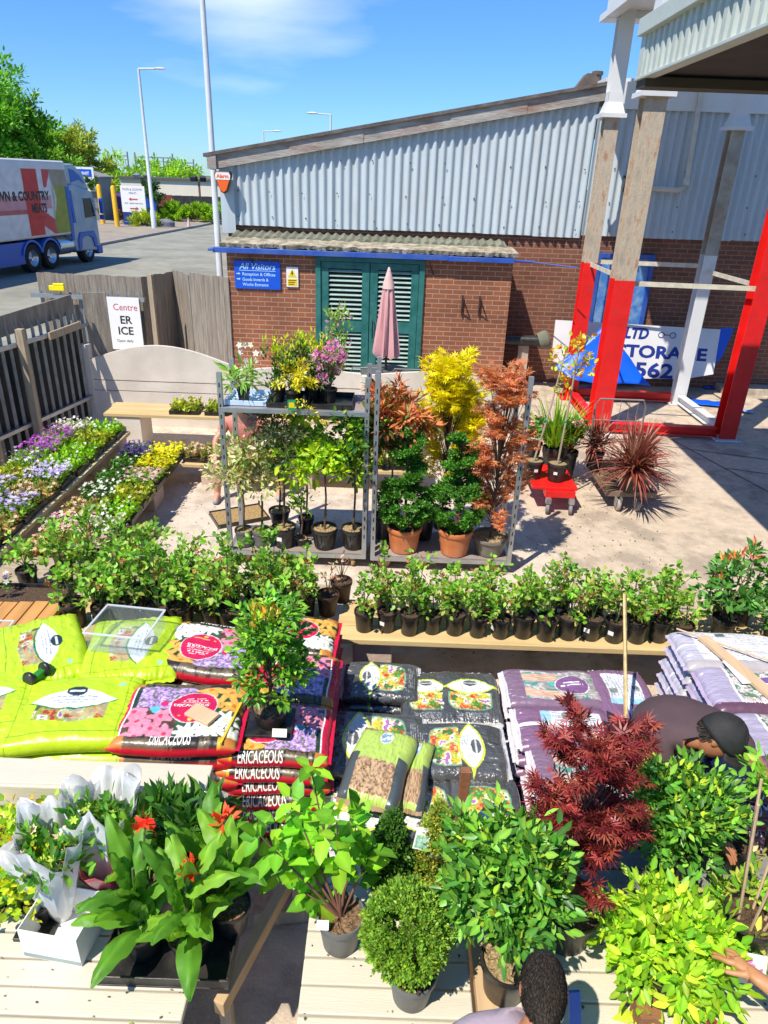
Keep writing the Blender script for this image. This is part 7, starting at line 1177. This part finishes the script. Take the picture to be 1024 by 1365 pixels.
tag(leafmesh('table_litter', P, D, np.tile([0, 0, 1.0], (k, 1)) + rdir(k) * .2, rng.uniform(.005, .02, k), SMALL, pal(k, [(.2, .12, .06), (.1, .06, .035), (.2, .3, .06)], .2), None, DRY), 'crumbs of soil and small leaves on the slatted tables', 'litter', kind='stuff')
# ================================================================ PEOPLE
def skin_m(name, c): return mat(name, c, .5, var=.08, scale=12, bump=.08, bscale=90)
SK1 = skin_m('tanned_skin', (.42, .17, .085)); SK2 = skin_m('fair_skin', (.58, .30, .2)); SK3 = skin_m('olive_skin', (.50, .24, .11))
def skinned(name, pts, edges, m, parent, root=0, sub=2):
    me = bpy.data.meshes.new(name); me.from_pydata([p[:3] for p in pts], edges, []); o = link(name, me, parent, m); md = o.modifiers.new('skin', 'SKIN'); md.use_smooth_shade = True
    sv = me.skin_vertices[0].data
    for i, p in enumerate(pts): sv[i].radius = (p[3], p[4] if len(p) > 4 else p[3]); sv[i].use_root = (i == root)
    s_ = o.modifiers.new('sub', 'SUBSURF'); s_.levels = s_.render_levels = sub; return o
def V3(p): return Vector(p[:3])
def hand_pts(pts, edges, w, wrist, d, side, L=.18, curl=.5, nrm=None):
    # palm and five separate fingers grown from wrist index w along d
    d = Vector(d).normalized(); nrm = Vector(nrm or (0, 0, 1)); sd_ = d.cross(nrm).normalized() * side; nrm = sd_.cross(d).normalized() * side; wv = Vector(wrist); k = len(pts); pc = wv + d * L * .28; pts.append((*pc, .026, .016)); edges.append((w, k))
    for i, (o_, l) in enumerate(((-.028, .40), (-.01, .46), (.009, .43), (.027, .34))):
        a = wv + d * L * .52 + sd_ * o_; k0 = len(pts); pts.append((*a, .0105)); edges.append((k, k0)); p = a; dd = d.copy()
        for j in range(3): dd = (dd - nrm * curl * .55).normalized(); p = p + dd * L * l * (.42, .33, .25)[j]; pts.append((*p, (.0092, .0085, .007)[j])); edges.append((k0 + j, k0 + j + 1))
    a = wv + d * L * .16 - sd_ * .03; k0 = len(pts); pts.append((*a, .013)); edges.append((w, k0)); p = a; dd = (d * .8 - sd_ * .8).normalized()
    for j in range(2): p = p + dd * L * .19; pts.append((*p, .0105 - .002 * j)); edges.append((k0 + j, k0 + j + 1)); dd = (dd + d * .5 - nrm * curl * .4).normalized()
def head_mesh(parent, c, fwd, upv, m, s=1.0, name='head'):
    # ovoid head with brow, eye sockets, nose, mouth, chin and ears, in the frame fwd / up
    fwd = Vector(fwd).normalized(); upv = Vector(upv); upv = (upv - fwd * upv.dot(fwd)).normalized(); rt = fwd.cross(upv); n, k = 40, 30; vs = []; fs = []
    g = lambda x, a, w: math.exp(-((x - a) / w) ** 2)
    for i in range(k + 1):
        th = math.pi * i / k; z = math.cos(th)
        for j in range(n):
            ph = 2 * math.pi * j / n; x = math.sin(th) * math.cos(ph); y = math.sin(th) * math.sin(ph); w = .072 * (1 - .22 * max(0, -z) ** 1.5); dd = .094; X = y * w; Y = x * dd * (1 - .1 * max(0, -z)); Z = z * .118; f = max(0, x); yy = y
            Y += f * (.022 * g(z, -.12, .16) * g(yy, 0, .13) * 1.4 + .008 * g(z, .18, .1) * g(abs(yy), .28, .3) - .010 * g(z, .05, .1) * g(abs(yy), .38, .16) + .006 * g(z, -.48, .06) * g(yy, 0, .25) - .005 * g(z, -.38, .04) * g(yy, 0, .3) + .010 * g(z, -.8, .18) * g(yy, 0, .3)); vs.append(Vector(c) + (rt * X + fwd * Y + upv * Z) * s)
    for i in range(k):
        for j in range(n): fs.append((i * n + j, i * n + (j + 1) % n, (i + 1) * n + (j + 1) % n, (i + 1) * n + j))
    b = MB(); b.add(vs, fs, 0, True)
    for sx in (-1, 1): M = Matrix.Translation(Vector(c) + (rt * sx * .073 - upv * .005 - fwd * .008) * s) @ Matrix(((rt.x, fwd.x, upv.x, 0), (rt.y, fwd.y, upv.y, 0), (rt.z, fwd.z, upv.z, 0), (0, 0, 0, 1))) @ Matrix.Rotation(sx * .35, 4, 'Z') @ Matrix.Diagonal((.011 * s, .021 * s, .033 * s, 1)); b.lathe([(0, -1), (.5, -.87), (.87, -.5), (1, 0), (.95, .4), (.6, .8), (0, 1)], (0, 0, 0), 12, M=M)
    return b.obj(name, m, parent), rt
def hairmesh(parent, c, fwd, upv, m, back=-.3, s=1.0, name='hair', front=.45, n=2600, L=.012, seed=2, low=-.55):
    r = np.random.default_rng(seed); fwd = Vector(fwd).normalized(); upv = Vector(upv); upv = (upv - fwd * upv.dot(fwd)).normalized(); rt = fwd.cross(upv); B = np.array([rt, fwd, upv]); vs = []; fs = []; nn, k = 36, 20
    d = unit(r.normal(size=(n * 3, 3))); lim = low + (d[:, 1] + .4) * .95; d = d[d[:, 2] > lim][:n]; P = d * np.array([.075, .098, .122]) * s; D = unit(d * .5 + np.array([0, -.5, -.6]) + r.normal(size=d.shape) * .1)
    P = P @ B + np.array(c); D = D @ B; Nn = d @ B
    for i in range(12): pass
    b = MB(); q = []
    for i in range(k + 1):
        th = math.pi * i / k
        for j in range(nn): ph = 2 * math.pi * j / nn; x, y, z = math.sin(th) * math.sin(ph), math.sin(th) * math.cos(ph), math.cos(th); q.append((x, y, z))
    for x, y, z in q: vv = (rt * x * .0755 + fwd * y * .0985 + upv * z * .1225) * s * (1 + .012 * math.sin(x * 40 + y * 30)); vs.append(Vector(c) + vv)
    for i in range(k):
        for j in range(nn):
            a = (i * nn + j, i * nn + (j + 1) % nn, (i + 1) * nn + (j + 1) % nn, (i + 1) * nn + j)
            if all(q[t][2] > low + (q[t][1] + .4) * .95 for t in a): fs.append(a)
    b.add(vs, fs, 0, True); o = b.obj(name, m, parent); h = leafmesh('hair_strands', P, D, Nn + .01, L * 1.8, T_small(.12), pal(len(P), [(.02, .016, .014), (.05, .04, .036), (.07, .06, .055)], .2, w=[.6, .3, .1]), o, DRY); return o
CLO = mat('maroon_brown_shirt', (.085, .052, .06), .85, var=.12, scale=5, bump=.3, bscale=14); CAPM = mat('black_cap', (.018, .018, .018), .75, var=.2, scale=30, bump=.15, bscale=120); TROU = mat('dark_trousers', (.03, .03, .04), .85); HAIR = mat('dark_hair', (.022, .018, .016), .6, var=.4, scale=120, bump=.6, bscale=200); SHOE = mat('grey_trainers', (.3, .3, .32), .6)
# man in a black cap bending over between the bags
hc = at(958, 983, 1.16); pc = thing('person', 'man in brown shirt and black cap bending forward by the purple bags', 'person', (1.60, 2.62, 0)); O3 = Vector((1.60, 2.62, 0)); H = hc - O3
fw = Vector((.62, -.46, -.55)).normalized(); upc = Vector((.72, -.1, .66)); nk = H - upc.normalized() * .115 - fw * .05
pel = Vector((-.12, .42, .92)); ch = Vector((.02, .16, 1.10)); up_ = (pel + ch) * .5 + Vector((0, 0, .05)); hx = Vector((.10, 0, 0))
P = [(*pel, .12, .09), (*up_, .13, .10), (*ch, .135, .11), (*(nk * .6 + ch * .4), .07), (*nk, .052), (*(H - upc.normalized() * .06), .05)]; E_ = [(0, 1), (1, 2), (2, 3), (3, 4), (4, 5)]
for s_ in (-1, 1):
    k = len(P); hp = pel + Vector((s_ * .09, .0, -.12)); kn = Vector((s_ * .14 - .1, .40, .5)); an = Vector((s_ * .14 - .1, .50, .09)); P += [(*hp, .075), (*kn, .055), (*an, .042), (an.x, an.y - .16, .045, .038, .03)]; E_ += [(0, k), (k, k + 1), (k + 1, k + 2), (k + 2, k + 3)]
arms = []
for s_, wr_ in ((-1, Vector((.02, -.22, .84))), (1, Vector((.42, -.05, .86)))):
    k = len(P); sh = ch + Vector((s_ * .2, -.02 + .05 * s_, .0)); el = (sh + wr_) * .5 + Vector((s_ * .06, .03, -.05)); P += [(*sh, .062), (*el, .043), (*wr_, .028)]; E_ += [(2, k), (k, k + 1), (k + 1, k + 2)]; hand_pts(P, E_, k + 2, wr_, wr_ - el, s_, curl=.6); arms.append((sh, el, wr_))
body = skinned('body', P, E_, SK1, pc)
SP = [(*(pel + Vector((0, -.0, .0))), .178, .15), (*up_, .182, .152), (*ch, .19, .158), (*(ch * .55 + nk * .45), .095)]; SE = [(0, 1), (1, 2), (2, 3)]
for sh, el, wr_ in arms: k = len(SP); SP += [(*sh, .085), (*(sh * .35 + el * .65), .066)]; SE += [(2, k), (k, k + 1)]
skinned('shirt', SP, SE, CLO, pc)
TP = [(*(pel + Vector((0, .01, -.06))), .135, .11)]; TE = []
for s_ in (-1, 1): k = len(TP); TP += [(*(pel + Vector((s_ * .09, .02, -.14))), .10), (s_ * .14 - .1, .40, .5, .082), (s_ * .14 - .1, .50, .12, .065)]; TE += [(0, k), (k, k + 1), (k + 1, k + 2)]
skinned('trousers', TP, TE, TROU, pc); head_mesh(pc, H, fw, upc, SK1); hairmesh(pc, H, fw, upc, HAIR, n=1500, low=-.35)
# cap: crown dome and curved peak
fwd, upv = fw, (upc - fw * upc.dot(fw)).normalized(); rt = fwd.cross(upv); vs = []; fs = []; n, k = 36, 12
for i in range(k + 1):
    th = (math.pi / 2 + .12) * i / k
    for j in range(n): ph = 2 * math.pi * j / n; x, y, z = math.sin(th) * math.sin(ph), math.sin(th) * math.cos(ph), math.cos(th); vs.append(H + rt * x * .093 + fwd * y * .116 + upv * (z * .132 + .012) * (1 + .02 * math.cos(6 * ph)))
for i in range(k):
    for j in range(n): fs.append((i * n + j, i * n + (j + 1) % n, (i + 1) * n + (j + 1) % n, (i + 1) * n + j))
b = MB(); b.add(vs, fs, 0, True); b.lathe([(.008, 0), (.007, .005), (0, .007)], (0, 0, 0), 10, M=Matrix.Translation(H + upv * .14)); vs = []; fs = []
for i in range(13):
    a = R(-62 + 124 * i / 12)
    for j in range(5): q = j / 4; e = .105 + .085 * q * math.cos(a * .9); vs.append(H + rt * math.sin(a) * (.084 + .012 * q) + fwd * math.cos(a) * e + upv * (.018 - .03 * q - .035 * math.sin(a) ** 2))
for i in range(12):
    for j in range(4): a = i * 5 + j; fs.append((a, a + 5, a + 6, a + 1))
b.add(vs, fs, 0, True); cp_ = b.obj('cap', CAPM, pc); cp_.modifiers.new('s', 'SOLIDIFY').thickness = .004
# man below, seen from above and behind
hb = at(724, 1316, 1.34); O4 = Vector((hb.x, hb.y, 0)); H = hb - O4; p2_ = thing('person', 'dark-haired man in pale mauve shirt seen from above at the bottom edge', 'person', O4); fw = Vector((.1, .93, -.42)); upc = Vector((0, .42, .9)); nk = H + Vector((-.01, -.085, -.10)); ch = Vector((-.1, -.08, 1.13)); pel = Vector((-.05, -.36, .62))
P = [(*pel, .15, .12), (*((pel + ch) / 2), .155, .125), (*ch, .17, .13), (*(ch * .35 + nk * .65 + Vector((0, 0, -.01))), .08), (*nk, .06), (*(H + Vector((0, -.02, -.05))), .052)]; E_ = [(0, 1), (1, 2), (2, 3), (3, 4), (4, 5)]; SHM = mat('mauve_shirt', (.38, .30, .35), .85, var=.06, scale=6, bump=.35, bscale=12)
for s_ in (-1, 1): k = len(P); P += [(pel.x + s_ * .11, pel.y + .05, pel.z - .06, .1), (pel.x + s_ * .16, pel.y + .36, .5, .065), (pel.x + s_ * .16, pel.y + .2, .09, .043), (pel.x + s_ * .16, pel.y + .36, .05, .036, .03)]; E_ += [(0, k), (k, k + 1), (k + 1, k + 2), (k + 2, k + 3)]
arms = []
for s_ in (-1, 1):
    k = len(P); sh = ch + Vector((s_ * .17, -.01, .03)); el = sh + Vector((s_ * .03, .02, -.28)); wr_ = el + Vector((-s_ * .06, .08, -.23)); P += [(*sh, .062), (*el, .043), (*wr_, .028)]; E_ += [(2, k), (k, k + 1), (k + 1, k + 2)]; hand_pts(P, E_, k + 2, wr_, wr_ - el, s_); arms.append((sh, el, wr_))
skinned('body', P, E_, SK1, p2_); SP = [(*pel, .17, .14), (*((pel + ch) / 2), .175, .145), (*ch, .195, .155), (*(ch * .5 + nk * .5), .105), (*(nk * .8 + ch * .2), .082)]; SE = [(0, 1), (1, 2), (2, 3), (3, 4)]
for sh, el, wr_ in arms: k = len(SP); SP += [(*sh, .085), (*(sh * .3 + el * .7), .068)]; SE += [(2, k), (k, k + 1)]
skinned('shirt', SP, SE, SHM, p2_); TP = [(*pel, .155, .13)]; TE = []
for s_ in (-1, 1): k = len(TP); TP += [(pel.x + s_ * .11, pel.y + .05, pel.z - .06, .115), (pel.x + s_ * .16, pel.y + .36, .5, .085), (pel.x + s_ * .16, pel.y + .2, .12, .065)]; TE += [(0, k), (k, k + 1), (k + 1, k + 2)]
skinned('trousers', TP, TE, TROU, p2_); head_mesh(p2_, H, fw, upc, SK1, .88); hairmesh(p2_, H, fw, upc, HAIR, n=6000, low=-.55, L=.009, s=.88)
b = MB(); b.cbox((0, 0, 0), (.04, .015, .12), .1, rx=-.5); o = b.obj('blue_folder', mat('folder_blue', (.05, .16, .5), .5)); o.location = at(766, 1345, 1.0); tag(o, 'blue folder held beside the dark-haired man at the bottom edge', 'folder')
# arm reaching in from the right edge
q = at(1006, 1300, .98); O5 = Vector((1.62, 1.28, 0)); p3 = thing('person', 'person at the lower right corner reaching a bare arm towards the climber', 'person', O5); wr_ = q - O5; el = Vector((.02, .08, 1.02)); sh = Vector((.12, -.2, 1.32)); ch = Vector((.32, -.22, 1.28)); pel = Vector((.34, -.2, .9)); nk = Vector((.34, -.18, 1.5)); H = Vector((.32, -.1, 1.63))
P = [(*pel, .15, .12), (.33, -.21, 1.1, .14, .12), (*ch, .16, .125), (*nk, .055), (*(H + Vector((0, -.02, -.06))), .05)]; E_ = [(0, 1), (1, 2), (2, 3), (3, 4)]; k = len(P); P += [(*sh, .062), (*el, .043), (*(el * .4 + wr_ * .6), .036), (*wr_, .027)]; E_ += [(2, k), (k, k + 1), (k + 1, k + 2), (k + 2, k + 3)]; hand_pts(P, E_, k + 3, wr_, wr_ - el, 1, L=.17, curl=.6)
k = len(P); s2 = Vector((.52, -.24, 1.32)); P += [(*s2, .062), (.58, -.2, 1.05, .043), (.55, -.02, .9, .028)]; E_ += [(2, k), (k, k + 1), (k + 1, k + 2)]; hand_pts(P, E_, k + 2, (.55, -.02, .9), (-.05, 1, -.5), -1)
for s_ in (-1, 1): k = len(P); P += [(.34 + s_ * .09, -.2, .82, .095), (.34 + s_ * .1, -.18, .48, .06), (.34 + s_ * .1, -.22, .09, .042), (.34 + s_ * .1, -.06, .04, .035, .028)]; E_ += [(0, k), (k, k + 1), (k + 1, k + 2), (k + 2, k + 3)]
skinned('body', P, E_, SK3, p3); SHD = mat('dark_top', (.03, .03, .035), .85); skinned('shirt', [(*pel, .168, .14), (.33, -.21, 1.1, .16, .14), (*ch, .18, .15), (.34, -.2, 1.42, .09), (*sh, .082), (*(sh * .7 + el * .3), .068), (*s2, .082), (.56, -.21, 1.16, .066)], [(0, 1), (1, 2), (2, 3), (2, 4), (4, 5), (2, 6), (6, 7)], SHD, p3)
skinned('trousers', [(.34, -.2, .88, .155, .13), (.25, -.2, .8, .11), (.24, -.18, .46, .08), (.24, -.22, .12, .062), (.43, -.2, .8, .11), (.44, -.18, .46, .08), (.44, -.22, .12, .062)], [(0, 1), (1, 2), (2, 3), (0, 4), (4, 5), (5, 6)], TROU, p3); head_mesh(p3, H, (-.5, .8, -.35), (0, .3, 1), SK3); hairmesh(p3, H, (-.5, .8, -.35), (0, .3, 1), HAIR, n=2500)
# customer sitting behind the shelved trolley
f1, f2_ = at(288, 668, .03), at(372, 664, .03); O6 = Vector(((f1.x + f2_.x) / 2, 8.02, 0)); p4 = thing('person', 'person in shorts crouching on the low bench behind the shelved trolley', 'person', O6); a1 = Vector((f1.x, f1.y + .1, .08)) - O6; a2 = Vector((f2_.x, f2_.y + .1, .08)) - O6
pel = Vector((0, .12, .50)); k1 = a1 + Vector((.02, -.0, .42)); k2 = a2 + Vector((-.02, 0, .42)); ch = Vector((-.05, -.02, .92)); nk = Vector((-.06, -.10, 1.1)); H = Vector((-.07, -.18, 1.2))
P = [(*pel, .15, .13), (*((pel + ch) / 2), .14, .12), (*ch, .155, .12), (*nk, .055), (*(H + Vector((0, .0, -.06))), .05)]; E_ = [(0, 1), (1, 2), (2, 3), (3, 4)]
for s_, kk, aa in ((-1, k1, a1), (1, k2, a2)): k = len(P); P += [(s_ * .1, .1, .48, .1), (*kk, .062), (*(kk * .6 + aa * .4), .058), (*aa, .04), (aa.x, aa.y - .15, .04, .036, .03)]; E_ += [(0, k), (k, k + 1), (k + 1, k + 2), (k + 2, k + 3), (k + 3, k + 4)]
arms = []
for s_ in (-1, 1): k = len(P); sh = ch + Vector((s_ * .19, 0, .02)); wr_ = (k1 if s_ < 0 else k2) + Vector((0, -.03, .1)); el = (sh + wr_) / 2 + Vector((s_ * .07, -.05, -.03)); P += [(*sh, .055), (*el, .04), (*wr_, .026)]; E_ += [(2, k), (k, k + 1), (k + 1, k + 2)]; hand_pts(P, E_, k + 2, wr_, Vector((0, -.6, -.6)), s_); arms.append((sh, el))
skinned('body', P, E_, SK2, p4); CORAL = mat('coral_top', (.62, .22, .17), .85, var=.08, bump=.3); skinned('top', [(*pel, .162, .145), (*((pel + ch) / 2), .16, .14), (*ch, .175, .14), (*(nk * .7 + ch * .3), .08)] + [(*(s_ + (e - s_) * .1), .075) for s_, e in arms] + [(*(s_ + (e - s_) * .6), .058) for s_, e in arms], [(0, 1), (1, 2), (2, 3), (2, 4), (2, 5), (4, 6), (5, 7)], CORAL, p4)
skinned('shorts', [(*(pel + Vector((0, 0, -.02))), .165, .14), (-.1, .08, .47, .115), (*(k1 * .75 + Vector((-.1, .1, .48)) * .25), .095), (.1, .08, .47, .115), (*(k2 * .75 + Vector((.1, .1, .48)) * .25), .095)], [(0, 1), (1, 2), (0, 3), (3, 4)], mat('floral_shorts', (.5, .35, .32), .9, rgb2=(.2, .12, .14), scale=30), p4)
for aa in (a1, a2): skinned('shoe', [(aa.x, aa.y + .03, .045, .045, .04), (aa.x, aa.y - .07, .04, .045, .038), (aa.x, aa.y - .17, .035, .038, .03)], [(0, 1), (1, 2)], SHOE, p4)
head_mesh(p4, H, (0, -.7, -.7), (0, -.6, .8), SK2); hairmesh(p4, H, (0, -.7, -.7), (0, -.6, .8), mat('brown_hair', (.12, .06, .03), .6, bump=.5, bscale=200), n=3000)
